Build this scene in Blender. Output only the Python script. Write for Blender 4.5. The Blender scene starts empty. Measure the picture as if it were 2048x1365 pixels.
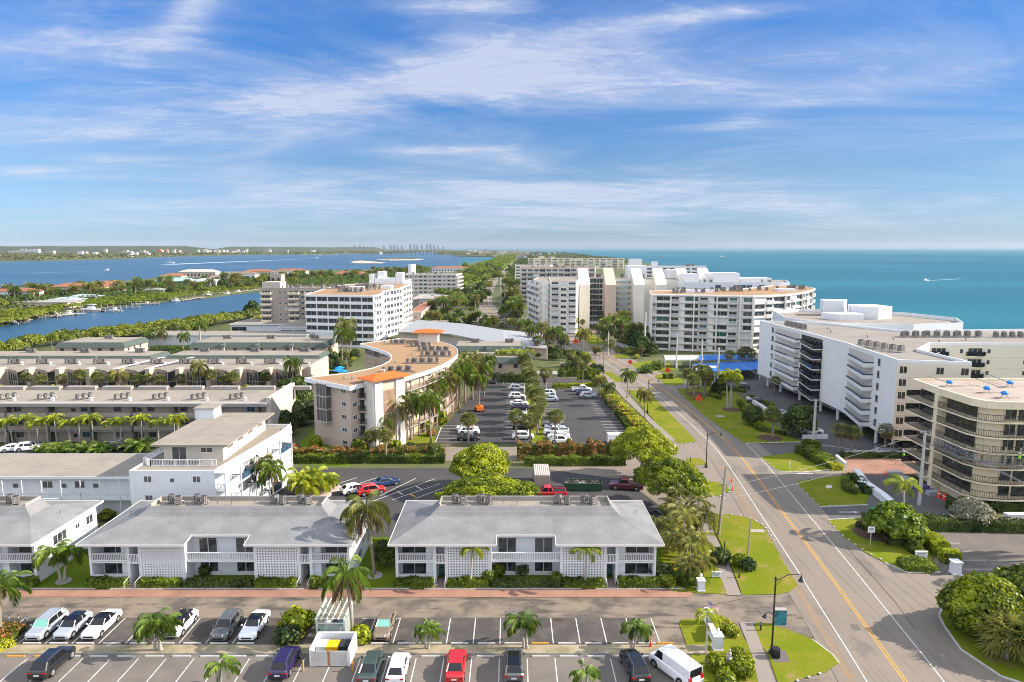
HZ_D=2.2e-5; CL_OFF=(0,0,0); TINT=((.31,.43,.72),(.31,.43,.60),(.16,.44,.77),(.14,.42,.77)); CLOUD=(3.4,3.65,4.4); FILL_CLOUD=(6.9,7.3,8.2); SKY_S=.10; EXPO=1.05; SUN_E=4.8; LEAF_K=1.7; DENO=True
BANKS=((140,90,-.05,260,60,1.),(390,20,.5,70,40,.8),(560,200,.05,330,38,1.1),(250,265,.0,330,26,.9),(1000,125,.08,360,55,.95),(1330,175,.0,300,30,.5),(370,25,.6,60,22,.25),(900,12,0,130,14,.7),(1400,32,.1,170,14,.8),(1850,150,.1,260,45,.5),(1650,110,.1,300,30,.4),(900,385,0,420,26,.75),(1350,370,0,300,16,.5),(240,322,0,120,10,.8),(880,300,.02,130,8,.8),(60,345,0,90,10,.7),(1500,235,.25,90,22,.55),(250,410,0,300,14,.4),(1050,430,0,900,30,.45),(1400,410,0,500,25,.4))
import bpy, math, random
import numpy as np
from mathutils import Vector, Matrix
random.seed(7); rng=np.random.default_rng(7)
sc=bpy.context.scene; COL=sc.collection; PI=math.pi
# ---------------------------------------------------------------- camera model (24 mm lens, 40 m up)
F=1365.; TILT=math.atan(185.5/F); CH=40.; S_,C_=math.sin(TILT),math.cos(TILT)
def P(px,py,z=0.):
    "ground (or height z) point in metres seen at a spot of the photograph"
    v=(682.5-py)/F; t=(z-CH)/(-S_+v*C_)
    return ((px-1024)/F*t, t*(C_+v*S_))
def XY(px,Y,z=0.):
    t=Y*C_+(CH-z)*S_
    return ((px-1024)/F*t, Y)
cam=bpy.data.cameras.new('camera'); cam.lens=24; cam.sensor_width=36; cam.clip_end=60000; cam.clip_start=1
co=bpy.data.objects.new('camera',cam); COL.objects.link(co); co.location=(0,0,CH)
co.rotation_euler=(PI/2-TILT,0,0); sc.camera=co
# ---------------------------------------------------------------- materials
MATS={}
def mat(name,col,rough=.8,met=0.,spec=.3,noise=None,bump=None,coat=0.,col2=None,detail=5.,sharp=None,layers=None):
    "noise=(scale,amount) mottles col with col2"
    if name in MATS: return MATS[name]
    m=bpy.data.materials.new(name); m.use_nodes=True; nt=m.node_tree; N=nt.nodes; L=nt.links
    b=N['Principled BSDF']; b.inputs['Base Color'].default_value=(*col,1); b.inputs['Roughness'].default_value=rough
    b.inputs['Metallic'].default_value=met; b.inputs['Specular IOR Level'].default_value=spec
    if coat: b.inputs['Coat Weight'].default_value=coat; b.inputs['Coat Roughness'].default_value=.08
    tc=N.new('ShaderNodeTexCoord')
    out=None
    if noise:
        layers=[(noise[0],noise[1],col2 or tuple(c*.6 for c in col),(.4,.65) if sharp is None else sharp,(1,1,1))]+(layers or [])
    prev=None
    for (s,a,c2,(r0,r1),st) in (layers or []):
        mp=N.new('ShaderNodeMapping'); mp.inputs['Scale'].default_value=st
        L.new(tc.outputs['Object'],mp.inputs['Vector'])
        n=N.new('ShaderNodeTexNoise'); n.inputs['Scale'].default_value=s; n.inputs['Detail'].default_value=detail; n.inputs['Roughness'].default_value=.6
        L.new(mp.outputs[0],n.inputs['Vector'])
        mr=N.new('ShaderNodeMapRange'); mr.inputs['From Min'].default_value=r0; mr.inputs['From Max'].default_value=r1; mr.inputs['To Max'].default_value=a
        L.new(n.outputs['Fac'],mr.inputs['Value'])
        mx=N.new('ShaderNodeMix'); mx.data_type='RGBA'; L.new(mr.outputs[0],mx.inputs['Factor'])
        if prev is None: mx.inputs['A'].default_value=(*col,1)
        else: L.new(prev,mx.inputs['A'])
        mx.inputs['B'].default_value=(*c2,1); prev=mx.outputs['Result']
    if prev is not None: L.new(prev,b.inputs['Base Color'])
    if bump:
        n=N.new('ShaderNodeTexNoise'); n.inputs['Scale'].default_value=bump[0]; n.inputs['Detail'].default_value=4
        L.new(tc.outputs['Object'],n.inputs['Vector'])
        bp=N.new('ShaderNodeBump'); bp.inputs['Strength'].default_value=bump[1]; bp.inputs['Distance'].default_value=bump[2]
        L.new(n.outputs['Fac'],bp.inputs['Height']); L.new(bp.outputs[0],b.inputs['Normal'])
    MATS[name]=m; return m
def leafmat(name,c1,c2,trans=.3,scale=.5):
    k=LEAF_K if 'silver' not in name and 'dead' not in name else .8; c1=(c1[0]*k*.7,c1[1]*k*.64,c1[2]*k*.6); c2=(min(.6,c2[0]*k*1.12),min(.6,c2[1]*k),c2[2]*k)
    if name in MATS: return MATS[name]
    m=bpy.data.materials.new(name); m.use_nodes=True; nt=m.node_tree; N=nt.nodes; L=nt.links
    N.remove(N['Principled BSDF'])
    tc=N.new('ShaderNodeTexCoord'); n=N.new('ShaderNodeTexNoise'); n.inputs['Scale'].default_value=scale; n.inputs['Detail'].default_value=2
    L.new(tc.outputs['Object'],n.inputs['Vector'])
    g=N.new('ShaderNodeNewGeometry')
    ad=N.new('ShaderNodeMath'); ad.operation='MULTIPLY_ADD'; ad.inputs[1].default_value=.6; oi=N.new('ShaderNodeObjectInfo'); om=N.new('ShaderNodeMath'); om.operation='MULTIPLY_ADD'; om.inputs[1].default_value=.5; om.inputs[2].default_value=-.52; L.new(oi.outputs['Random'],om.inputs[0]); L.new(om.outputs[0],ad.inputs[2])
    L.new(g.outputs['Random Per Island'],ad.inputs[0])
    a2=N.new('ShaderNodeMapRange'); a2.inputs['From Min'].default_value=.35; a2.inputs['From Max'].default_value=.65
    L.new(n.outputs['Fac'],a2.inputs['Value'])
    a3=N.new('ShaderNodeMath'); a3.operation='ADD'; a3.use_clamp=True; L.new(ad.outputs[0],a3.inputs[0]); L.new(a2.outputs[0],a3.inputs[1])
    mx=N.new('ShaderNodeMix'); mx.data_type='RGBA'; mx.inputs['A'].default_value=(*c1,1); mx.inputs['B'].default_value=(*c2,1)
    L.new(a3.outputs[0],mx.inputs['Factor'])
    d=N.new('ShaderNodeBsdfDiffuse'); t=N.new('ShaderNodeBsdfTranslucent'); gl=N.new('ShaderNodeBsdfGlossy'); gl.inputs['Roughness'].default_value=.45; gl.inputs['Color'].default_value=(.6,.6,.6,1)
    L.new(mx.outputs['Result'],d.inputs['Color']); L.new(mx.outputs['Result'],t.inputs['Color'])
    ms=N.new('ShaderNodeMixShader'); ms.inputs[0].default_value=trans; L.new(d.outputs[0],ms.inputs[1]); L.new(t.outputs[0],ms.inputs[2])
    m2=N.new('ShaderNodeMixShader'); m2.inputs[0].default_value=.04; L.new(ms.outputs[0],m2.inputs[1]); L.new(gl.outputs[0],m2.inputs[2])
    L.new(m2.outputs[0],N['Material Output'].inputs['Surface'])
    MATS[name]=m; return m
def brick(name,c1,c2,cm,scale,bw=.5,rh=.25,mortar=.02,rough=.8,noise=None):
    if name in MATS: return MATS[name]
    m=bpy.data.materials.new(name); m.use_nodes=True; nt=m.node_tree; N=nt.nodes; L=nt.links
    tc=N.new('ShaderNodeTexCoord'); b=N.new('ShaderNodeTexBrick'); b.inputs['Scale'].default_value=scale
    b.inputs['Color1'].default_value=(*c1,1); b.inputs['Color2'].default_value=(*c2,1); b.inputs['Mortar'].default_value=(*cm,1)
    b.inputs['Mortar Size'].default_value=mortar; b.inputs['Brick Width'].default_value=bw; b.inputs['Row Height'].default_value=rh
    L.new(tc.outputs['Object'],b.inputs['Vector'])
    n=N.new('ShaderNodeTexNoise'); n.inputs['Scale'].default_value=.35; n.inputs['Detail'].default_value=6; L.new(tc.outputs['Object'],n.inputs['Vector'])
    mr=N.new('ShaderNodeMapRange'); mr.inputs['From Min'].default_value=.3; mr.inputs['From Max'].default_value=.7; mr.inputs['To Min'].default_value=.8; mr.inputs['To Max'].default_value=1.12
    L.new(n.outputs['Fac'],mr.inputs['Value'])
    vm=N.new('ShaderNodeVectorMath'); vm.operation='SCALE'; L.new(b.outputs['Color'],vm.inputs[0]); L.new(mr.outputs[0],vm.inputs['Scale'])
    p=N['Principled BSDF']; L.new(vm.outputs[0],p.inputs['Base Color']); p.inputs['Roughness'].default_value=rough
    p.inputs['Specular IOR Level'].default_value=.2
    MATS[name]=m; return m
M_white=mat('white_stucco',(.67,.69,.71),.75,noise=(.6,.4),col2=(.55,.565,.58),bump=(9,.12,.02),layers=[(1.6,.5,(.48,.49,.50),(.6,.72),(2.2,2.2,.25))])
M_trim=mat('white_trim',(.73,.74,.75),.5)
M_roofgrey=brick('grey_shingle',(0.228,0.23,0.234),(0.196,0.199,0.204),(0.14,0.143,0.147),3.2,bw=.8,rh=.36,mortar=.03)
M_roofflat=mat('flat_roof_pale',(.265,.235,.195),.9,noise=(.18,.6),col2=(.19,.168,.14),bump=(4,.2,.03),layers=[(.9,.6,(.11,.10,.085),(.58,.70),(.5,1.6,1)),(5,.3,(.2,.18,.155),(.5,.7),(1,1,1)),(.35,.5,(.32,.29,.25),(.55,.7),(1,1,1))])
M_rooftan=mat('roof_tan_gravel',(.30,.185,.095),.95,noise=(.14,.6),col2=(0.24,0.16,0.092),layers=[(6,.35,(0.4,0.304,0.192),(.5,.7),(1,1,1))])
M_beigew=mat('beige_stucco',(.50,.44,.38),.85,noise=(.35,.35),col2=(.43,.38,.33),bump=(6,.1,.02))
M_brownw=mat('taupe_stucco',(.36,.31,.265),.85,noise=(.5,.35),col2=(.3,.26,.22))
M_creamw=mat('cream_stucco',(.74,.64,.46),.8,noise=(.4,.35),col2=(.66,.56,.40))
M_pinkw=mat('pinkish_stucco',(.50,.40,.33),.85,noise=(.4,.3),col2=(.44,.35,.29))
M_glass=mat('dark_glass',(.02,.026,.03),.08,spec=.8,noise=(.9,.8),col2=(.07,.075,.08),sharp=(.45,.6),detail=1)
M_glassb=mat('blue_glass',(.02,.05,.09),.08,spec=.8,noise=(.9,.7),col2=(.05,.1,.16),detail=1)
M_glassg=mat('green_glass',(.03,.10,.09),.1,spec=.8)
M_screen=mat('window_screen',(.12,.115,.11),.6,noise=(1.2,.6),col2=(.06,.06,.06))
M_shut=mat('storm_shutter',(.55,.57,.6),.5)
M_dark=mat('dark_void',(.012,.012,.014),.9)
M_blackm=mat('black_metal',(.015,.015,.017),.45,spec=.5)
M_greym=mat('grey_metal',(.25,.25,.26),.5,met=.3,noise=(2,.5),col2=(.14,.13,.12))
M_acunit=mat('condenser_grey',(.30,.29,.275),.6,noise=(3,.7),col2=(.12,.10,.085))
M_acdark=mat('condenser_grille',(.05,.045,.04),.7)
M_green=mat('green_mansard',(.075,.10,.088),.7,noise=(.6,.5),col2=(.05,.07,.062))
M_tile=mat('orange_tile',(.58,.13,.025),.7,noise=(3,.5),col2=(.42,.09,.02),bump=(7,.5,.05))
M_terra=mat('terracotta_tile',(.29,.12,.065),.85,noise=(.25,.8),col2=(.19,.095,.06))
M_conc=mat('concrete',(0.315,0.3,0.277),.9,noise=(.7,.5),col2=(0.247,0.232,0.214))
M_kerb=mat('painted_kerb',(0.496,0.496,0.48),.8,noise=(1.3,.6),col2=(0.336,0.328,0.312))
M_yellow=mat('yellow_paint',(.62,.30,.03),.8,noise=(2,.5),col2=(.4,.24,.09))
M_linep=mat('white_paint',(0.561,0.552,0.535),.8,noise=(1.6,.7),col2=(0.297,0.281,0.255),sharp=(.45,.75))
M_bark=mat('palm_bark',(.26,.22,.18),.95,noise=(3,.6),col2=(.15,.125,.10))
M_barkg=mat('grey_palm_bark',(.36,.33,.29),.95,noise=(3,.5),col2=(.22,.2,.17))
M_wood=mat('weathered_wood',(.28,.24,.20),.95,noise=(2,.5),col2=(.17,.145,.12))
M_pole=mat('pole_wood',(.30,.26,.215),.95,noise=(1.5,.5),col2=(.2,.17,.14))
M_polec=mat('concrete_pole',(.46,.44,.41),.9)
M_leafP=leafmat('palm_leaf',(.035,.075,.008),(.10,.17,.018),.35,.6)
M_leafY=leafmat('yellow_palm_leaf',(.10,.17,.012),(.24,.29,.02),.4,.6)
M_leafD=leafmat('dull_palm_leaf',(.06,.08,.012),(.15,.165,.035),.3,.6)
M_leafS=leafmat('sabal_leaf',(.06,.085,.02),(.14,.17,.045),.3,.8)
M_leafDead=leafmat('dead_palm_leaf',(.16,.11,.06),(.28,.2,.12),.2,.8)
M_leafA=leafmat('bright_leaf',(.055,.10,.003),(.20,.25,.006),.35,.35)
M_leafB=leafmat('mid_leaf',(.03,.06,.004),(.088,.135,.008),.3,.35)
M_leafC=leafmat('dark_leaf',(.018,.042,.009),(.05,.085,.014),.25,.35)
M_leafM=leafmat('mangrove_leaf',(.032,.062,.006),(.105,.135,.010),.3,.12)
M_leafSil=leafmat('silver_leaf',(.19,.23,.14),(.34,.38,.26),.25,.8)
M_leafR=leafmat('red_flower_hedge_leaf',(.06,.085,.006),(.20,.10,.03),.3,1.1)
M_leafG=leafmat('golden_leaf',(.18,.22,.012),(.38,.34,.02),.35,.8)
M_leafPur=leafmat('dark_ground_cover',(.02,.02,.012),(.06,.045,.02),.2,.8)
M_grass=mat('lawn_grass',(0.128,0.16,0.0048),.95,spec=.1,noise=(.22,.9),col2=(0.188,0.18,0.0176),bump=(7,.5,.06),layers=[(2.6,.5,(0.0782,0.138,0.011),(.45,.7),(1,1,1)),(.35,.9,(0.256,0.176,0.072),(.57,.7),(1,1,1)),(.9,.6,(0.192,0.136,0.056),(.6,.7),(1,1,1))])
M_grassd=mat('trim_lawn_grass',(0.0935,0.145,0.00425),.95,spec=.1,noise=(.3,.6),col2=(0.117,0.185,0.0146),bump=(8,.4,.05))
M_dirt=mat('sandy_ground',(.33,.27,.19),.95,noise=(.5,.8),col2=(.16,.15,.07))
M_mulch=mat('mulch',(.10,.06,.04),.95,noise=(3,.6),col2=(.05,.03,.02))
M_sand=mat('sand',(0.434,0.364,0.28),.95,noise=(.01,.5),col2=(0.35,0.294,0.224))
M_land=mat('island_ground',(0.07,0.09,0.022),.95,noise=(.05,.8),col2=(0.125,0.115,0.06),layers=[(.3,.6,(0.056,0.08,0.024),(.45,.65),(1,1,1))])
M_landfar=mat('far_ground',(.06,.085,.035),.95,noise=(.004,.7),col2=(.11,.12,.06))
M_road=mat('street_asphalt',(0.205,0.172,0.138),.9,noise=(.09,.6),col2=(0.165,0.14,0.115),layers=[(.35,.3,(0.24,0.216,0.186),(.45,.7),(1,.1,1)),(9,.35,(0.144,0.132,0.12),(.5,.75),(1,1,1)),(1.1,.6,(0.144,0.126,0.108),(.5,.62),(2.2,.05,1)),(.16,.8,(.135,.12,.105),(.62,.66),(1,.5,1)),(2.2,.5,(.12,.105,.095),(.62,.7),(1,1,1))])
M_road2=mat('shoulder_asphalt',(0.213,0.178,0.144),.9,noise=(.25,.6),col2=(0.168,0.151,0.133),layers=[(8,.35,(0.145,0.133,0.116),(.5,.75),(1,1,1))])
M_court=mat('weathered_asphalt',(0.20,0.162,0.122),.9,noise=(.28,.95),col2=(0.078,0.068,0.059),sharp=(.46,.62),detail=8,layers=[(.9,.6,(0.145,0.125,0.106),(.45,.7),(.5,1.3,1)),(5,.5,(0.099,0.0891,0.0792),(.5,.75),(1,1,1)),(.25,.35,(0.24,0.2,0.155),(.5,.68),(.35,2,1)),(.42,.9,(.062,.056,.05),(.535,.64),(.4,1.5,1))])
M_stall=mat('dark_stall_asphalt',(0.062,0.055,0.05),.9,noise=(.5,.75),col2=(0.13,0.113,0.096),sharp=(.45,.75),detail=8,layers=[(6,.4,(0.216,0.192,0.16),(.62,.75),(1,1,1))])
M_stall2=mat('pale_stall_asphalt',(0.16,0.14,0.12),.9,noise=(.4,.8),col2=(0.115,0.105,0.095),detail=8,layers=[(12,.3,(0.132,0.119,0.112),(.5,.7),(1,1,1))])
M_black=mat('fresh_asphalt',(0.0465,0.045,0.0465),.85,noise=(.12,.8),col2=(0.0638,0.06,0.0585),layers=[(.3,.5,(0.105,0.0938,0.0825),(.58,.75),(1,2,1)),(10,.2,(0.075,0.075,0.075),(.5,.7),(1,1,1))])
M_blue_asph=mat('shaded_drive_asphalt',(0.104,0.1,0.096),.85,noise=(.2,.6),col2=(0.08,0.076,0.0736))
M_walk=mat('sidewalk_concrete',(0.234,0.205,0.18),.9,noise=(.5,.5),col2=(0.195,0.172,0.153))
M_paver=brick('brick_pavers',(0.345,0.176,0.124),(0.3,0.161,0.116),(0.225,0.15,0.12),2.6,bw=.5,rh=.25,mortar=.03)
M_plank=mat('dock_planks',(.36,.31,.25),.95,noise=(1,.5),col2=(.25,.21,.17))
# ---------------------------------------------------------------- mesh builder
class MB:
    def __init__(s): s.v=[]; s.f=[]; s.m=[]; s.sm=False
    def add(s,vs,fs,m=0):
        o=len(s.v); s.v.extend(vs); s.f.extend([tuple(i+o for i in f) for f in fs]); s.m.extend([m]*len(fs)); return s
    def box(s,x0,y0,z0,x1,y1,z1,m=0):
        return s.add([(x0,y0,z0),(x1,y0,z0),(x1,y1,z0),(x0,y1,z0),(x0,y0,z1),(x1,y0,z1),(x1,y1,z1),(x0,y1,z1)],
            [(0,3,2,1),(4,5,6,7),(0,1,5,4),(1,2,6,5),(2,3,7,6),(3,0,4,7)],m)
    def obox(s,A,B,w,z0,z1,m=0,off=0.):
        "box along segment A-B, width w centred (shifted off to the right)"
        ax,ay=A; bx,by=B; l=math.hypot(bx-ax,by-ay) or 1; ux,uy=(bx-ax)/l,(by-ay)/l; nx,ny=uy,-ux
        a=off-w/2; b=off+w/2
        p=[(ax+nx*a,ay+ny*a),(bx+nx*a,by+ny*a),(bx+nx*b,by+ny*b),(ax+nx*b,ay+ny*b)][::-1]
        return s.prism(p,z0,z1,m)
    def prism(s,pts,z0,z1,m=0,mt=None):
        n=len(pts)
        if sum(pts[i][0]*pts[(i+1)%n][1]-pts[(i+1)%n][0]*pts[i][1] for i in range(n))<0: pts=pts[::-1]
        o=len(s.v); s.v.extend([(x,y,z0) for x,y in pts]+[(x,y,z1) for x,y in pts])
        for i in range(n):
            j=(i+1)%n; s.f.append((o+i,o+j,o+n+j,o+n+i)); s.m.append(m)
        s.f.append(tuple(o+n+i for i in range(n))); s.m.append(m if mt is None else mt)
        s.f.append(tuple(o+n-1-i for i in range(n))); s.m.append(m); return s
    def frus(s,x0,y0,x1,y1,z0,X0,Y0,X1,Y1,z1,m=0):
        return s.add([(x0,y0,z0),(x1,y0,z0),(x1,y1,z0),(x0,y1,z0),(X0,Y0,z1),(X1,Y0,z1),(X1,Y1,z1),(X0,Y1,z1)],
            [(0,3,2,1),(4,5,6,7),(0,1,5,4),(1,2,6,5),(2,3,7,6),(3,0,4,7)],m)
    def cyl(s,x,y,z0,z1,r0,r1=None,n=10,m=0,x1=None,y1=None):
        r1=r0 if r1 is None else r1; x1=x if x1 is None else x1; y1=y if y1 is None else y1
        a=[2*PI*i/n for i in range(n)]
        vs=[(x+r0*math.cos(t),y+r0*math.sin(t),z0) for t in a]+[(x1+r1*math.cos(t),y1+r1*math.sin(t),z1) for t in a]
        return s.add(vs,[(i,(i+1)%n,n+(i+1)%n,n+i) for i in range(n)]+[tuple(range(n-1,-1,-1)),tuple(range(n,2*n))],m)
    def tube(s,pts,r,n=6,m=0):
        pts=[Vector(p) for p in pts]; k=len(pts); rs=r if isinstance(r,(list,tuple)) else [r]*k; vs=[]
        for i,p in enumerate(pts):
            d=(pts[min(i+1,k-1)]-pts[max(i-1,0)]).normalized()
            a=d.orthogonal() if abs(d.z)>.9 and False else (Vector((0,0,1)).cross(d) if abs(d.z)<.95 else Vector((1,0,0)).cross(d)); a.normalize(); b=d.cross(a)
            for j in range(n):
                t=2*PI*j/n; q=p+a*(rs[i]*math.cos(t))+b*(rs[i]*math.sin(t)); vs.append(tuple(q))
        fs=[(i*n+j,i*n+(j+1)%n,(i+1)*n+(j+1)%n,(i+1)*n+j) for i in range(k-1) for j in range(n)]
        fs+=[tuple(range(n-1,-1,-1)),tuple((k-1)*n+j for j in range(n))]
        return s.add(vs,fs,m)
    def ell(s,x,y,z,rx,ry,rz,n=10,k=6,m=0):
        vs=[(x,y,z-rz)]
        for i in range(1,k):
            f=-PI/2+PI*i/k
            for j in range(n):
                t=2*PI*j/n; vs.append((x+rx*math.cos(f)*math.cos(t),y+ry*math.cos(f)*math.sin(t),z+rz*math.sin(f)))
        vs.append((x,y,z+rz)); e=len(vs)-1; fs=[(0,1+(j+1)%n,1+j) for j in range(n)]
        for i in range(k-2):
            for j in range(n): a=1+i*n+j; b=1+i*n+(j+1)%n; fs.append((a,b,b+n,a+n))
        fs+=[(1+(k-2)*n+j,1+(k-2)*n+(j+1)%n,e) for j in range(n)]
        return s.add(vs,fs,m)
    def sheet(s,pts,z,m=0):
        n=len(pts)
        if sum(pts[i][0]*pts[(i+1)%n][1]-pts[(i+1)%n][0]*pts[i][1] for i in range(n))<0: pts=pts[::-1]
        return s.add([(x,y,z) for x,y in pts],[tuple(range(n))],m)
    def mesh(s,name,mats,smooth=False,off=None):
        me=bpy.data.meshes.new(name); vs=s.v
        if off is not None: ox,oy,oz=off; vs=[(x-ox,y-oy,z-oz) for x,y,z in vs]
        me.from_pydata(vs,[],s.f); mats=mats if isinstance(mats,(list,tuple)) else [mats]
        for mm in mats: me.materials.append(mm)
        me.polygons.foreach_set('material_index',s.m)
        if smooth: me.polygons.foreach_set('use_smooth',[True]*len(s.f))
        me.update(); return me
    def part(s,name,mats,root,world=False,smooth=False):
        me=s.mesh(name,mats,smooth,off=tuple(root.location) if world else None)
        return link(name,me,root)
def _parts(s,name,mats,rt,world=True):
    "one part per connected piece"
    p=list(range(len(s.v)))
    def f(i):
        while p[i]!=i: p[i]=p[p[i]]; i=p[i]
        return i
    for q in s.f:
        for i in q[1:]: p[f(i)]=f(q[0])
    G={}
    for q,m in zip(s.f,s.m): G.setdefault(f(q[0]),[]).append((q,m))
    for fs in G.values():
        b=MB(); mp={}
        for q,m in fs:
            for i in q:
                if i not in mp: mp[i]=len(b.v); b.v.append(s.v[i])
            b.f.append(tuple(mp[i] for i in q)); b.m.append(m)
        b.part(name,mats,rt,world)
MB.parts=_parts
def link(name,me,parent=None,loc=(0,0,0),rot=0.,scl=None):
    o=bpy.data.objects.new(name,me); COL.objects.link(o); o.parent=parent; o.location=loc
    if rot: o.rotation_euler=(0,0,rot)
    if scl: o.scale=scl
    return o
def tag(o,label,cat,group=None,kind=None):
    if label: o['label']=label
    if cat: o['category']=cat
    if group: o['group']=group
    if kind: o['kind']=kind
    return o
def root(name,label,cat,loc=(0,0,0),rot=0.,group=None):
    o=bpy.data.objects.new(name,None); COL.objects.link(o); o.location=loc; o.rotation_euler=(0,0,rot); o.empty_display_size=.5
    return tag(o,label,cat,group)
def solo(name,mb,mats,label,cat,loc=None,group=None,kind=None,smooth=False):
    "a thing that is one mesh; world-space builder, origin moved to loc"
    me=mb.mesh(name,mats,smooth,off=loc); o=link(name,me,None,loc or (0,0,0)); return tag(o,label,cat,group,kind)
def struct(name,mb,m,kind='structure'):
    o=link(name,mb.mesh(name,m)); o['kind']=kind; return o
KIDS={}
def kids(o):
    if o not in KIDS: KIDS[o]=[c for c in bpy.data.objects if c.parent==o]
    return KIDS[o]
def dup(src,loc,rot=0.,label=None,group=None,scl=None,tilt=None):
    c=src.copy(); COL.objects.link(c); c.location=loc; c.rotation_euler=(tilt[0] if tilt else 0,tilt[1] if tilt else 0,rot)
    if scl: c.scale=scl if isinstance(scl,(tuple,list)) else (scl,)*3
    if label: c['label']=label
    if group: c['group']=group
    elif 'group' in c: del c['group']
    for k in kids(src):
        d=k.copy(); COL.objects.link(d); d.parent=c
        for g in kids(k):
            e=g.copy(); COL.objects.link(e); e.parent=d
    return c
ORD=['first','second','third','fourth','fifth','sixth','seventh','eighth','ninth','tenth','eleventh','twelfth','thirteenth','fourteenth','fifteenth','sixteenth','seventeenth','eighteenth']
# prototypes are kept aside and the first use moves the prototype itself
class Proto:
    def __init__(s,o): s.o=o; s.used=False
    def put(s,loc,rot=0.,label=None,group=None,scl=None,tilt=None,name=None,cat=None):
        if not s.used:
            s.used=True; o=s.o; kids(o); [kids(k) for k in kids(o)]
            s.base=o; s.first=(loc,rot,label,group,scl,tilt); 
            o.location=loc; o.rotation_euler=(tilt[0] if tilt else 0,tilt[1] if tilt else 0,rot)
            if scl: o.scale=scl if isinstance(scl,(tuple,list)) else (scl,)*3
            if label: o['label']=label
            if group: o['group']=group
            r=o
        else:
            r=dup(s.o,loc,rot,label,group,scl or 1.,tilt)
        if cat: r['category']=cat
        return r
PROTOS=[]
def proto(o): p=Proto(o); PROTOS.append(p); return p
def prune():
    "prototypes never placed leave the scene"
    for p in PROTOS:
        if not p.used:
            for k in kids(p.o):
                for g in kids(k): bpy.data.objects.remove(g)
                bpy.data.objects.remove(k)
            bpy.data.objects.remove(p.o)
def quadcloud(name,cen,nor,size,mats,midx=None,aspect=1.6):
    "numpy leaf quads: centres, normals, sizes"
    n=len(cen); nor=nor/np.linalg.norm(nor,axis=1,keepdims=True)
    r=rng.normal(size=(n,3)); a=np.cross(nor,r); a/=np.linalg.norm(a,axis=1,keepdims=True); b=np.cross(nor,a)
    s=size[:,None]; q=np.stack([cen-a*s*aspect*.5, cen-b*s*.5, cen+a*s*aspect*.5, cen+b*s*.5],1).reshape(-1,3)
    me=bpy.data.meshes.new(name); me.vertices.add(4*n); me.vertices.foreach_set('co',q.astype(np.float32).ravel())
    me.loops.add(4*n); me.loops.foreach_set('vertex_index',np.arange(4*n,dtype=np.int32))
    me.polygons.add(n); me.polygons.foreach_set('loop_start',np.arange(0,4*n,4,dtype=np.int32))
    for m in (mats if isinstance(mats,(list,tuple)) else [mats]): me.materials.append(m)
    if midx is not None: me.polygons.foreach_set('material_index',midx.astype(np.int32))
    me.update(calc_edges=True); me.validate(); return me
# ---------------------------------------------------------------- palms
def frond(vs,fs,o,az,e0,L,curl,nl,ll,lw,hang=.6,m=0,ms=None):
    ca,sa=math.cos(az),math.sin(az); x,z,e=0.,0.,e0; k=nl; pts=[]
    for i in range(k+1):
        pts.append((x,z,e)); st=L/k; x+=st*math.cos(e); z+=st*math.sin(e); e-=curl/k*(.5+1.2*i/k)
    W=lambda a,b,c:(o[0]+a*ca-b*sa,o[1]+a*sa+b*ca,o[2]+c)
    # rachis strip
    b0=len(vs)
    for i,(px,pz,pe) in enumerate(pts):
        w=.05*(1-i/k)+.012; vs.append(W(px,-w,pz)); vs.append(W(px,w,pz))
    for i in range(k): fs.append((b0+2*i,b0+2*i+2,b0+2*i+3,b0+2*i+1)); ms.append(m)
    for i in range(2,k+1):
        px,pz,pe=pts[i]; t=i/k; l=ll*(.55+1.1*math.sin(PI*min(1,t*.93+.05)))*.72
        for sd in (-1,1):
            h=hang*(.7+.6*random.random()); a=.5+.35*t  # forward sweep
            fx=math.cos(pe)*math.sin(a)*l; fz=math.sin(pe)*math.sin(a)*l-h*l; fy=sd*l*math.cos(a)*max(.25,1-h*.6)
            w=lw*.5; q=len(vs)
            vs+= [W(px-w,0,pz),W(px+w,0,pz+.01),W(px+fx*.6+w,fy*.6,pz+fz*.45),W(px+fx,fy,pz+fz)]
            fs.append((q,q+1,q+2,q+3)); ms.append(m)
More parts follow.
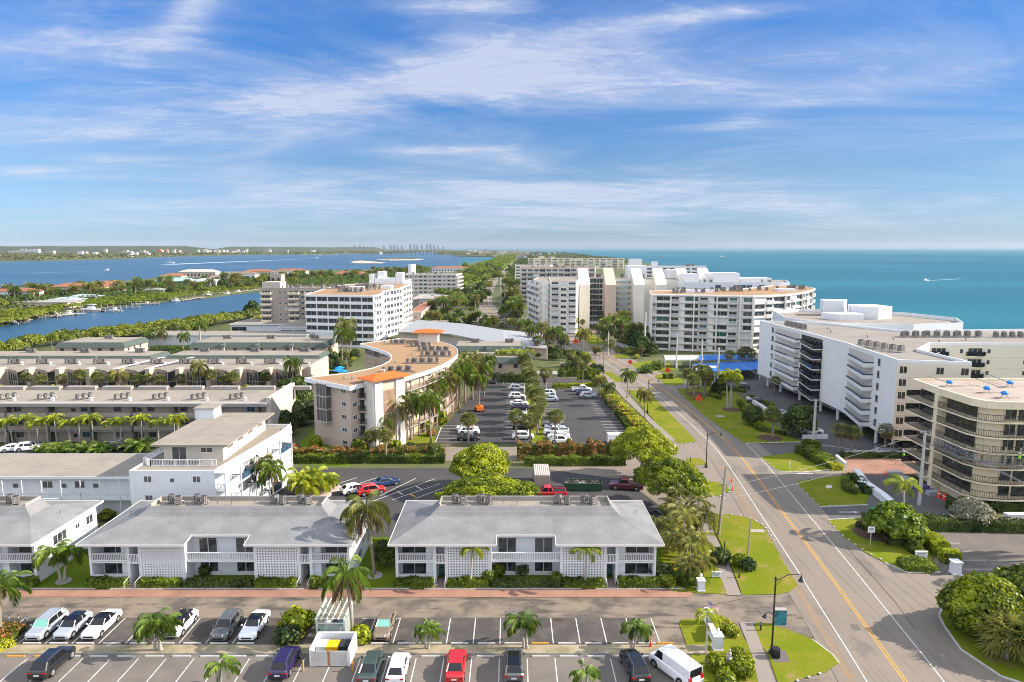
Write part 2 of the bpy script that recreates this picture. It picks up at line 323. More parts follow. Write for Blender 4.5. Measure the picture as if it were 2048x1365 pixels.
def palm(name,label,H,lean,nf,L,curl,nl,ll,lw,mats,tr=(.2,.13),e_lo=-.5,e_hi=1.35,hang=.6,bulge=0,shaft=False,seed=1,dead=0,nuts=False,trunkmat=None):
    random.seed(seed); r=root(name,label,'palm tree')
    k=9; pts=[]; rs=[]
    for i in range(k):
        t=i/(k-1); pts.append((lean[0]*t**1.6,lean[1]*t**1.6,H*t)); rs.append(tr[0]*(1-t)+tr[1]*t+(.12 if i==0 else 0)+bulge*math.exp(-((t-.35)/.25)**2))
    mb=MB().tube(pts,rs,8); mb.part('trunk',trunkmat or M_bark,r,smooth=True)
    top=pts[-1]
    if shaft: MB().tube([top,(top[0],top[1],top[2]+.7)],[tr[1]*1.25,tr[1]*.6],8).part('crownshaft',mats[0],r,smooth=True); top=(top[0],top[1],top[2]+.6)
    vs,fs,ms=[],[],[]
    for i in range(nf):
        t=(i+.5)/nf; e=e_hi+(e_lo-e_hi)*t**.8+random.uniform(-.12,.12)
        frond(vs,fs,top,i*2.39996+random.uniform(-.2,.2),e,L*random.uniform(.88,1.08)*(.85+.3*math.sin(PI*t)),curl*random.uniform(.85,1.15)*(1.1-.35*t),nl,ll,lw,hang,0 if t<.85 or len(mats)<2 or not dead else 1,ms)
    for i in range(dead): frond(vs,fs,(top[0],top[1],top[2]-.1),i*2.4+1,-1.0+random.uniform(-.2,.2),L*.75,.5,nl-4,ll*.8,lw,.4,1,ms)
    me=bpy.data.meshes.new('crown'); me.from_pydata(vs,[],fs)
    for q in mats: me.materials.append(q)
    me.polygons.foreach_set('material_index',ms); me.update(); link('crown',me,r)
    if nuts:
        nb=MB()
        for i in range(8):
            a=i*.8; nb.ell(top[0]+.28*math.cos(a),top[1]+.28*math.sin(a),top[2]-.22-.08*(i%3),.13,.13,.16,6,4)
        nb.part('coconut_bunch',M_leafY,r)
    return proto(r)
def sabal(name,label,H,R,nf,lean,seed,dead=8,mats=None):
    random.seed(seed); r=root(name,label,'palm tree'); mats=mats or [M_leafS,M_leafDead]
    pts=[(lean[0]*(i/6)**1.4,lean[1]*(i/6)**1.4,H*i/6) for i in range(7)]
    MB().tube(pts,[.24]+[.17]*5+[.2],8).part('trunk',M_bark,r,smooth=True); top=Vector(pts[-1])
    vs,fs,ms=[],[],[]
    def fan(d,pl,fl,m):
        d=d.normalized(); s=d.cross(Vector((0,0,1))); s=s.normalized() if s.length>.05 else Vector((1,0,0)); u=s.cross(d)
        c=top+d*pl; c.z-=.12*pl
        q=len(vs); w=.03; vs.extend([tuple(top-s*w),tuple(top+s*w),tuple(c+s*w),tuple(c-s*w)]); fs.append((q,q+1,q+2,q+3)); ms.append(m)
        nb=11
        for j in range(nb):
            a=-1.35+2.7*j/(nb-1); dr=(d*math.cos(a)+s*math.sin(a)+u*(.12*(j%2)-.05)); e=c+dr*fl*random.uniform(.85,1.05); e.z-=fl*.28*random.uniform(.6,1.2)
            sd=dr.cross(u).normalized()*.075; mid=c+(e-c)*.5; mid.z+=.05*fl
            q=len(vs); vs.extend([tuple(c),tuple(mid+sd),tuple(e),tuple(mid-sd)]); fs.append((q,q+1,q+2,q+3)); ms.append(m)
    for i in range(nf):
        z=1-1.35*(i+.5)/nf; a=i*2.39996; rr=math.sqrt(max(0,1-z*z)); fan(Vector((rr*math.cos(a),rr*math.sin(a),z)),R*random.uniform(.45,.6),R*random.uniform(.5,.62),0)
    for i in range(dead):
        a=i*2.4+.7; fan(Vector((.75*math.cos(a),.75*math.sin(a),-.75)),R*.5,R*.5,1)
    me=bpy.data.meshes.new('crown'); me.from_pydata(vs,[],fs)
    for q in mats: me.materials.append(q)
    me.polygons.foreach_set('material_index',ms); me.update(); link('crown',me,r); return proto(r)
LP,LD=[M_leafP,M_leafDead],[M_leafD,M_leafDead]
COCO=[palm('coconut_palm','tall coconut palm',6.5,(.5,.3),24,3.3,1.9,22,.95,.10,LP,seed=s,lean_=0) if False else
      palm('coconut_palm','tall coconut palm',6.5,ln,22,3.2,1.8,22,.95,.105,LP if s%2 else LD,seed=s,dead=2,nuts=True) for s,ln in ((1,(.5,.3)),(2,(-.7,.2)),(3,(.2,-.6)),(4,(0,.15)))]
YPALM=[palm('christmas_palm','slim palm with yellow green fronds',4.4,ln,11,1.7,2.0,14,.62,.11,[M_leafY],tr=(.13,.08),e_lo=-.1,e_hi=1.3,hang=.45,shaft=True,seed=s,trunkmat=M_barkg) for s,ln in ((11,(.3,0)),(12,(-.2,.2)),(13,(.05,.1)))]
ROYAL=[palm('royal_palm','royal palm with a smooth pale trunk',8.5,(.1,0),15,3.0,2.1,20,.85,.12,[M_leafP],tr=(.27,.16),e_lo=-.2,e_hi=1.35,hang=.6,bulge=.05,shaft=True,seed=21,trunkmat=M_barkg)]
CPALM=[palm('young_coconut_palm','young coconut palm',2.9,ln,14,1.9,1.9,16,.7,.10,[M_leafP],tr=(.15,.08),e_lo=-.2,hang=.5,seed=s,trunkmat=M_barkg) for s,ln in ((31,(.5,.1)),(32,(-.45,0)))]
SABAL=[sabal('sabal_palm','round headed sabal palm',5.2,1.75,44,(.1,.1),41),sabal('sabal_palm','round headed sabal palm',4.4,1.7,40,(-.25,.1),42),
       sabal('sabal_palm','sabal palm with tan dead fans',4.6,1.75,34,(.15,-.1),43,dead=18)]
FANP=sabal('fan_palm','large fan palm',2.2,2.6,40,(0,0),44,dead=3,mats=[M_leafD,M_leafDead])
SILP=sabal('silver_fan_palm','silver blue fan palm',2.4,2.4,30,(0,0),45,dead=0,mats=[leafmat('blue_silver_leaf',(.17,.22,.18),(.28,.33,.27),.2,1.),M_leafDead])
def clump(name,label,H,n,R,nf,L,mats,seed,nl=16,ll=.75,trunkmat=None,cat='palm clump'):
    random.seed(seed); r=root(name,label,cat); vs,fs,ms=[],[],[]
    for i in range(n):
        a=i*2.4; q=math.sqrt((i+.5)/n); h=H*random.uniform(.55,1.)*(1.05-.35*q); bx,by=.35*R*q*math.cos(a),.35*R*q*math.sin(a); tx,ty=R*q*math.cos(a),R*q*math.sin(a)
        MB().tube([(bx,by,0),(bx*.6+tx*.4,by*.6+ty*.4,h*.5),(tx,ty,h)],[.09,.07,.06],6).part('stem',trunkmat or M_barkg,r)
        for j in range(nf):
            t=(j+.5)/nf; frond(vs,fs,(tx,ty,h),j*2.4+i,1.3-1.5*t,L*random.uniform(.8,1.1),1.8,nl,ll,.10,.5,0,ms)
    me=bpy.data.meshes.new('crown'); me.from_pydata(vs,[],fs)
    for q in mats: me.materials.append(q)
    me.update(); link('crown',me,r); return proto(r)
ARECA=clump('areca_palm_clump','bright yellow green palm clump',3.2,12,1.7,8,1.7,[M_leafY],51)
SHADYC=clump('palm_clump','tall dense clump of leaning coconut palms',6.2,6,1.9,11,2.3,[M_leafD],52,nl=16,ll=.7,trunkmat=M_barkg)
LOWC=clump('low_palm_clump','low bushy clump of arching palm fronds',1.2,7,1.2,9,1.7,[M_leafP],53,nl=14,ll=.6)
# ---------------------------------------------------------------- broadleaf trees, shrubs, hedges
def cloud(lobes,n,size,top=.25,shell=.3):
    L=np.array(lobes,float); ar=(L[:,3]*L[:,4]+L[:,3]*L[:,5]+L[:,4]*L[:,5]); w=ar/ar.sum()
    i=rng.choice(len(L),n,p=w); d=rng.normal(size=(n,3)); d[:,2]+=top; d/=np.linalg.norm(d,axis=1,keepdims=True)
    rr=1-shell*rng.random(n)**1.6; rad=L[i,3:6]; cen=L[i,:3]+d*rad*rr[:,None]*(1+.07*rng.normal(size=(n,1)))
    nor=d/rad+rng.normal(size=(n,3))*.45/rad.mean(); return cen,nor,size*rng.uniform(.6,1.35,n)
def tree(name,label,H,lobes,n,leaf,m,trunk=(.3,.18),th=None,limbs=5,seed=1,cat='tree',fork=None,top=.3,bark=None):
    global rng
    rng=np.random.default_rng(seed); random.seed(seed); r=root(name,label,cat); th=th or H*.35
    mb=MB().tube([(0,0,-.05),(.05,.03,th*.5),(.1,0,th)],[trunk[0]*1.25,trunk[0],trunk[1]],8)
    for i in range(limbs):
        l=lobes[i*len(lobes)//max(1,limbs)]; mb.tube([(.1,0,th*.9),(l[0]*.5,l[1]*.5,th+(l[2]-th)*.45),(l[0]*.95,l[1]*.95,l[2])],[trunk[1]*.8,trunk[1]*.5,trunk[1]*.2],6)
    mb.part('trunk',bark or M_bark,r,smooth=True)
    c,nn,s=cloud(lobes,n,leaf,top); c[:,2]=np.maximum(c[:,2],.15)
    link('crown',quadcloud('crown',c,nn,s,m),r); return proto(r)
def lobes_dome(R,Hc,z0,n,rl,seed,flat=.6):
    rr=random.Random(seed); out=[]
    for i in range(n):
        q=math.sqrt((i+.3)/n); a=i*2.39996; z=z0+Hc*(1-q*q)*.8+rr.uniform(-.1,.1)*Hc
        s=rl*rr.uniform(.75,1.2); out.append((R*q*math.cos(a)*.82,R*q*math.sin(a)*.82,z,s,s,s*flat))
    return out
POINC=[tree('flame_tree','wide bright green shade tree',7,lobes_dome(6.4,3.6,3.7,64,1.12,s,.62),21000,.235,M_leafA,(.45,.3),2.4,8,seed=s) for s in (61,62)]
ROUND=[tree('round_shade_tree','round green shade tree',5,lobes_dome(2.4,2.6,1.7,38,.72,s,.9),6500,.24,M_leafB,(.2,.13),1.4,5,seed=s) for s in (63,64)]
BIGB=[tree('big_shade_tree','big bright shade tree',5,lobes_dome(3.8,3.6,1.9,70,.85,s,.9),15000,.24,M_leafA if s==91 else M_leafB,(.25,.15),1.6,7,seed=s) for s in (91,92)]
GLOBE=tree('sea_grape_tree','globe shaped glossy tree',5.2,lobes_dome(2.8,3.1,1.7,46,.78,65,.95),7500,.30,leafmat('glossy_leaf',(.06,.12,.008),(.17,.25,.015),.35,.7),(.2,.13),1.2,6,seed=65,top=.1)
DARKT=[tree('dark_evergreen_tree','dark dense evergreen tree',6,lobes_dome(2.7,3.5,1.6,40,.85,s,.95),6500,.26,M_leafC,(.25,.15),1.5,5,seed=s) for s in (66,67)]
BUSHY=[tree('bushy_tree','low bushy tree',3.2,lobes_dome(2.1,1.5,1.0,26,.62,s,.8),3600,.24,mm,(.12,.08),.8,4,seed=s) for s,mm in ((68,M_leafA),(69,M_leafB),(70,M_leafG))]
SILVB=tree('silver_buttonwood','pale silver leaved spreading tree',3.4,lobes_dome(2.5,1.8,1.1,16,.95,71,.8),7000,.2,M_leafSil,(.15,.09),.8,6,seed=71)
FARTREE=[tree('broadleaf_tree','broadleaf tree',6,lobes_dome(3.3,2.9,2.2,22,1.05,s,.85),1900,.5,mm,(.3,.2),2,4,seed=s) for s,mm in ((72,M_leafB),(73,M_leafC),(74,M_leafM),(75,M_leafC))]
def shrub(name,label,R,H,n,leaf,m,seed,cat='shrub'):
    global rng
    rng=np.random.default_rng(seed); lb=[(R*.45*math.cos(i*2.4)*math.sqrt(i/6),R*.45*math.sin(i*2.4)*math.sqrt(i/6),H*.5,R*.6,R*.6,H*.52) for i in range(7)]
    c,nn,s=cloud(lb,n,leaf,.5,.35); c[:,2]=np.maximum(c[:,2],.04); r=link(name,quadcloud(name,c,nn,s,m)); tag(r,label,cat); return proto(r)
BALL=shrub('clipped_ball_shrub','round clipped shrub',.75,1.25,1500,.13,M_leafB,81)
BRIGHT=shrub('bright_shrub','bright leafy shrub',.9,1.3,1100,.19,M_leafA,82)
GOLD=shrub('golden_shrub','golden yellow shrub',.8,1.0,1000,.16,M_leafG,83)
REDSH=shrub('croton_shrub','red and green croton shrub',.8,.9,900,.16,M_leafR,84)
DARKSH=shrub('dark_shrub','dark leafy shrub',.9,1.1,1000,.18,M_leafC,85)
def hedge(pts,w,h,m,label,name='hedge',leaf=.16,dens=60,lump=.12,core=M_leafC,cat='hedge',z0=0.,top_m=None,seed=5):
    "hedge along a ground path: leaf cards over a leafy core"
    g=np.random.default_rng(seed+int(abs(pts[0][0]*7))); mb=MB(); L=[]
    for a,b in zip(pts[:-1],pts[1:]): mb.obox(a,b,w*.8,z0,z0+h*.88)
    cen=[];nor=[]
    for a,b in zip(pts[:-1],pts[1:]):
        l=math.hypot(b[0]-a[0],b[1]-a[1]); u=np.array([(b[0]-a[0])/l,(b[1]-a[1])/l,0]); nv=np.array([u[1],-u[0],0]); A=np.array([a[0],a[1],z0])
        n=int(l*(w+2*h)*dens)+20; s=g.random(n)*l; k=g.random(n)*(w+2*h)
        wob=1+lump*(np.sin(s*1.3+a[0])+.6*np.sin(s*3.1+a[1]))/1.2
        onl=k<h; onr=k>h+w; ont=~onl&~onr
        off=np.where(onl,-w/2,np.where(onr,w/2,k-h-w/2))*wob; z=np.where(onl,k,np.where(onr,w+2*h-k,h))*wob
        c=A+u*s[:,None]+nv*off[:,None]; c[:,2]+=z; c+=g.normal(size=c.shape)*.05*min(1,h)
        nn=np.where(onl[:,None],-nv,np.where(onr[:,None],nv,np.array([0,0,1.])))+g.normal(size=(n,3))*.55
        cen.append(c); nor.append(nn)
        # rounded ends
    cen=np.concatenate(cen); nor=np.concatenate(nor); n=len(cen)
    global rng
    rng=g; me=quadcloud('foliage',cen,nor,leaf*g.uniform(.6,1.4,n),m)
    r=root(name,label,cat,(pts[0][0],pts[0][1],z0)); me.transform(Matrix.Translation((-pts[0][0],-pts[0][1],-z0)))
    link('foliage',me,r); mb.part('stems',core,r,world=True); return r
def thicket(name,label,poly,H,n,leaf,m,kind='stuff',lob=3.0,seed=9,z0=0,step=None,cat=None,hvar=.35):
    "a mass of foliage over a polygon (clumps)"
    g=np.random.default_rng(seed); P_=np.array(poly); x0,y0=P_.min(0); x1,y1=P_.max(0)
    def inside(p):
        c=False; j=len(poly)-1
        for i in range(len(poly)):
            xi,yi=poly[i]; xj,yj=poly[j]
            if (yi>p[1])!=(yj>p[1]) and p[0]<(xj-xi)*(p[1]-yi)/(yj-yi)+xi: c=not c
            j=i
        return c
    lb=[]; tries=0; area=abs(sum(poly[i][0]*poly[(i+1)%len(poly)][1]-poly[(i+1)%len(poly)][0]*poly[i][1] for i in range(len(poly))))/2
    want=int(area/(lob*lob*1.1))+3
    while len(lb)<want and tries<want*30:
        tries+=1; p=(g.uniform(x0,x1),g.uniform(y0,y1))
        if inside(p):
            h=H*(1-hvar*g.random()); s=lob*g.uniform(.8,1.3); lb.append((p[0],p[1],z0+h*.5,s,s,h*.52))
    L=np.array(lb); i=g.integers(0,len(L),n); d=g.normal(size=(n,3)); d[:,2]=np.abs(d[:,2])*1.1+.05; d/=np.linalg.norm(d,axis=1,keepdims=True)
    cen=L[i,:3]+d*L[i,3:6]*(1-.25*g.random(n)[:,None]); nor=d/L[i,3:6]+g.normal(size=(n,3))*.3/lob
    global rng
    rng=g; me=quadcloud(name,cen,nor,leaf*g.uniform(.6,1.4,n),m); o=link(name,me); tag(o,label,cat or None,None,kind); return o
# ---------------------------------------------------------------- vehicles
M_tyre=mat('tyre',(.015,.015,.015),.85); M_rim=mat('alloy_rim',(.45,.45,.46),.35,met=.7); M_chrome=mat('chrome',(.6,.6,.6),.25,met=1.)
M_head=mat('headlight_lens',(.62,.64,.66),.12,spec=.8); M_tail=mat('tail_light_lens',(.35,.01,.012),.2,spec=.6); M_plate=mat('number_plate',(.6,.6,.58),.5); M_carglass=mat('car_glass',(.010,.011,.013),.12,spec=.5)
M_sunsh=mat('windscreen_sunshade',(.20,.50,.42),.4,met=.2); M_under=mat('car_trim_plastic',(.02,.02,.022),.7)
def paint(name,c,met=0.): return mat(name,c,.32,met=met,spec=.5,coat=.8)
CARP={'white':paint('white_car_paint',(.78,.79,.8)),'black':paint('black_car_paint',(.012,.013,.014)),'silver':paint('silver_car_paint',(.42,.46,.5),.35),'red':paint('red_car_paint',(.42,.012,.012)),
 'navy':paint('navy_car_paint',(.012,.035,.10)),'maroon':paint('maroon_truck_paint',(.09,.012,.02)),'purple':paint('dark_purple_car_paint',(.018,.008,.055)),'grey':paint('grey_car_paint',(.085,.09,.088)),'gold':paint('gold_car_paint',(.24,.19,.13),.3),'green':paint('dark_green_car_paint',(.04,.06,.055)),'tan':paint('tan_car_paint',(.36,.31,.25))}
VEH={}
KINDS_={ # L,W,H,hood z,belt z,(hood end, windscreen top, rear glass top, rear glass base) as fractions of L from the nose, tail z
 'sedan':(4.8,1.84,1.45,.92,.95,(.28,.43,.70,.87),1.02),'suv':(4.65,1.88,1.68,1.02,1.05,(.25,.38,.86,.965),1.08),'hatch':(4.3,1.80,1.52,.95,.98,(.24,.38,.82,.95),1.02),
 'pickup':(5.6,1.98,1.85,1.12,1.15,(.25,.35,.56,.60),1.12),'van':(5.5,2.0,2.1,1.15,1.2,(.14,.24,.985,.995),1.2)}
def vehicle(kind,color,roof=None,sunshade=False,label='car'):
    key=(kind,color,roof,sunshade)
    if key in VEH: return VEH[key]
    L,W,H,hz,bz,(a,b,c,d),tz=KINDS_[kind]; pm=CARP[color]; hw=W/2
    r=root({'sedan':'parked_car','suv':'parked_suv','hatch':'parked_hatchback','pickup':'pickup_truck','van':'panel_van'}[kind],label,{'pickup':'pickup truck','van':'van'}.get(kind,'car'))
    # lower body: lofted rings, nose at +y
    Y=lambda f: L/2-f*L
    st=[(0,.70,.32,.60),(.012,.86,.25,hz-.24),(.05,.95,.22,hz-.09),(.13,.99,.20,hz-.04),(a,1,.2,hz+.02),(.5,1,.2,bz),(d,1,.2,tz),(.955,.97,.22,tz-.02),(.99,.95,.26,tz-.06 if kind!='van' else tz),(1,.9,.34,tz-.2)]
    if kind in('pickup',): st[6]=(.62,1,.2,1.12); st[7]=(.97,1,.24,1.12); st[8]=(.995,.98,.3,1.1)
    st=sorted(st); mb=MB(); vs=[];n=10
    for f,wf,z0,z1 in st:
        w=hw*wf; y=Y(f); zm=z0+(z1-z0)*.45; zs=z0+(z1-z0)*.86
        vs+=[(-w*.88,y,z0),(w*.88,y,z0),(w*.98,y,z0+.12),(w,y,zm),(w*.96,y,zs),(w*.80,y,z1),(-w*.80,y,z1),(-w*.96,y,zs),(-w,y,zm),(-w*.98,y,z0+.12)]
    fs=[(i*n+j,i*n+(j+1)%n,(i+1)*n+(j+1)%n,(i+1)*n+j) for i in range(len(st)-1) for j in range(n)]+[tuple(range(n-1,-1,-1)),tuple((len(st)-1)*n+j for j in range(n))]
    mb.add(vs,fs,0)
    # cabin shell: roof, pillars
    wb=hw*.84; wt=hw*.68 if kind!='van' else hw*.8; ya,yb,yc,yd=Y(a+.01),Y(b),Y(c),Y(d-.005); zb0=hz-.02; zr=H
    def ring(y,w,z): return (w,y,z)
    wtr=wt
    mb.add([(-wt,yb,zr-.05),(wt,yb,zr-.05),(wt*.97,(yb+yc)/2,zr),(-wt*.97,(yb+yc)/2,zr),(-wtr*.95,yc,zr-.06),(wtr*.95,yc,zr-.06),
            (-wt-.05,yb,zr-.13),(wt+.05,yb,zr-.13),(wt+.05,(yb+yc)/2,zr-.11),(-wt-.05,(yb+yc)/2,zr-.11),(-wt-.05,yc,zr-.14),(wt+.05,yc,zr-.14)],
           [(0,1,2,3),(3,2,5,4),(6,7,1,0),(7,8,2,1),(9,6,0,3),(8,11,5,2),(10,9,3,4),(11,10,4,5)],1)
    def pil(p,q,w=.07): mb.tube([p,q],w,4,0)
    for s in(-1,1):
        pil((s*wb,ya,zb0),(s*wt,yb,zr-.09),.045); pil((s*wb*1.0,(yb+yc)/2-.1,bz-.03),(s*(wt+.02),(yb+yc)/2-.1,zr-.1),.05); pil((s*wb,yd,tz-.04),(s*wtr,yc,zr-.1),.08)
        if kind in('suv','hatch','van'): mb.add([(s*wb*1.0,yc-.0,tz),(s*wb,yd,tz),(s*wt*1.02,yc-.02,zr-.1),(s*wt*1.0,yc+.45,zr-.1),(s*wb,yc+.25,tz)],[(0,1,2,3,4)],0)
    if kind=='van':
        for s in(-1,1): mb.add([(s*(wb+.02),Y(.36),bz-.05),(s*(wb+.02),yd,bz-.05),(s*(wt+.05),yc,zr-.12),(s*(wt+.05),Y(.36),zr-.12)],[(0,1,2,3)],0)
        mb.add([(-wb,yd-.01,tz-.05),(wb,yd-.01,tz-.05),(wt,yc-.01,1.35),(-wt,yc-.01,1.35)],[(0,1,2,3)],0)
        for i in range(5): mb.box(-wt*.75+i*wt*.37,Y(.95),zr-.03,-wt*.75+i*wt*.37+.06,Y(.3),zr+.02,0)
    if kind=='pickup':
        mb.box(-hw*.72,Y(.965),.98,hw*.72,Y(.62),1.125,2); mb.box(-hw*.9,Y(.995),.9,hw*.9,Y(.965),1.2,0)
        for s in(-1,1): mb.box(s*hw*.82-.07,Y(.98),1.0,s*hw*.82+.07,Y(.61),1.22,0)
    if kind=='suv':
        for s in(-1,1): mb.tube([(s*wt*.9,yb-.2,zr),(s*wt*.9,yc+.1,zr)],.03,4,3)
    # bumper grille and arches
    mb.box(-hw*.55,Y(.012),.38,hw*.55,Y(-.003),.56,2); mb.box(-hw*.7,Y(1.003),.32,hw*.7,Y(.985),.46,2)
    wy=(Y(.185),Y(.80)); wr=.34 if kind in('sedan','hatch') else .39
    for y in wy:
        for s in(-1,1):
            x=s*hw; mb.add([(x*.995+s*.006,y+ (wr+.07)*math.cos(t),wr+(wr+.07)*math.sin(t)) for t in [PI*i/8 for i in range(9)]],[tuple(range(9))],2)
    mb.part('body',[pm,CARP.get(roof) or (M_carglass if roof=='glass' else pm),M_under,M_chrome],r)
    g=MB(); e=.02
    g.add([(-wb+e,ya,zb0),(wb-e,ya,zb0),(wt-e,yb,zr-.08),(-wt+e,yb,zr-.08)],[(0,1,2,3)],1 if sunshade else 0)
    g.add([(-wb+e,yd,tz-.04),(wb-e,yd,tz-.04),(wtr-e,yc,zr-.09),(-wtr+e,yc,zr-.09)],[(3,2,1,0)],0)
    for s in(-1,1): g.add([(s*wb,ya,zb0),(s*wb,yd,tz-.05),(s*wtr,yc,zr-.1),(s*wt,yb,zr-.1)],[(0,1,2,3)],0)
    g.part('windows',[M_carglass,M_sunsh],r)
    for y in wy:
        for s in(-1,1):
            w=MB(); ww=[(s*(hw-.22),0),(s*(hw+.012),0)]; k=14
            for q,(x,_) in enumerate(ww): pass
            vs=[(ww[q][0],wr*math.cos(2*PI*j/k),wr+wr*math.sin(2*PI*j/k)) for q in(0,1) for j in range(k)]
            w.add([(x,y+yy,z) for x,yy,z in vs],[(j,(j+1)%k,k+(j+1)%k,k+j) for j in range(k)]+[tuple(range(k)),tuple(range(k,2*k))],0)
            t=w.part('wheel',M_tyre,r); m2=MB(); x=s*(hw+.02)
            m2.add([(x,y+wr*.62*math.cos(2*PI*j/10),wr+wr*.62*math.sin(2*PI*j/10)) for j in range(10)]+[(x+s*.015,y,wr)],[(j,(j+1)%10,10) for j in range(10)],0); m2.part('rim',M_rim,t)
    for s in(-1,1):
        h=MB(); h.add([(s*hw*.86,Y(.035),hz-.3),(s*hw*.42,Y(.006),hz-.3),(s*hw*.46,Y(.04),hz-.13),(s*hw*.9,Y(.085),hz-.13),(s*hw*.97,Y(.09),hz-.2)],[(0,1,2,3,4)]); h.v=[(x*1.01,y+.03,z+.02) for x,y,z in h.v]; h.part('headlight',M_head,r)
        t=MB(); t.box(min(s*hw*.55,s*hw*.93),Y(1.003),tz-.32,max(s*hw*.55,s*hw*.93),Y(.985),tz-.16 if kind!='van' else tz+.15); t.part('tail_light',M_tail,r)
        mi=MB(); x=s*(hw+.09); mi.box(x-.09,ya-.25,bz-.02,x+.09,ya-.13,bz+.13); mi.part('wing_mirror',pm,r)
    MB().box(-.25,Y(1.006),.58,.25,Y(.99),.72).part('number_plate',M_plate,r)
    if kind=='van': MB().box(-hw*.62,yd-.035,1.42,hw*.62,yd-.005,1.86).part('rear_window',M_carglass,r)
    VEH[key]=proto(r); return VEH[key]
def car(kind,color,x,y,heading,label,group=None,roof=None,sunshade=False,name=None):
    "heading: direction the nose points, degrees (0=+Y north, 90=west)"
    return vehicle(kind,color,roof,sunshade).put((x,y,.03),math.radians(heading),label,group)
def carp(kind,color,px,py,heading,label,**k): x,y=P(px,py); return car(kind,color,x,y,heading,label,**k)
# ---------------------------------------------------------------- setting: ground, water, roads
def PP(l,z=0.): return [P(x,y,z) for x,y in l]
land=MB()
west=PP([(-400,745),(-150,722),(0,697),(110,675),(230,660),(360,643),(480,623),(530,612),(585,596),(640,572),(850,548),(905,534),(950,525),(985,519),(988,514)])
far_w=[(-160,3300),(-340,5200),(-700,8500),(-1300,14000)]; far_e=[(-500,14000),(150,9000),(420,5000),(430,3000),(370,1900),(300,1000),(215,500),(165,300),(145,200),(150,120),(160,0),(160,-300),(-320,-300),(-320,100)]
isl=west+far_w+far_e
struct('island_ground',MB().prism(isl,-2.2,0),M_land)
pen=PP([(-500,720),(-120,668),(0,650),(60,636),(150,621),(250,609),(330,602),(420,594),(470,587),(524,581),(565,577),(640,571)])+PP([(860,547),(850,538),(650,540),(520,541),(400,549),(250,562),(120,571),(0,577),(-300,590),(-600,600)])
struct('peninsula_ground',MB().prism(pen,-2.2,-.03),M_land)
main=PP([(-500,530),(0,523.5),(200,520),(340,514),(480,510.5),(620,510),(740,508),(830,505)])+[(-900,9000),(-1500,14000),(-3000,30000),(-30000,30000),(-12000,3000)]
struct('mainland_ground',MB().prism(main,-2.2,-.03),M_landfar)
# water
def watermat(name,deep,mid,pale,spec,streak):
    m=bpy.data.materials.new(name); m.use_nodes=True; nt=m.node_tree; N=nt.nodes; L=nt.links; b=N['Principled BSDF']
    tc=N.new('ShaderNodeTexCoord'); prev=None
    for (s,st,r0,r1,c,a) in streak:
        mp=N.new('ShaderNodeMapping'); mp.inputs['Scale'].default_value=st; L.new(tc.outputs['Object'],mp.inputs['Vector'])
        n=N.new('ShaderNodeTexNoise'); n.inputs['Scale'].default_value=s; n.inputs['Detail'].default_value=6; L.new(mp.outputs[0],n.inputs['Vector'])
        mr=N.new('ShaderNodeMapRange'); mr.inputs['From Min'].default_value=r0; mr.inputs['From Max'].default_value=r1; mr.inputs['To Max'].default_value=a; L.new(n.outputs['Fac'],mr.inputs['Value'])
        mx=N.new('ShaderNodeMix'); mx.data_type='RGBA'; L.new(mr.outputs[0],mx.inputs['Factor'])
        if prev is None: mx.inputs['A'].default_value=(*deep,1)
        else: L.new(prev,mx.inputs['A'])
        mx.inputs['B'].default_value=(*c,1); prev=mx.outputs['Result']
    L.new(prev,b.inputs['Base Color']); b.inputs['Roughness'].default_value=.35; b.inputs['Specular IOR Level'].default_value=spec
    n=N.new('ShaderNodeTexNoise'); n.inputs['Scale'].default_value=.35; n.inputs['Detail'].default_value=8; L.new(tc.outputs['Object'],n.inputs['Vector'])
    bp=N.new('ShaderNodeBump'); bp.inputs['Strength'].default_value=.8; bp.inputs['Distance'].default_value=.5; L.new(n.outputs['Fac'],bp.inputs['Height']); L.new(bp.outputs[0],b.inputs['Normal'])
    return m
M_ocean=watermat('ocean_water',(.006,.090,.118),None,None,.09,[(.0022,(.35,1.6,1),.42,.62,(.014,.135,.165),.9),(.02,(.25,1.5,1),.5,.75,(.016,.13,.175),.45),(.0009,(1,.5,1),.5,.65,(.004,.066,.115),.7),(.09,(.2,1.2,1),.55,.75,(.03,.15,.19),.35)])
M_lagoon=watermat('lagoon_water',(.024,.075,.135),None,None,.09,[(.003,(.3,1.5,1),.42,.62,(.04,.10,.165),.8),(.0016,(.6,1.2,1),.56,.68,(.07,.16,.21),.7),(.06,(.3,1.5,1),.45,.7,(.022,.08,.15),.5)])
xs=0.
struct('ocean_water',MB().add([(xs,-400,-1),(150000,-400,-1),(150000,150000,-1),(-1000,150000,-1),(-900,14000,-1)],[(0,1,2,3,4)]),M_ocean)
struct('lagoon_water',MB().add([(xs,-400,-1),(-900,14000,-1),(-1000,150000,-1),(-150000,150000,-1),(-150000,-400,-1)],[(0,1,2,3,4)]),M_lagoon)
M_beach=M_sand
LV=[0.004]
def sh(name,pts,m,z,px=True,kind='structure'):
    o=struct(name,MB().sheet(PP(pts) if px else pts,z),m,kind); return o
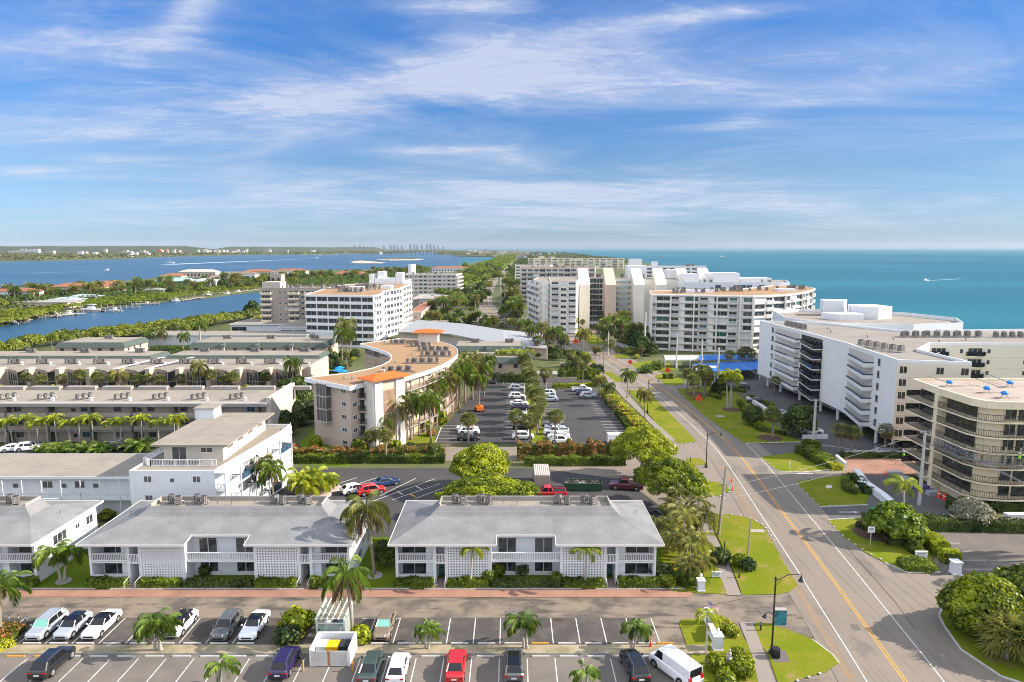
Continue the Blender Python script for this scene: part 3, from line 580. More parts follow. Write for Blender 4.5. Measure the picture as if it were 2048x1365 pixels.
# street
ctr=PP([(1900,1500),(1812,1365),(1712,1226),(1637,1121),(1570,1032),(1518,961),(1470,899),(1414,850),(1347,794),(1297,761),(1234,728),(1178,697),(1130,672),(1068,652),(1005,637),(975,620),(966,604),(972,583),(990,556),(1008,538),(1021,526),(1027,519)])
ctr=[(ctr[0][0]-3,ctr[0][1]-30)]+ctr+[(70,3200),(20,5200)]
def smooth(pts,it=2):
    for _ in range(it):
        o=[pts[0]]
        for a,b in zip(pts[:-1],pts[1:]): o+= [(a[0]*.75+b[0]*.25,a[1]*.75+b[1]*.25),(a[0]*.25+b[0]*.75,a[1]*.25+b[1]*.75)]
        pts=o+[pts[-1]]
    return pts
ctr=smooth(ctr)
def offs(path,d):
    out=[]
    for i,p in enumerate(path):
        a=path[max(0,i-1)]; b=path[min(len(path)-1,i+1)]; l=math.hypot(b[0]-a[0],b[1]-a[1]); out.append((p[0]+(b[1]-a[1])/l*d,p[1]-(b[0]-a[0])/l*d))
    return out
def strip(name,path,d0,d1,z,m,kind='structure'):
    a,b=offs(path,d0),offs(path,d1); n=len(a); mb=MB().add([(x,y,z) for x,y in a]+[(x,y,z) for x,y in b],[(n+i,n+i+1,i+1,i) for i in range(n-1)]); return struct(name,mb,m,kind)
strip('street',ctr,-6.2,6.4,.05,M_road)
strip('road_marking',ctr,-.20,-.09,.058,M_yellow); strip('road_marking',ctr,.09,.20,.058,M_yellow)
strip('road_marking',ctr[:-8],-3.62,-3.5,.058,M_linep); strip('road_marking',ctr[:-8],3.5,3.62,.058,M_linep)
nr_=[p for p in ctr if p[1]<330]; strip('street_shoulder',nr_,-11,-6.1,.016,M_road2); strip('street_shoulder',nr_,6.2,8.5,.016,M_road2)
ns_=[p for p in ctr if p[1]<125]; strip('sandy_edge',ns_,-5.3,-4.5,.056,mat('sandy_road_edge',(.24,.165,.10),.95,noise=(.9,.9),col2=(.19,.155,.12),sharp=(.4,.6)))
for a_,b_,w_ in (((1690,1092),(1790,1205),.10),((1402,1215),(1500,1196),.06),((1790,1205),(1830,1260),.06),((1530,1075),(1600,1180),.05)): struct('asphalt_seam',MB().obox(P(*a_),P(*b_),w_,.05,.060),mat('tar_seam',(.05,.045,.04),.8))
for q_ in ([(1512,1218),(1545,1219),(1552,1228),(1522,1229)],[(1700,1250),(1716,1250),(1722,1262),(1706,1262)],[(560,1225),(640,1222),(650,1232),(565,1236)],[(1010,1222),(1060,1220),(1066,1232),(1012,1233)]): struct('asphalt_patch',MB().sheet(PP(q_),.061),mat('patch_asphalt',(.11,.10,.092),.9,noise=(2,.5),col2=(.15,.13,.11)))
# asphalt aprons west and east
sh('parking_lot',[(-110,30),(33,30),(30.5,52),(30,60),(35,66),(38,74.6),(36,75.6),(-110,75.6)],M_court,.02,px=False)
sh('parking_stalls',[(-60,64.7),(14,64.7),(14,69.8),(-60,69.8)],M_stall,.026,px=False)
sh('parking_stalls',[(-60,40),(19.8,40),(19.8,63.0),(-60,63.0)],M_stall2,.026,px=False)
sh('driveway',[(1395,1222),(1484,1190),(1560,1191),(1600,1180),(1650,1275),(1600,1268),(1530,1250),(1440,1250)],M_court,.032)
sh('paver_walk',[(-90,74.35),(20.3,74.1),(21.2,74.9),(20.6,76.0),(-90,76.0)],M_paver,.06,px=False)
for s in range(0,1): pass
k=MB()
for a,b in ((-90,-49.3),(-47.6,-24.6),(-22.9,-12.1),(-10.4,8.2)): k.box(a,76.02,0,b,76.2,.14)
k.box(9.9,76.02,0,20.4,76.2,.14); k.box(10.0,76.03,.0,20.3,76.1,.1)
struct('kerb',k,M_kerb)
# lawns (gently raised sheets, grass)
def lawn(pts,m=None,z=.075,px=True): return sh('lawn',pts,m or M_grass,z,px)
lawn([(-90,76.2),(21,76.2),(22,90.5),(-90,90.5)],M_grassd,.03,px=False)
lawn([(1320,1080),(1322,1160),(1345,1184),(1453,1190),(1432,1120),(1405,1052),(1385,1025),(1345,1020)])
lawn([(1417,1031),(1440,1028),(1470,1031),(1500,1037),(1525,1052),(1545,1085),(1570,1130),(1588,1160),(1594,1174),(1580,1184),(1555,1190),(1484,1191),(1462,1130),(1430,1064)])
lawn([(1509,1250),(1515,1246),(1540,1249),(1575,1260),(1625,1280),(1665,1310),(1678,1327),(1650,1346),(1595,1362),(1560,1380),(1535,1308),(1518,1288)])
lawn([(1357,1244),(1368,1240),(1415,1240),(1440,1262),(1480,1262),(1500,1300),(1518,1365),(1525,1410),(1412,1410),(1395,1350),(1372,1288)])
lawn([(1372,917),(1402,918),(1416,930),(1380,932)]); lawn([(1404,996),(1390,960),(1441,966),(1462,983),(1439,992)])
lawn([(1197,742),(1222,745),(1252,763),(1226,765)]); lawn([(1254,781),(1285,781),(1308,796),(1369,857),(1393,884),(1358,889),(1320,857),(1290,820)])
lawn([(1150,700),(1180,715),(1192,727),(1165,727),(1140,712)])
for l in ([(1353,780),(1420,772),(1470,785),(1520,825),(1570,868),(1604,884),(1560,888),(1490,888),(1440,855),(1400,825)],[(1308,753),(1332,746),(1363,757),(1367,770),(1332,771)],[(1258,728),(1300,722),(1340,728),(1352,741),(1300,743),(1275,740)],
  [(1224,710),(1256,709),(1258,716),(1232,717)],[(1520,915),(1602,904),(1689,930),(1691,938),(1602,946),(1557,944)],[(1591,964),(1692,951),(1740,985),(1730,1012),(1640,1015)],
  [(1655,1041),(1722,1036),(1800,1058),(1860,1108),(1880,1144),(1816,1147),(1770,1127),(1730,1106),(1690,1077)],[(1883,1219),(2060,1215),(2250,1380),(2140,1400),(2001,1354),(1921,1300),(1890,1256),(1878,1233)],[(1130,655),(1175,660),(1215,690),(1180,690)],[(1040,640),(1090,640),(1075,648)]): lawn(l)
lawn([(960,640),(1000,600),(985,580),(930,600)],M_land,.03)
# wide east frontage of asphalt, SE lot, shaded drives
sh('parking_lot',[(1640,1100),(1700,1085),(1760,1118),(1860,1140),(1880,1090),(1840,1060),(2200,1060),(2700,1500),(1750,1500)],M_road2,.018)
sh('parking_lot',[(1868,1150),(1888,1085),(1866,1064),(2230,1064),(2500,1160)],mat('right_lot_asphalt',(.115,.103,.094),.9,noise=(.35,.8),col2=(.16,.14,.122),layers=[(7,.4,(.09,.082,.076),(.5,.75),(1,1,1))]),.024)
rl=MB()
for a_,b_ in (((1873,1087),(1920,1087)),((1899,1103),(1945,1103)),((1917,1121),(1972,1121)),((1926,1139),(2000,1139)),((1920,1152),(2010,1152))): rl.obox(P(*a_),P(*b_),.11,.024,.034)
struct('parking_lines',rl,M_linep)
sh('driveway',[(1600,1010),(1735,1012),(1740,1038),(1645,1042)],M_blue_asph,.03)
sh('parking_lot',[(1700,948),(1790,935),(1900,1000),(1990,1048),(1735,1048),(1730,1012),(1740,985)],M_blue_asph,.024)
sh('paver_walk',[(1688,918),(1790,895),(1900,915),(1900,945),(1770,950),(1692,948)],M_paver,.034)
sh('driveway',[(1560,940),(1692,933),(1700,950),(1590,962)],M_road2,.028)
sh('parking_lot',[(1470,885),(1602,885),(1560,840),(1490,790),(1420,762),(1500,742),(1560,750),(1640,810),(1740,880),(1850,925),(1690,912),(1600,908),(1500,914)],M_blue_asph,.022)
sh('driveway',[(1330,770),(1420,762),(1440,775),(1350,782)],M_road2,.03)
# sidewalks
sh('sidewalk',[(1395,1031),(1421,1095),(1452,1186),(1454,1192),(1483,1192),(1481,1188),(1454,1120),(1426,1064),(1413,1029)],M_walk,.085)
sh('sidewalk',[(1478,1246),(1505,1315),(1516,1365),(1525,1420),(1562,1420),(1550,1365),(1528,1305),(1505,1246)],M_walk,.085)
sh('sidewalk',[(1195,748),(1225,772),(1245,795),(1305,852),(1318,868),(1345,885),(1350,880),(1322,856),(1285,822),(1256,790),(1235,768),(1206,745)],M_walk,.085)
sh('bin_pad',[(1536,1300),(1570,1302),(1580,1326),(1548,1326)],mat('pad_asphalt',(.12,.11,.105),.9),.09)
# north of the white blocks: dark lot, mid lane, main lot
sh('parking_lot',[(-47,91),(24,91),(36,100),(37,110),(26,121),(-47,121)],M_black,.014,px=False)
sh('side_road',[(1090,885),(1260,888),(1370,905),(1420,950),(1440,1030),(1390,1035),(1330,1020),(1250,960),(1100,940)],M_road2,.020)
sh('driveway',[(660,912),(860,895),(1255,893),(1370,885),(1420,905),(1430,925),(1250,918),(680,925)],M_road2,.026)
sh('parking_lot',[(-17,137),(29,137),(27.5,160),(25.5,205),(-10,205),(-12,175),(-14,160)],M_black,.030,px=False)
sh('lawn',[(4.1,137.2),(12.5,137.2),(12.5,138.2),(7,138.5),(6.2,200),(3.9,200)],M_grass,.06,px=False)
sh('lawn',[(-21,136),(-16,137),(-16.5,142),(-18.5,150),(-24,140)],M_grass,.06,px=False); sh('lawn',[(-28,130),(-18,130),(-17,133),(-22,136)],M_grass,.06,px=False)
sh('parking_lot',[(-120,118),(-42,118),(-42,134.5),(-120,134.5)],M_black,.014,px=False)
sh('lawn',[(-44,124),(-30,122),(-33,140),(-44,150)],M_grassd,.02,px=False)
# boulevard junction and the lots beyond it
sh('side_road',[(1000,652),(1110,668),(1300,672),(1290,655),(1150,650),(1060,636),(985,634)],M_road2,.03); sh('side_road',[(600,642),(860,640),(985,630),(985,642),(700,648),(600,648)],M_road2,.042)
sh('parking_lot',[(1110,636),(1296,634),(1296,668),(1190,668)],M_road2,.038)
sh('parking_lot',[(861,641),(905,632),(905,645),(850,647)],M_road2,.052)
sh('sandy_strip',[(1000,560),(1008,540),(1022,524),(1026,524),(1004,556),(1000,590)],M_walk,.04); 
# parking lines
ln=MB(); X0=-1.24
for i in range(-19,7):
    x=X0+2.73*i
    if not(-11<i<-5 and i not in(-10,)) : ln.box(x-.05,64.9,.026,x+.05,69.7,.034)
    ln.box(x-.05,40,.026,x+.05,62.3,.034)
ln.box(-16.3,69.62,.026,-12.2,69.72,.034)
struct('parking_lines',ln,M_linep)
ln=MB()
for i in range(24):
    y=139+2.65*i
    for a,b in ((-1.6,3.4),(20.6,25.8),(7,12)):
        if b<13 and i<1: continue
        ln.box(a,y-.05,.03,b,y+.05,.042)
for i in range(6): ln.box(-15.8,138+2.65*i,.03,-11,138.1+2.65*i,.042)
for i in range(5): ln.box(-8+2.7*i,200,.03,-7.9+2.7*i,204.8,.042)
ln.box(3.5,138,.03,3.7,200,.12); ln.box(25.9,138,.03,26.1,200,.12); ln.box(-16,137.6,.03,-15.85,150,.12)
for a,b in (((665,971),(714,956)),((688,977),(754,956)),((760,992),(832,957)),((745,1003),(870,958)),((785,1000),(880,968)),((830,998),(890,975))):
    ln.obox(P(*a),P(*b),.12,.014,.022)
struct('parking_lines',ln,M_linep)
ar=MB()
for px,py,dx in ((1614,948,-1),(1692,1025,1)):
    x,y=P(px,py); ar.box(x-1.1,y-.12,.03,x+1.1,y+.12,.045); ar.add([(x+dx*1.1,y-.4,.045),(x+dx*1.1,y+.4,.045),(x+dx*2.0,y,.045)],[(0,1,2) if dx>0 else (0,2,1)])
struct('road_arrow',ar,M_linep)
# kerbs along the lawns
def kerb(pts,w=.18,h=.15,px=True):
    pts=PP(pts) if px else pts; k=MB()
    for a,b in zip(pts[:-1],pts[1:]): k.obox(a,b,w,0,h)
    struct('kerb',k,M_kerb)
kerb([(1918,1218),(1883,1219),(1878,1233),(1890,1256),(1921,1300),(2001,1354),(2140,1400)])
kerb([(1770,1127),(1816,1147),(1880,1146)]); kerb([(1640,1015),(1735,1011)]); kerb([(1655,1041),(1722,1037)]); kerb([(1557,944),(1602,946),(1691,938)])
kerb([(1490,888),(1602,885),(1740,905)],.15,.12); kerb([(1678,1327),(1665,1310),(1625,1280)],.12,.08)
med=MB(); med.box(-58,63.1,0,19.6,64.55,.1); struct('median_ground',med,M_dirt)
kb=MB(); kb.box(-58,63.0,0,19.6,63.12,.13); struct('kerb',kb,mat('worn_kerb',(.3,.28,.25),.9,noise=(.8,.7),col2=(.2,.18,.16)))
st=[]
def stop(x,y,yellow=False,i=[0]):
    if not st: 
        m=MB().frus(-.9,-.09,.9,.09,0,-.87,-.05,.87,.05,.13).mesh('wheel_stop',M_kerb); m2=m.copy(); m2.materials[0]=M_yellow; st.extend([m,m2])
    o=link('wheel_stop',st[1 if yellow else 0],None,(x,y,.03)); return tag(o,'yellow painted concrete wheel stop at a stall end' if yellow else 'white painted concrete wheel stop at a stall end','wheel stop','yellow wheel stops' if yellow else 'white wheel stops in the parking lots')
for i in range(-19,6):
    x=X0+2.73*(i+.5)
    if not(-10<i<-6): stop(x,64.85,i in(1,))
    if i not in(-7,-6): stop(x,62.65,i in(-18,-17))
stop(X0+2.73*6.2,64.9,True)
for a,b,yl in ((682,974,0),(800,987,0),(825,992,1),(838,977,0),(697,981,0)):
    x,y=P(a,b); o=stop(x,y,bool(yl)); o.rotation_euler=(0,0,-.9)
# sand bars, mangrove islet in the lagoon
sbm=M_sand
for nm,pl in (('sand_bar',[(700,526.5),(712,524),(740,523),(770,526),(760,527.5),(720,527.5)]),('sand_bar',[(752,520.5),(775,518),(812,517),(848,519),(835,521),(780,521.5)])):
    struct(nm,MB().prism(PP(pl,-1),-1.6,-.3),sbm)
for c,r in (((712,524.5),9),((722,524),12),((731,525),8)):
    x,y=P(*c); struct('sand_mound',MB().ell(x,y,-1.5,r*1.6,r*2.5,5),sbm)
# low ridge beyond the mainland shore
rg=MB(); random.seed(3)
def ridge(x0,y0,x1,y1,h,n,name,m,w=500):
    vs=[];fs=[]
    for i in range(n+1):
        t=i/n; x=x0+(x1-x0)*t; y=y0+(y1-y0)*t; hh=h*min(1,14*t,9*(1-t))*(.95+.03*math.sin(t*9)+.02*math.sin(t*71)+random.uniform(-.02,.02))
        vs+=[(x,y-w,0),(x,y,hh),(x,y+w,0)]
    fs=[(3*i+j,3*i+3+j,3*i+4+j,3*i+1+j) for i in range(n) for j in(0,1)]
    struct(name,MB().add(vs,fs),m)
M_ridge=mat('distant_woods',(.025,.04,.014),.95,noise=(.012,.8),col2=(.045,.06,.022),layers=[(.0016,.3,(.16,.17,.12),(.6,.75),(1,1,1))])
ridge(-6500,4800,-2600,6600,61,160,'distant_ridge',M_ridge,900); ridge(-2900,6600,-1700,9600,56,80,'distant_ridge',M_ridge,700)
# ---------------------------------------------------------------- building kit
WM={}
def wmesh(kind,w,h,fr,gl,mull=1,fw=.07,pr=.05):
    k=(kind,round(w,1),round(h,1),fr.name,gl.name,mull)
    if k not in WM:
        b=MB(); b.box(0,-pr*.4,0,w,.02,h,1)
        for a in ((0,0,w,fw),(0,h-fw,w,h)): b.box(a[0],-pr,a[1],a[2],-pr*.3,a[3],0)
        b.box(0,-pr,fw,fw,-pr*.3,h-fw,0); b.box(w-fw,-pr,fw,w,-pr*.3,h-fw,0)
        for i in range(mull): x=w*(i+1)/(mull+1); b.box(x-fw*.4,-pr*.9,fw,x+fw*.4,-pr*.3,h-fw,0)
        WM[k]=b.mesh(kind,[fr,gl])
    return WM[k]
def rail_mesh(w,d,style,h=1.05):
    k=('rail',round(w,1),round(d,1),style)
    if k not in WM:
        b=MB(); m={'white':M_trim,'black':M_blackm,'glass':M_glassb,'solid':M_trim,'beige':M_beigew,'mesh':M_screen,'dglass':M_carglass,'cream':M_creamw}[style]
        segs=[((0,-d),(w,-d)),((0,-d),(0,0)),((w,-d),(w,0))] if d>.2 else [((0,0),(w,0))]
        for A,B in segs:
            if style in('solid','glass','beige','mesh','dglass','cream'): b.obox(A,B,.08,.1,h*.95); b.obox(A,B,.1,h*.95,h)
            else:
                b.obox(A,B,.08,h-.1,h); b.obox(A,B,.06,.1,.18); l=math.hypot(B[0]-A[0],B[1]-A[1]); sp=.19 if style=='white' else .28; n=max(2,int(l/sp)); t=.085 if style=='white' else .05
                for i in range(n+1):
                    x=A[0]+(B[0]-A[0])*i/n; y=A[1]+(B[1]-A[1])*i/n; b.box(x-t/2,y-t/2,.12,x+t/2,y+t/2,h-.05)
        WM[k]=b.mesh('railing',m)
    return WM[k]
def slab_mesh(w,d,m,t=.2):
    k=('slab',round(w,1),round(d,1),m.name)
    if k not in WM: WM[k]=MB().box(-.06,-d-.06,-t,w+.06,0,0).mesh('balcony',m)
    return WM[k]
OVER={}; CNT={}
def put(rt,name,me,loc,ang,sub=None):
    k=(rt.name,name); CNT[k]=CNT.get(k,0)+1
    l=(loc[0]-rt.location[0],loc[1]-rt.location[1],loc[2]-rt.location[2])
    if CNT[k]>97: OVER.setdefault((rt,name),[]).append((me,l,ang)); return None
    return link(name,me,rt,l,ang)
def flush():
    for (rt,name),L in OVER.items():
        b=MB(); mats=[]
        for me,l,ang in L:
            c,s=math.cos(ang),math.sin(ang)
            o=len(b.v); b.v.extend([(v.co.x*c-v.co.y*s+l[0],v.co.x*s+v.co.y*c+l[1],v.co.z+l[2]) for v in me.vertices])
            for q in me.materials:
                if q not in mats: mats.append(q)
            for p in me.polygons: b.f.append(tuple(o+i for i in p.vertices)); b.m.append(mats.index(me.materials[p.material_index]))
        ob=link(name,b.mesh(name,mats),rt); ob['kind']='stuff'
def edge(A,B):
    l=math.hypot(B[0]-A[0],B[1]-A[1]); return l,((B[0]-A[0])/l,(B[1]-A[1])/l),math.atan2(B[1]-A[1],B[0]-A[0])
def ccw(p): return p if sum(p[i][0]*p[(i+1)%len(p)][1]-p[(i+1)%len(p)][0]*p[i][1] for i in range(len(p)))>0 else p[::-1]
def fac(rt,A,B,nf,fh,z0,pat,frame=M_trim,glass=M_glass,rail='white',slab=None,d=1.3,wh=.48,sill=.28,mull=1,vary=None,skip=(),dh=.74):
    "pat: string of bay letters, each one unit wide: w window, v wide band window, b balcony with doors, r recessed dark door with flush railing, s solid, o small window"
    l,u,ang=edge(A,B); n=len(pat); bw=l/n; g=random.Random(int(A[0]*10+A[1]*3))
    # merge runs in capitals, ie 'BB' is one balcony two units wide
    i=0; cells=[]
    while i<n:
        c=pat[i]; j=i+1
        if c.isupper():
            while j<n and pat[j]==c: j+=1
        cells.append((c.lower(),i*bw,(j-i)*bw)); i=j
    for f in range(nf):
        for ci,(c,s0,w) in enumerate(cells):
            if c=='s' or (f,ci) in skip: continue
            z=z0+f*fh; gl=glass
            if vary and g.random()<vary[0]: gl=g.choice(vary[1])
            def at(s,off=0.): return (A[0]+u[0]*s+u[1]*off,A[1]+u[1]*s-u[0]*off)
            if c in 'wvo':
                ww=w*{'w':.66,'v':.93,'o':.4}[c]; hh=fh*{'w':wh,'v':.62,'o':wh*.7}[c]; x,y=at(s0+(w-ww)/2); sl=sill if c!='v' else .22
                put(rt,'window',wmesh('window',ww,hh,frame,gl,mull if c!='o' else 0),(x,y,z+fh*sl),ang)
            elif c=='b':
                ww=w*.8; x,y=at(s0+(w-ww)/2); put(rt,'window',wmesh('window',ww,fh*dh,frame,gl,max(1,int(ww/1.6))),(x,y,z+.12),ang)
                x,y=at(s0+w*.03); o=put(rt,'balcony',slab_mesh(w*.94,d,slab or frame),(x,y,z+.1),ang)
                if o: link('railing',rail_mesh(w*.94,d,rail),o,(0,0,0))
                else: OVER.setdefault((rt,'balcony'),[]).append((rail_mesh(w*.94,d,rail),(x-rt.location[0],y-rt.location[1],z+.1),ang))
            elif c=='r':
                ww=w*.95; x,y=at(s0+(w-ww)/2,.0); put(rt,'window',wmesh('window',ww,fh*.8,frame,gl,max(1,int(ww/1.8))),(x,y,z+.1),ang)
                x,y=at(s0+(w-ww)/2,.16); put(rt,'railing',rail_mesh(ww,0,rail,1.0),(x,y,z+.1),ang)
def block(name,label,cat,poly,h,wall,roof,par=.45,z0=0.,parw=.25,wz=0.,over=0.,group=None):
    poly=ccw(poly); cx=sum(p[0] for p in poly)/len(poly); cy=sum(p[1] for p in poly)/len(poly)
    rt=root(name,label,cat,(cx,cy,0),group=group); n=len(poly)
    MB().prism(poly,z0,h-.02).part('wall',wall,rt,world=True)
    inner=inset(poly,parw); 
    if over:
        MB().prism(inset(poly,-over),h-.02,h+.28).part('roof',[roof],rt,world=True)
        fa=MB(); op=inset(poly,-over-.03)
        for i in range(n): fa.obox(op[i],op[(i+1)%n],.08,h-.05,h+.33)
        fa.part('fascia',M_trim if wall is not M_brownw else M_conc,rt,world=True)
    else:
        MB().sheet(inner,h+.02).part('roof',roof,rt,world=True)
        pb=MB()
        for i in range(n):
            a,b=poly[i],poly[(i+1)%n]; c,d_=inner[i],inner[(i+1)%n]
            pb.prism([a,b,d_,c],h-.02,h+par)
        pb.part('parapet',wall,rt,world=True)
    return rt,poly
def inset(poly,d):
    n=len(poly); out=[]
    for i in range(n):
        a,b,c=poly[i-1],poly[i],poly[(i+1)%n]
        l1=math.hypot(b[0]-a[0],b[1]-a[1]); l2=math.hypot(c[0]-b[0],c[1]-b[1])
        n1=(-(b[1]-a[1])/l1,(b[0]-a[0])/l1); n2=(-(c[1]-b[1])/l2,(c[0]-b[0])/l2)
        k=1+n1[0]*n2[0]+n1[1]*n2[1]; k=max(k,.25); out.append((b[0]+(n1[0]+n2[0])*d/k,b[1]+(n1[1]+n2[1])*d/k))
    return out
def bands(rt,pts,nf,fh,z0,m,t=.35,pr=.12,zo=-.18,closed=False):
    b=MB()
    n=len(pts)
    for f in range(nf+1):
        for i in range(n if closed else n-1): b.obox(pts[i],pts[(i+1)%n],pr*2,z0+f*fh+zo,z0+f*fh+zo+t)
    b.part('floor_band',m,rt,world=True)
acm=[]
def ac(rt,x,y,z,k=0,ang=0.,s=1.):
    if not acm:
        for q in range(2):
            b=MB()
            if q==0:
                b.cyl(0,0,.25,1.15,.42,.42,12,0); b.cyl(0,0,1.15,1.2,.46,.46,12,2); b.cyl(0,0,1.2,1.24,.34,.34,12,1)
                for i in range(12):
                    t=2*PI*i/12; b.box(.43*math.cos(t)-.02,.43*math.sin(t)-.02,.3,.43*math.cos(t)+.02,.43*math.sin(t)+.02,1.12,1)
            else:
                b.box(-.42,-.42,.25,.42,.42,1.15,0); b.cyl(0,0,1.15,1.22,.36,.36,12,1)
                for i in range(6): b.box(-.43,-.38,.35+i*.13,.43,.38,.39+i*.13,1); b.box(-.38,-.43,.35+i*.13,.38,.43,.39+i*.13,1)
            for a in(-.35,.35):
                b.box(a-.03,-.4,0,a+.03,-.34,.25,2); b.box(a-.03,.34,0,a+.03,.4,.25,2)
            b.box(-.7,-.45,.2,.7,-.38,.26,2); b.box(-.7,.38,.2,.7,.45,.26,2); b.tube([(.42,0,.5),(.7,.1,.4),(.7,.1,0)],.04,5,3)
            acm.append(b.mesh('rooftop_condenser',[M_acunit,M_acdark,M_greym,M_trim]))
    o=link('rooftop_condenser',acm[k%2],rt,(x-rt.location[0],y-rt.location[1],z-rt.location[2]),ang,(s,s,s)); return o
vm=[]
def vent(rt,x,y,z,k=0):
    if not vm:
        vm.append(MB().cyl(0,0,0,.45,.12,.12,8).ell(0,0,.55,.26,.26,.2,8,5).mesh('roof_vent',M_greym)); vm.append(MB().box(-.25,-.25,0,.25,.25,.6).box(-.3,-.3,.6,.3,.3,.7).mesh('roof_vent',M_trim)); vm.append(MB().tube([(0,0,0),(0,0,.5),(.2,0,.6)],.06,6).mesh('roof_vent',M_greym))
    link('roof_vent',vm[k],rt,(x-rt.location[0],y-rt.location[1],z-rt.location[2]))
# ---------------------------------------------------------------- the white two storey blocks
def white_block(label):
    rt=root('apartment_block',label,'apartment block',(1.65,77.4,0),group=None)
    H=5.25
    b=MB(); b.prism([(-15.6,2.2),(-9.45,2.2),(-9.45,7),(-4.4,7),(-4.4,2.2),(4.4,2.2),(4.4,7),(9.45,7),(9.45,2.2),(15.6,2.2),(15.6,12.2),(-15.6,12.2)],0,H); b.part('wall',M_white,rt)
    b=MB()
    for s in(-1,1):
        for x0,x1 in ((15.3,15.6),(10.75,11.1),(9.45,9.7)): b.box(min(s*x0,s*x1),0,0,max(s*x0,s*x1),2.21,H)
        b.box(min(s*4.1,s*4.35),0,0,max(s*4.1,s*4.35),2.3,H)
        for z in(0.,2.68): b.box(min(s*11.1,s*15.3),.02,z-.05 if z else 0,max(s*11.1,s*15.3),2.2,z+.17)
        b.box(min(s*11.1,s*12.0),.5,0,max(s*11.1,s*12.0),2.21,H)
    b.box(-4.1,.35,2.6,4.1,2.2,2.82); b.parts('side_wall',M_white,rt,False)
    # breeze block screens
    for s in(-1,1):
        x0=min(s*4.35,s*9.45); x1=max(s*4.35,s*9.45); g=MB(); n=15; w=(x1-x0)/n; hz=H/16; t=.085
        for i in range(n+1): x=x0+i*w; g.box(x-t,.05,0,x+t,.22,H-.05)
        for j in range(17): z=j*hz; g.box(x0,.06,max(0,z-t*.9),x1,.21,min(H-.03,z+t*.9))
        g.box(x0-.02,0,0,x0+.14,.26,H); g.box(x1-.14,0,0,x1+.02,.26,H); g.box(x0,.02,2.58,x1,.24,2.78)
        sc_=g.part('breeze_block_screen',M_trim,rt)
    def winf(x,y,z,w,h,gl=M_glass,fr=M_trim,mull=1):
        o=link('window',wmesh('pane',w,h,fr,gl,mull,.08,.06),rt,(x,y,z)); return o
    for s,fl in ((-1,0),(1,1)):
        x=-15.25 if s<0 else 12.0
        for z in(.2,2.9):
            winf(x+.05,2.18,z,3.15,2.25 if z<1 else 2.2,M_glass if not(s>0 and z>1) else M_screen)
            if s>0: pass
        for z in(.17,2.85):
            o=MB(); o.box(min(s*11.1,s*15.3),0,z+.9,max(s*11.1,s*15.3),.12,z+1.0); o.box(min(s*11.1,s*15.3),0.02,z+.06,max(s*11.1,s*15.3),.1,z+.16)
            for i in range(20):
                xx=min(s*11.1,s*15.3)+.1+i*.21; o.box(xx-.03,.03,z+.1,xx+.03,.09,z+.92)
            o.part('balcony_railing',M_trim,rt)
        # entrance: dark passage, green door, little railing over it
        xa,xb=(min(s*9.7,s*10.75),max(s*9.7,s*10.75))
        d=MB().box(xa+.12,2.1,0.05,xb-.08,2.19,2.15,0).box(xa+.2,2.07,1.2,xb-.17,2.12,1.9,1).box(xa+.2,2.07,.3,xb-.17,2.12,.95,1); d.part('door',[mat('dark_green_door',(.02,.06,.05),.5),mat('door_panel_green',(.06,.16,.13),.5)],rt)
        o=MB().box(xa,.0,3.7,xb,.08,3.78).box(xa,.0,2.58,xb,1.45,2.75)
        for i in range(6): xx=xa+.09+i*.18; o.box(xx-.035,.02,2.75,xx+.035,.08,3.72)
        o.part('balcony_railing',M_trim,rt)
        MB().box(xa-.1,-1.35,0,xb+.1,1.4,.06).part('entrance_path',mat('path_tile',(.26,.2,.17),.8),rt)
        h=MB()
        for xx in(xa-.12,xb+.12): h.tube([(xx,-1.3,0),(xx,-1.3,.85),(xx,-.2,1.0),(xx,.3,1.0)],.035,5)
        h.part('handrail',M_trim,rt)
    o=MB().box(-4.1,.3,3.75,4.1,.42,3.85).box(-4.1,.32,2.84,4.1,.4,2.92)
    for i in range(39): xx=-4.0+i*.21; o.box(xx-.03,.33,2.9,xx+.035,.39,3.78)
    o.part('balcony_railing',M_trim,rt)
    for x,z,gl in((-3.4,2.95,M_glass),(1.1,2.95,M_screen),(-3.4,.5,M_glass),(1.1,.5,M_glass)): winf(x,2.18,z,2.3,2.0 if z>1 else 1.85,gl)
    # east and west side windows
    for s in(-1,1):
        for y,z,w,h in((3.2,3.3,2.6,1.3),(7.6,3.6,.9,.7),(9.8,3.2,1.5,1.2),(3.6,.7,2.6,1.3),(9.6,.7,1.5,1.2)):
            link('window',wmesh('pane',w,h,M_trim,M_glass,2 if w>2 else 1),rt,(s*15.6,y if s>0 else y+w,z),PI/2*s)
    # roof: low hip skirt with a notch, steep inner ring, sunken well
    ex,ey0,ey1,ez=16.25,-1.3,13.0,5.5; ix,iy0,iy1=12.05,4.6,8.4; iz=6.62; tx,ty0=10.9,5.45; tz=7.6; nx,nz=3.5,5.86; ny=.7
    v=[(-ex,ey0,ez),(-nx,ey0,ez),(-nx,ny,nz),(nx,ny,nz),(nx,ey0,ez),(ex,ey0,ez),(ex,ey1,ez),(-ex,ey1,ez),(-ix,iy0,iz),(ix,iy0,iz),(ix,iy1,iz),(-ix,iy1,iz),(-nx,iy0,iz),(nx,iy0,iz)]
    r=MB(); r.add(v,[(0,1,12,8),(1,2,12),(2,3,13,12),(3,4,13),(4,5,9,13),(5,6,10,9),(6,7,11,10),(7,0,8,11)])
    r.add([(-ix,iy0,iz),(ix,iy0,iz),(tx,ty0,tz),(-tx,ty0,tz),(ix,iy1,iz),(tx,iy1,tz),(-ix,iy1,iz),(-tx,iy1,tz)],[(0,1,2,3),(1,4,5,2),(6,0,3,7),(4,6,7,5)])
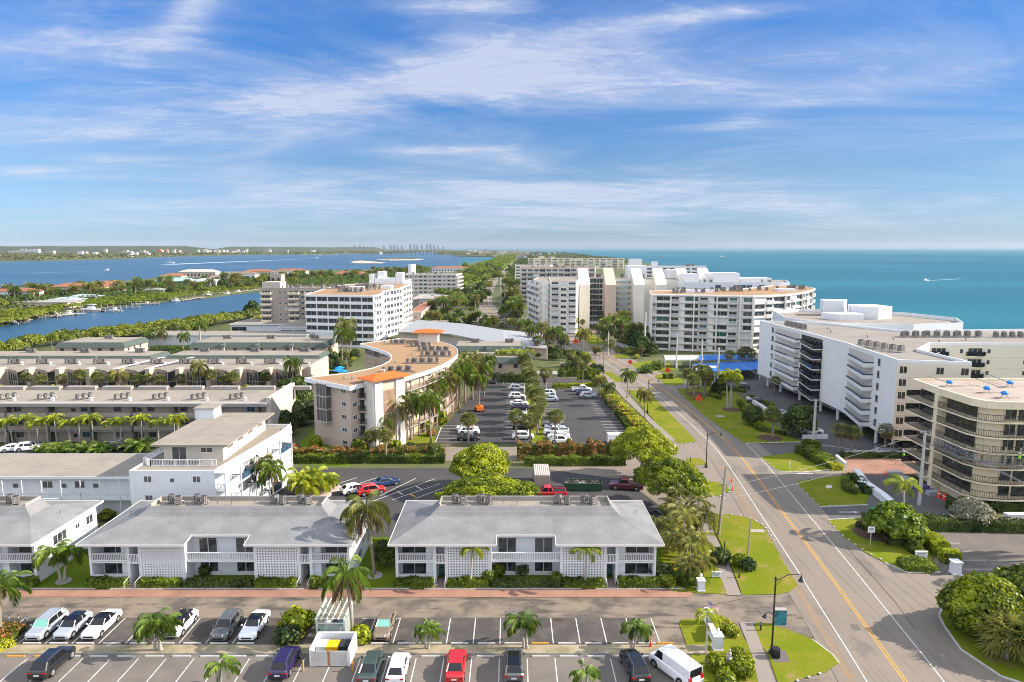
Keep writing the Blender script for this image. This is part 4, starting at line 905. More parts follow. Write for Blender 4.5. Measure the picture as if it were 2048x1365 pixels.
    r.part('roof',M_roofgrey,rt)
    # soffit and fascia
    f=MB(); lp=[(-ex,ey0),(-nx,ey0),(-nx,ny),(nx,ny),(nx,ey0),(ex,ey0),(ex,ey1),(-ex,ey1)]; zz=[ez,ez,nz,nz,ez,ez,ez,ez]
    for i in range(8):
        a,b2=lp[i],lp[(i+1)%8]; z1,z2=zz[i],zz[(i+1)%8]
        f.add([(a[0],a[1],z1-.22),(b2[0],b2[1],z2-.22),(b2[0],b2[1],z2+.03),(a[0],a[1],z1+.03)],[(0,1,2,3)])
        o2=.04; f.tube([(a[0],a[1]-.0,z1-.0),(b2[0],b2[1],z2-.0)],.055,4)
    f.add([(x,y,z-.22) for (x,y),z in zip(lp,zz)],[(0,7,6,5,4,3,2,1)]); f.part('fascia',mat('fascia_brownwhite',(.62,.58,.56),.6),rt)
    w=MB(); w.box(-tx+.1,ty0+.1,tz-.35,tx-.1,iy1-.15,tz-.28,0)
    for bx in ((-tx,ty0,tx,ty0+.12),(-tx,ty0+.12,-tx+.15,iy1-.2),(tx-.15,ty0+.12,tx,iy1-.2)): w.box(bx[0],bx[1],tz-.36,bx[2],bx[3],tz+(.03 if bx[1]<ty0+.05 else .3),1)
    w.box(-tx,iy1-.2,6.3,tx,iy1+.02,tz+.3,1); w.part('roof_well',[M_roofflat,M_conc],rt)
    for i,x in enumerate((-9.0,-7.9,-5.7,-4.6,4.3,5.5,7.7,8.8)): ac(rt,x+rt.location[0],7.35+rt.location[1]-.5*(i%2),tz-.28,(0,1,0,0,1,0,0,1)[i],.3*i,.95)
    for x in(-1,2,4,-2.8): vent(rt,x+1.65,77.4+6.6,tz-.28,2)
    vent(rt,1.65-14,77.4+6.5,5.95,2); vent(rt,1.65+14.3,77.4+6.8,5.95,2)
    return rt
WB=proto(white_block('white two storey block with grey hip roof, nearest the street'))
WB.put((1.65,77.4,0),0,'white two storey block with grey hip roof, nearest the street','white two storey blocks facing the parking lot')
WB.put((-35.0,77.4,0),0,'white two storey block with grey hip roof, the middle one of three','white two storey blocks facing the parking lot')
WB.put((-72.6,77.4,0),0,'white two storey block cut off by the left edge of the photo','white two storey blocks facing the parking lot')
G_MIX=(.3,[M_screen,M_glassb,M_shut])
# ---------------------------------------------------------------- pale blue gallery building with penthouse
rt,pl=block('gallery_building','long pale two storey building with an outdoor gallery and flat stained roof','apartment building',[(-100,98.9),(-54,98.9),(-54,109),(-100,109)],5.9,M_white,M_roofflat,par=0.,over=.7)
A,B=(-100,98.9),(-54.2,98.9); fac(rt,A,B,2,2.85,.15,'wossdwowssdswowossd'.replace('d','o'),glass=M_screen,wh=.4,sill=.42)
g=MB().box(-100,97.6,2.75,-54.6,98.9,2.95); 
for i in range(16): x=-99+i*2.9; g.box(x-.05,97.6,.0,x+.05,97.7,5.8)
g.part('gallery_floor',M_trim,rt,world=True)
g=MB(); g.box(-100,97.6,3.85,-54.6,97.66,3.92)
for i in range(150): x=-99.9+i*.3; g.box(x-.03,97.6,2.95,x+.03,97.65,3.87)
g.part('gallery_railing',M_trim,rt,world=True)
rt,pl=block('penthouse_building','white three storey building with roof terrace, penthouse and balconies on its sunny side','apartment building',[(-54.2,93.2),(-42.1,93.2),(-39.6,114.5),(-39.6,119),(-54.2,119)],8.6,M_white,M_roofflat,par=.25)
A,B=(-54.2,93.2),(-42.1,93.2); fac(rt,A,B,3,2.8,.2,'sws o sws'.replace(' ',''),glass=M_screen,wh=.36,sill=.45)
A,B=(-42.1,93.2),(-39.6,114.5); l,u,an=edge(A,B)
for f in range(3):
    for i in range(5):
        s=i*l/5+.2; x,y=A[0]+u[0]*s,A[1]+u[1]*s
        put(rt,'window',wmesh('door',2.6,1.9,M_trim,[M_screen,M_glass,M_glassb][(f+i)%3],1),(x+.02,y+.5,.3+f*2.8),an)
        o=put(rt,'balcony',slab_mesh(3.9,1.5,M_white),(x,y,.25+f*2.8),an); link('railing',rail_mesh(3.9,1.5,'glass' if (i+f)%3==0 else 'white',1.0),o,(0,0,0))
pb=MB()
for i in range(6):
    s=i*l/5; x,y=A[0]+u[0]*s,A[1]+u[1]*s; x+=u[1]*1.55; y-=u[0]*1.55; pb.box(x-.1,y-.1,0,x+.1,y+.1,8.6)
pb.parts('balcony_post',M_trim,rt,world=True)
# terrace slab edge, railings, penthouse
t=MB(); t.prism([(-42.1,93.0),(-40.4,93.0),(-37.9,114.6),(-39.6,114.6)],8.45,8.62); t.part('terrace_edge',M_trim,rt,world=True)
def wrail(rt,pts,z,style='white',h=1.05,name='railing'):
    b=MB()
    for a,c in zip(pts[:-1],pts[1:]):
        l=math.hypot(c[0]-a[0],c[1]-a[1]); b.obox(a,c,.06,z+h-.06,z+h); n=max(1,int(l/.22)); 
        b.obox(a,c,.04,z+.1,z+.15)
        for i in range(n+1): x=a[0]+(c[0]-a[0])*i/n; y=a[1]+(c[1]-a[1])*i/n; t=.05 if i%8==0 else .022; b.box(x-t,y-t,z,x+t,y+t,z+h-.03)
    b.part(name,M_trim if style=='white' else M_blackm,rt,world=True)
wrail(rt,[(-54,119),(-54,96.9),(-52.5,95.8),(-42.9,95.8)],8.62); wrail(rt,[(-40.5,93.2),(-38.0,114.5),(-39.0,117)],8.62)
ph=MB().box(-51.8,98.4,8.6,-43.0,116,11.3); ph.part('penthouse_wall',mat('penthouse_stucco',(.62,.58,.50),.8),rt,world=True)
MB().box(-52.9,96.6,11.3,-41.5,116.5,11.55).part('penthouse_roof',M_roofflat,rt,world=True)
MB().box(-53.4,112.2,11.5,-50.2,115.2,13.2,0).box(-53.6,112.0,13.2,-50.0,115.4,13.35,1).part('stair_housing',[M_white,M_roofflat],rt,world=True)
put(rt,'window',wmesh('door',2.2,2.0,M_trim,M_screen,1),(-50.6,98.4,8.8),0); put(rt,'window',wmesh('window',1.8,.8,M_trim,M_screen,1),(-46.3,98.4,9.9),0)
for y in(100.2,104.0,108.2,112.5): put(rt,'window',wmesh('window',1.9,.7,M_terra,M_screen,1),(-43.0,y,10.0),PI/2)
# ---------------------------------------------------------------- taupe three storey block with the row of slim palms
rt,pl=block('gallery_block','long taupe three storey block with white roof edge behind a row of yellow palms','apartment building',[(-124,138),(-50.5,138),(-50.5,152.5),(-124,152.5)],8.2,M_brownw,M_roofflat,par=.35)
A,B=(-124,138),(-50.6,138); fac(rt,A,B,3,2.75,0,'wsowsswsowsswsowsswsowsswsowssws',frame=M_greym,wh=.4,sill=.38,vary=(.3,[M_screen,M_glassb]))
g=MB()
for z in(2.72,5.47): g.box(-124,136.6,z-.1,-50.6,138,z+.1)
g.box(-124,136.2,7.95,-50.2,138.3,8.6); g.part('gallery_floor',M_conc,rt,world=True)
g=MB()
for z in(2.85,5.6): g.box(-124,136.62,z+.05,-50.6,136.7,z+1.0)
g.part('gallery_parapet',M_brownw,rt,world=True)
g=MB()
for i in range(9): x=-121+i*8.6; g.box(x-.25,136.6,0,x+.25,138,8)
g.parts('gallery_pier',mat('dark_pier',(.13,.12,.11),.8),rt,world=True)
for i in range(8):
    x=-116+i*8.1
    for q in range(3): ac(rt,x+q*.8,141.3+q*.8,8.25,0,.4,1.0)
    vent(rt,x+3.2,140.6,8.22,1)
for i in range(9): x=-117+i*8.1; MB().box(x,151.5,8.2,x+6.5,152.8,9.0).part('rear_parapet',M_conc,rt,world=True)
MB().box(-50.5,137.2,0,-49.6,153.2,9.6).part('end_wall',M_beigew,rt,world=True)
# pale two storey row with angular bays
rt,pl=block('bay_front_block','low beige block with zigzag glazed bays and white rooftop units','apartment building',[(-160,190),(-57.5,190),(-57.5,208),(-160,208)],6.1,M_brownw,M_roofflat,par=.1)
g=MB(); rf=MB()
i=0; x=-159.
while x<-62:
    g.box(x,189.0,.1,x+5.2,190,5.9); rf.add([(x-.3,190.2,6.2),(x+4.2,187.2,6.2),(x+6.2,189.4,6.2),(x+6.2,190.2,6.2),(x-.3,190.2,5.75),(x+4.2,187.2,5.75),(x+6.2,189.4,5.75),(x+6.2,190.2,5.75)],[(0,1,2,3),(4,5,1,0),(5,6,2,1),(6,7,3,2)])
    o=MB().add([(x,189.8,.2),(x+4.0,187.6,.2),(x+5.6,189.3,.2),(x,189.8,5.7),(x+4.0,187.6,5.7),(x+5.6,189.3,5.7)],[(0,1,4,3),(1,2,5,4)],0); 
    for q in range(5):
        for (a,b2) in (((x,189.8),(x+4.0,187.6)),):
            xx=a[0]+(b2[0]-a[0])*q/4; yy=a[1]+(b2[1]-a[1])*q/4; o.box(xx-.07,yy-.1,.2,xx+.07,yy+.02,5.7,1)
    for z in(.2,2.85,5.6): o.add([(x,189.75,z),(x+4.0,187.5,z),(x+5.65,189.25,z),(x,189.75,z+.2),(x+4.0,187.5,z+.2),(x+5.65,189.25,z+.2)],[(0,1,4,3),(1,2,5,4)],1)
    o.part('glazed_bay',[M_glass,M_brownw],rt,world=True)
    MB().box(x+6.2,187.6,0,x+7.4,190.6,6.7).part('fin_wall',M_pinkw,rt,world=True)
    MB().box(x+3,199.2,6.1,x+6.2,199.9,6.5).part('unit_stand',M_greym,rt,world=True)
    for q in range(3): ac(rt,x+2.6+q*1.1,198.6+q*.4,6.2,q%2,.3,1.25)
    vent(rt,x+7.2,197,6.15,1); x+=8.4
rf.part('bay_roof',M_roofflat,rt,world=True)
for dx in(0,9): MB().add([(-113+dx,190,6.25),(-111.6+dx,190,6.25),(-105.6+dx,206,7.1),(-107+dx,206,7.1),(-113+dx,190,6.1),(-111.6+dx,190,6.1)],[(0,1,2,3),(4,5,1,0)]).part('roof_ridge',M_trim,rt,world=True)
MB().box(-57.5,189.5,0,-56.7,208.2,7.0).part('end_wall',M_pinkw,rt,world=True)
# green mansard rows
def mansard(name,label,x0,x1,y0,y1,h,units,steps=3):
    rt=root(name,label,'townhouse row',((x0+x1)/2,(y0+y1)/2,0))
    MB().box(x0,y0,0,x1,y1,h-1.6).part('wall',M_pinkw if y0<250 else M_pinkw,rt,world=True)
    MB().frus(x0-.6,y0-.7,x1+.6,y1+.7,h-1.7,x0+.6,y0+.5,x1-.6,y1-.5,h,0).part('mansard_roof',M_green,rt,world=True)
    MB().sheet([(x0+1.0,y0+.8),(x1-1.0,y0+.8),(x1-1.0,y1-.8),(x0+1.0,y1-.8)],h+.03).part('roof',M_roofflat,rt,world=True)
    n=int((x1-x0)/4.5)
    for i in range(n):
        xx=x0+1.4+i*(x1-x0-2)/n; put(rt,'window',wmesh('window',1.3,1.3,M_greym,M_glass,1),(xx,y0,h-3.3),0)
    for i in range(1,steps): xx=x0+(x1-x0)*i/steps; MB().box(xx-.5,y0-1.6,0,xx+.5,y0,h-.4,0).frus(xx-.9,y0-2.0,xx+.9,y0+.2,h-1.4,xx-.6,y0-1.2,xx+.6,y0+.6,h+.1,1).part('party_wall',[M_pinkw,M_green],rt,world=True)
    for k in range(3): link('window',wmesh('window',1.2,1.2,M_greym,M_glass,1),rt,(x1-rt.location[0],y0-rt.location[1]+2+k*4,h-3.2),PI/2)
    for u in range(units):
        xx=x0+(x1-x0)*(u+.5)/units
        for q in range(3): ac(rt,xx+q*1.1,(y0+y1)/2+2,h+.03,q%2,.2,1.2)
    return rt
def mrow(name,label,pxl,pxr,pyt,pyb,h,units,steps=3,depth=None):
    xl,yf=P(pxl,pyt,h); xr,_=P(pxr,pyt,h); yb=P(pxl,pyb,h)[1]; return mansard(name,label,xl,xr,yf,yf+(depth or max(9,yb-yf)),h,units,steps)
mrow('townhouse_row','low green mansard row standing alone beside the mangroves',112,248,686,681,6.3,1,1,16)
mrow('townhouse_row','low green mansard row stretching to the left edge of the photo',-260,303,713,704,5.4,5,5,12)
mrow('townhouse_row','long green mansard row beside the wide white tower',380,652,686,678,6.2,3,4,17)
mrow('townhouse_row','low green mansard row in front of the long mansard row',330,640,712,704,5.4,3,2,12)
mrow('townhouse_row','short green mansard row behind the crescent roof',906,1048,693,683,6.2,2,2,14)
mrow('townhouse_row','short green mansard row hung with palms by the parking lot',925,1062,716,704,5.6,1,2,13)
# ---------------------------------------------------------------- tan crescent building
H=13.5
outer=[(-41,132.9),(-30.1,124.3),(-27.0,129.5),(-21.1,133.5),(-16.4,143.6),(-13.7,155.5),(-13.0,167),(-15.9,180.2),(-22.5,189.3),(-32,192.4),(-40.8,181.5)]
inner=[(-34.5,172.5),(-29.6,164.5),(-27.6,155),(-28.8,145.6),(-33.4,138.4)]
KF=1.04; outer=[(x*KF,y*KF) for x,y in outer]; inner=[(x*KF,y*KF) for x,y in inner]; osm=smooth(outer[3:10],2); poly=outer[:3]+osm+[outer[10]]+smooth(inner,1)
wallp=inset(ccw(poly),1.0)
rt=root('crescent_building','tan crescent shaped five storey building with flat gravel roof and orange tiled stair tower','apartment building',(-25,150,0))
MB().prism(wallp,0,H-.5).part('wall',M_pinkw,rt,world=True)
MB().prism(ccw(poly),H-.12,H+.02).part('roof',M_rooftan,rt,world=True)
cp=ccw(poly); f=MB(); 
for i in range(len(cp)): f.obox(cp[i],cp[(i+1)%len(cp)],.16,H-.75,H+.12)
f.part('fascia',M_trim,rt,world=True)
wc=osm; wc=offs(wc,1.0)if False else inset(ccw(poly),1.0)
ci=ccw(poly)
# curved gallery on the outer (sunny) side
idx=[i for i,p in enumerate(ci) if p in osm]; idx=sorted(idx)
arc=[wallp[i] for i in idx]; arco=[ci[i] for i in idx]
for fl in range(5):
    z=fl*2.62
    if fl:
        b=MB()
        for a,c in zip(arco[:-1],arco[1:]): b.obox(a,c,1.7,z-.12,z+.1,off=-.8)
        b.part('gallery_floor',M_conc,rt,world=True)
    b=MB()
    for a,c in zip(arco[:-1],arco[1:]):
        b.obox(a,c,.05,z+.98,z+1.05,off=-.05); b.obox(a,c,.04,z+.1,z+.16,off=-.05); l=math.hypot(c[0]-a[0],c[1]-a[1]); n=max(1,int(l/.35))
        for i in range(n): x=a[0]+(c[0]-a[0])*i/n; y=a[1]+(c[1]-a[1])*i/n; b.box(x-.03,y-.03,z,x+.03,y+.03,z+1)
    b.part('gallery_railing',mat('tan_railing',(.36,.26,.19),.6),rt,world=True)
    acc=0
    for k,(a,c) in enumerate(zip(arc[:-1],arc[1:])):
        l,u,an=edge(a,c)
        if l<1.8: continue
        s=.2
        while s+1.6<l:
            kind=(k+int(s))%3; x,y=a[0]+u[0]*s,a[1]+u[1]*s
            if kind==0: put(rt,'door',wmesh('door',1.0,2.1,M_trim,mat('tan_door',(.5,.33,.13),.6),0),(x,y,z+.1),an); s+=2.0
            else: put(rt,'window',wmesh('window',1.6,1.0,M_trim,M_screen if kind==1 else M_glass,1),(x,y,z+1.2),an); s+=2.6
    l=0
b=MB()
for i in range(0,len(arco),2): p=arco[i]; b.box(p[0]-.35,p[1]-.2,0,p[0]-.05,p[1]+.1,H-.5)
b.parts('gallery_post',M_pinkw,rt,world=True)
# front face and west bay
A,B=None,None
for i in range(len(wallp)):
    a,c=wallp[i],wallp[(i+1)%len(wallp)]
    if a[1]<140 and c[1]<140 and math.hypot(c[0]-a[0],c[1]-a[1])>8 : A,B=a,c
l,u,an=edge(A,B)
for fl in range(5):
    z=fl*2.62
    x,y=A[0]+u[0]*(l-1.6),A[1]+u[1]*(l-1.6)
    put(rt,'window',wmesh('window',1.4,.9,M_trim,[M_glass,M_glassb,M_glass,M_glassb,M_glass][fl],1),(x-u[0]*1.2,y-u[1]*1.2,z+1.2),an)
    if 2<=fl: 
        o=MB().box(-1.4,-1.3,.02,1.6,.02,2.5,1 if fl<4 else 1).box(-1.5,-1.4,-.12,1.7,.02,.05,0).box(-1.5,-1.4,2.45,1.7,.02,2.55,0)
        for q in range(4): o.box(-1.42+q*.99,-1.34,0,-1.34+q*.99,-1.26,2.5,0)
        me=o.mesh('enclosed_balcony',[M_beigew,M_screen]); x,y=A[0]+u[0]*4.2,A[1]+u[1]*4.2; link('enclosed_balcony',me,rt,(x-rt.location[0],y-rt.location[1],z+.1),an)
for i in range(len(wallp)):
    if math.hypot(wallp[i][0]-B[0],wallp[i][1]-B[1])<.1: C2=wallp[(i+1)%len(wallp)]
l,u,an=edge(B,C2)
for fl in range(5):
    z=fl*2.62; x,y=B[0]+u[0]*.5,B[1]+u[1]*.5
    put(rt,'window',wmesh('window',1.2,.9,M_trim,M_glass,1),(x,y,z+1.2),an)
    o=put(rt,'balcony',slab_mesh(3.0,1.4,M_beigew),(x+u[0]*1.6,y+u[1]*1.6,z+.1),an); link('railing',rail_mesh(3.0,1.4,'black'),o); put(rt,'window',wmesh('door',1.5,2.1,M_greym,M_screen,1),(x+u[0]*2,y+u[1]*2,z+.15),an)
# inner crescent: dark glazed balconies
inn=[wallp[i] for i,p in enumerate(ci) if p in smooth(inner,1)]
inn=[p for p in inn]
for k,(a,c) in enumerate(zip(inn[:-1],inn[1:])):
    l,u,an=edge(a,c)
    if l>12 or l<1: continue
    for fl in range(5): put(rt,'window',wmesh('glazing',l*.94,2.3,M_conc,M_glass,2),(a[0]+u[0]*l*.03,a[1]+u[1]*l*.03,fl*2.62+.25),an)
# far end wall glazing (faces the camera across the courtyard)
a,c=(-40.0,180.9),(-35.2,173.5)
# stair tower: pale fins, tan lattice, orange hip roof
tw=root('stair_tower','x','x',(-25,132,0)); bpy.data.objects.remove(tw)
c_=P(752,905); r_=P(810,889); l_=P(734,898); tp=[c_,r_,(r_[0]+l_[0]-c_[0],r_[1]+l_[1]-c_[1]),l_]
MB().prism(tp,0,14.4).part('stair_tower',M_pinkw,rt,world=True)
l,u,an=edge(tp[0],tp[1])
b=MB()
for s0,s1 in((0,1.9),(l-2.2,l)): b.obox((tp[0][0]+u[0]*s0,tp[0][1]+u[1]*s0),(tp[0][0]+u[0]*s1,tp[0][1]+u[1]*s1),.3,0,14.4,off=.1)
b.obox(tp[3],tp[0],.3,0,14.35,off=.12); b.part('tower_fin',M_beigew if False else mat('pale_fin_stucco',(.66,.62,.57),.8,noise=(.5,.3),col2=(.56,.52,.47)),rt,world=True)
b=MB()
for i in range(14): s=2.1+i*(l-4.5)/13; p=(tp[0][0]+u[0]*s,tp[0][1]+u[1]*s); b.obox(p,(p[0]+u[0]*.1,p[1]+u[1]*.1),.16,2.5,12.2,off=.05)
for i in range(5): b.obox((tp[0][0]+u[0]*2,tp[0][1]+u[1]*2),(tp[0][0]+u[0]*(l-2.3),tp[0][1]+u[1]*(l-2.3)),.2,2.4+i*2.4,2.55+i*2.4,off=.05)
b.part('lattice_screen',mat('tan_lattice',(.42,.29,.2),.8),rt,world=True)
def hip(rt,pts,z,rise,over,name='tile_roof',m=None):
    pts=inset(ccw(pts),-over); cx=sum(p[0] for p in pts)/4; cy=sum(p[1] for p in pts)/4
    l0=math.hypot(pts[1][0]-pts[0][0],pts[1][1]-pts[0][1]); l1=math.hypot(pts[2][0]-pts[1][0],pts[2][1]-pts[1][1])
    if l0<l1: pts=pts[1:]+pts[:1]; l0,l1=l1,l0
    ux,uy=(pts[1][0]-pts[0][0])/l0,(pts[1][1]-pts[0][1])/l0; r=(l0-l1)/2
    v=[(x,y,z) for x,y in pts]+[(cx-ux*r,cy-uy*r,z+rise),(cx+ux*r,cy+uy*r,z+rise)]+[(x,y,z-.18) for x,y in pts]
    MB().add(v,[(0,1,5,4),(1,2,5),(2,3,4,5),(3,0,4),(6,7,1,0),(7,8,2,1),(8,9,3,2),(9,6,0,3),(9,8,7,6)]).part(name,m or M_tile,rt,world=True)
hip(rt,tp,14.6,.8,1.2)
MB().box(-26.2,134.4,15.0,-25.5,135.1,15.9).part('chimney',M_beigew,rt,world=True)
t2=[(-26.5,191),(-21.0,191),(-21.0,195.6),(-26.5,195.6)]
MB().prism(t2,H,16.4).part('rear_stair_tower',mat('pale_fin_stucco',(.66,.62,.57)),rt,world=True); hip(rt,t2,16.5,.8,1.4)
for (x,y,n,a) in ((-24.5,146,7,.25),(-20.5,157,8,.12),(-18.5,167,8,.05),(-20,176,9,-.05),(-24.5,184,6,-.1),(-31.5,189,5,-.3)):
    for i in range(n):
        ac(rt,x-(n/2-i)*.98*math.cos(a)*.95+ (i%2)*.1,y-(n/2-i)*.98*math.sin(a)+(.9 if i%2 else 0),H+.02,i%2,a,.9)
    MB().box(x-4.4,y-1.4,H,x+3.6,y-1.2,H+.3).part('unit_stand',M_wood,rt,world=True)
for p in((-34,136),(-32.5,136.5),(-27,156),(-25,168),(-31,194),(-36,191)): vent(rt,p[0],p[1],H,0)
for i in range(len(wallp)):
    a,c=wallp[i],wallp[(i+1)%len(wallp)]; l,u,an=edge(a,c)
    if l>5 and min(a[1],c[1])>174 and max(a[0],c[0])<-33:
        for fl in range(5):
            for k in range(2): put(rt,'window',wmesh('glazing',l*.44,2.2,M_conc,M_glass,2),(a[0]+u[0]*l*(.04+.48*k),a[1]+u[1]*l*(.04+.48*k),fl*2.62+.25),an)
# glazed west end (dark balconies seen over the inner court)
for fl in range(5):
    for (a,c) in (((-40.3,180.5),(-34.9,173.8)),):
        pass
# ---------------------------------------------------------------- wide white tower, dark ribbon windows, wavy sunny side
def arcpts(pts,it=2): return smooth(pts,it)
H=21.0
poly=[(-84.6,279),(-55.5,273)]+[(-55,276),(-54.2,283),(-55.8,296),(-57.6,304),(-54.6,315),(-52.6,326),(-54.4,342),(-53,359)]+[(-74,381),(-90,350)]
rt,pl=block('apartment_tower','white seven storey tower with dark ribbon windows and a wavy sunny side','apartment tower',poly,H,M_white,M_rooftan,par=.25)
fh=2.95
fac(rt,(-84.6,279),(-55.6,273),7,fh,.3,'vvvvvv',skip={(1,0),(1,1),(1,2)},wh=.6)
fc=[(-55.5,273.3),(-55,276),(-54.2,283),(-55.8,296),(-57.6,304),(-54.6,315),(-52.6,326),(-54.4,342),(-53,359)]
fcs=smooth(fc,1)
b=MB()
for f in range(8):
    for a,c in zip(fcs[:-1],fcs[1:]): b.obox(a,c,1.3,f*fh+.1-(0 if f else 0),f*fh+1.15,off=.0) if f<7 else b.obox(a,c,1.3,H-.3,H+.25)
b.part('balcony_band',M_trim,rt,world=True)
for a,c in zip(fc[:-1],fc[1:]):
    l,u,an=edge(a,c); n=max(1,int(l/3.2))
    for f in range(7):
        for i in range(n):
            s=i*l/n+.3; put(rt,'window',wmesh('window',l/n*.8,1.55,M_trim,[M_glass,M_glass,M_glassb,M_screen][(i+f)%4],1),(a[0]+u[0]*s,a[1]+u[1]*s,f*fh+1.2),an)
b=MB()
for f in range(8): b.obox((-84.7,279.2),(-55.5,273.1),.5,f*fh-.35+.2,f*fh+.55,off=.05) if f not in() else None
b.part('floor_band',M_trim,rt,world=True)
random.seed(5)
for i in range(46):
    x=random.uniform(-76,-63); y=random.uniform(292,335); ac(rt,x,y,H+.02,i%2,random.random(),random.uniform(1.0,1.8))
MB().box(-72,300,H,-66,306,H+2.2).box(-62,322,H,-57,330,H+1.5).part('plant_room',M_trim,rt,world=True)
def tower(name,label,poly,h,nf,pats,wall,roof=M_roofflat,glass=M_glass,rail='white',z0=.4,frame=M_trim,vary=None,par=.6,band=None,d=1.3,cat='apartment tower',wh=.48,over=0.,units=0,dh=.74,mull=1):
    rt,pl=block(name,label,cat,poly,h,wall,roof,par=par,over=over); fh=(h-z0)/nf
    for (A,B),pat in pats: fac(rt,A,B,nf,fh,z0,pat,frame,glass,rail,d=d,vary=vary,wh=wh,dh=dh,mull=mull,slab=wall)
    if band:
        for (A,B),pat in pats: bands(rt,[A,B],nf,fh,z0,band)
    c=inset(pl,3); xs=[p[0] for p in c]; ys=[p[1] for p in c]; g=random.Random(int(h*10+poly[0][0]))
    for i in range(units): t=g.random(); a=c[0]; k=i%len(c); q=c[k]; m=(sum(xs)/len(xs),sum(ys)/len(ys)); ac(rt,m[0]+(q[0]-m[0])*t*.8+g.uniform(-1,1),m[1]+(q[1]-m[1])*t*.8,h+.05,i%2,g.random(),g.uniform(1.,1.7))
    return rt
def pfront(pxl,pxr,pyt,h): a=P(pxl,pyt,h); return a,(P(pxr,pyt,h)[0],a[1])
# tall taupe slab behind the white tower, pale slab further right
a,b=pfront(520,720,566,24)
rt=tower('apartment_slab','long beige eight storey slab with cream balconies beside the canal',[a,b,(b[0],b[1]+14),(a[0],a[1]+14)],21,8,[((a,b),'BBsoobbwbwBBBBBBBB')],M_brownw,M_roofflat,rail='cream',vary=(.4,[M_glassb,M_shut,M_screen]),cat='apartment slab',units=14)
MB().box(a[0]+.5,a[1]+1,21,a[0]+9,a[1]+10,24.2).part('lift_housing',M_beigew,rt,world=True)
a,b=pfront(738,806,558,24)
rt=tower('apartment_tower','white tower top with stepped lift housings behind the ribbon window tower',[a,b,(b[0],b[1]+30),(a[0],a[1]+30)],22,7,[((a,b),'wwssww')],M_white,cat='apartment tower')
for k_,q in enumerate(((742,750,541,3),(752,791,548,1.5),(793,806,541,3.5),(757,770,545,4))):
    x0=XY(q[0],a[1]+4)[0]; x1=XY(q[1],a[1]+4)[0]; MB().box(x0,a[1]+3+k_*.7,21.9,x1,a[1]+12+k_*.6,22+q[3]*1.4).part('lift_housing',M_trim,rt,world=True)
a,b=pfront(808,912,550,19)
rt=tower('apartment_slab','pale six storey slab with rows of small dark windows, left of the boulevard',[a,b,(b[0]+3,b[1]+26),(a[0],a[1]+26)],19,6,[((a,b),'woowwowwoww'),((b,(b[0]+3,b[1]+26)),'bbbbb')],M_beigew,M_roofflat,cat='apartment slab',band=M_trim,units=10)
MB().cyl(XY(825,a[1]+8)[0],a[1]+8,19,27,3,3,12).part('roof_tank',M_trim,rt,world=True)
a,b=pfront(800,920,546,14)
# low roofs by the boulevard
def low(name,label,pxl,pxr,pyf,pyb,h,wall,roof,slope=0,cat='building',over=.6,wins='wswsw'):
    a=P(pxl,pyf,h); b=(P(pxr,pyf,h)[0],a[1]); yb=P(pxl,pyb,h)[1]
    rt,pl=block(name,label,cat,[a,b,(b[0],yb),(a[0],yb)],h,wall,roof,par=.2,over=over)
    fac(rt,a,b,1,h,0,wins,wh=.4); return rt
low('long_low_hall','long low pale hall stretching left behind the mansard rows',292,612,671,664,5.5,M_white,M_roofflat,wins='ssssssssss')
low('flat_roof_hall','pale flat roofed hall among trees beside the canal',462,590,650,638,5.5,M_white,M_roofflat,wins='vsss')
low('white_annex','white two level annex left of the ribbon window tower',560,614,655,640,7,M_white,M_roofflat,wins='vv')
low('garden_wall_house','small house with a brick coloured roof beside the boulevard palms',820,842,625,606,5,M_pinkw,M_terra,wins='sws')
r_=low('club_house','pale gabled clubhouse with dark arched openings, left of the boulevard',838,885,598,590,7,M_beigew,M_conc,wins='wsw')
low('low_house','brown roofed low house beside the white tower base',822,850,600,590,6,M_brownw,M_brownw,wins='ss')
# grey metal roofed club building with a swooping roof
rt=root('club_building','low club building with wide sloping light grey metal roof','building',(-20,250,0))
pA=[P(790,650,7.5),P(900,652,7.5),P(1010,662,7.5),P(1090,672,5)]; back=[P(835,640,8),P(930,648,8),P(1005,656,8),P(1085,668,5)]
f1=[P(795,664,6),P(900,668,6),P(1010,688,5),P(1095,694,5)]
zs=[6,6,4.6,4.4]; zb=[8,8,7.2,5]
r=MB()
v=[(x,y,z) for (x,y),z in zip(f1,zs)]+[(x,y,z) for (x,y),z in zip(back,zb)]
r.add(v,[(i,i+1,5+i,4+i) for i in range(3)]); r.add([(x,y,z-.35) for x,y,z in v],[(4+i,5+i,i+1,i) for i in range(3)])
r.add([v[0],v[1],v[2],v[3]]+[(q[0],q[1],q[2]-.35) for q in v[:4]],[(i+4,i+5,i+1,i) for i in range(3)]); r.part('roof',mat('grey_metal_roof',(.30,.31,.32),.5,noise=(.4,.3),col2=(.25,.26,.27)),rt,world=True)
w=MB(); 
for i in range(3):
    a,b=f1[i],f1[i+1]; w.obox((a[0],a[1]+2.5),(b[0],b[1]+2.5),.4,0,min(zs[i],zs[i+1])+.2)
w.box(f1[0][0],f1[0][1]+2,0,f1[0][0]+.4,back[0][1],7); w.part('wall',M_beigew,rt,world=True)
bl=MB().add([(P(958,684,4.6)[0],P(958,684,4.6)[1],4.75),(*P(1085,690,4.6),4.65),(*P(1090,676,5.2),5.2),(*P(1045,672,5.6),5.6)],[(0,1,2,3)]).part('blue_roof',mat('blue_metal_roof',(.20,.30,.42),.5),rt,world=True)
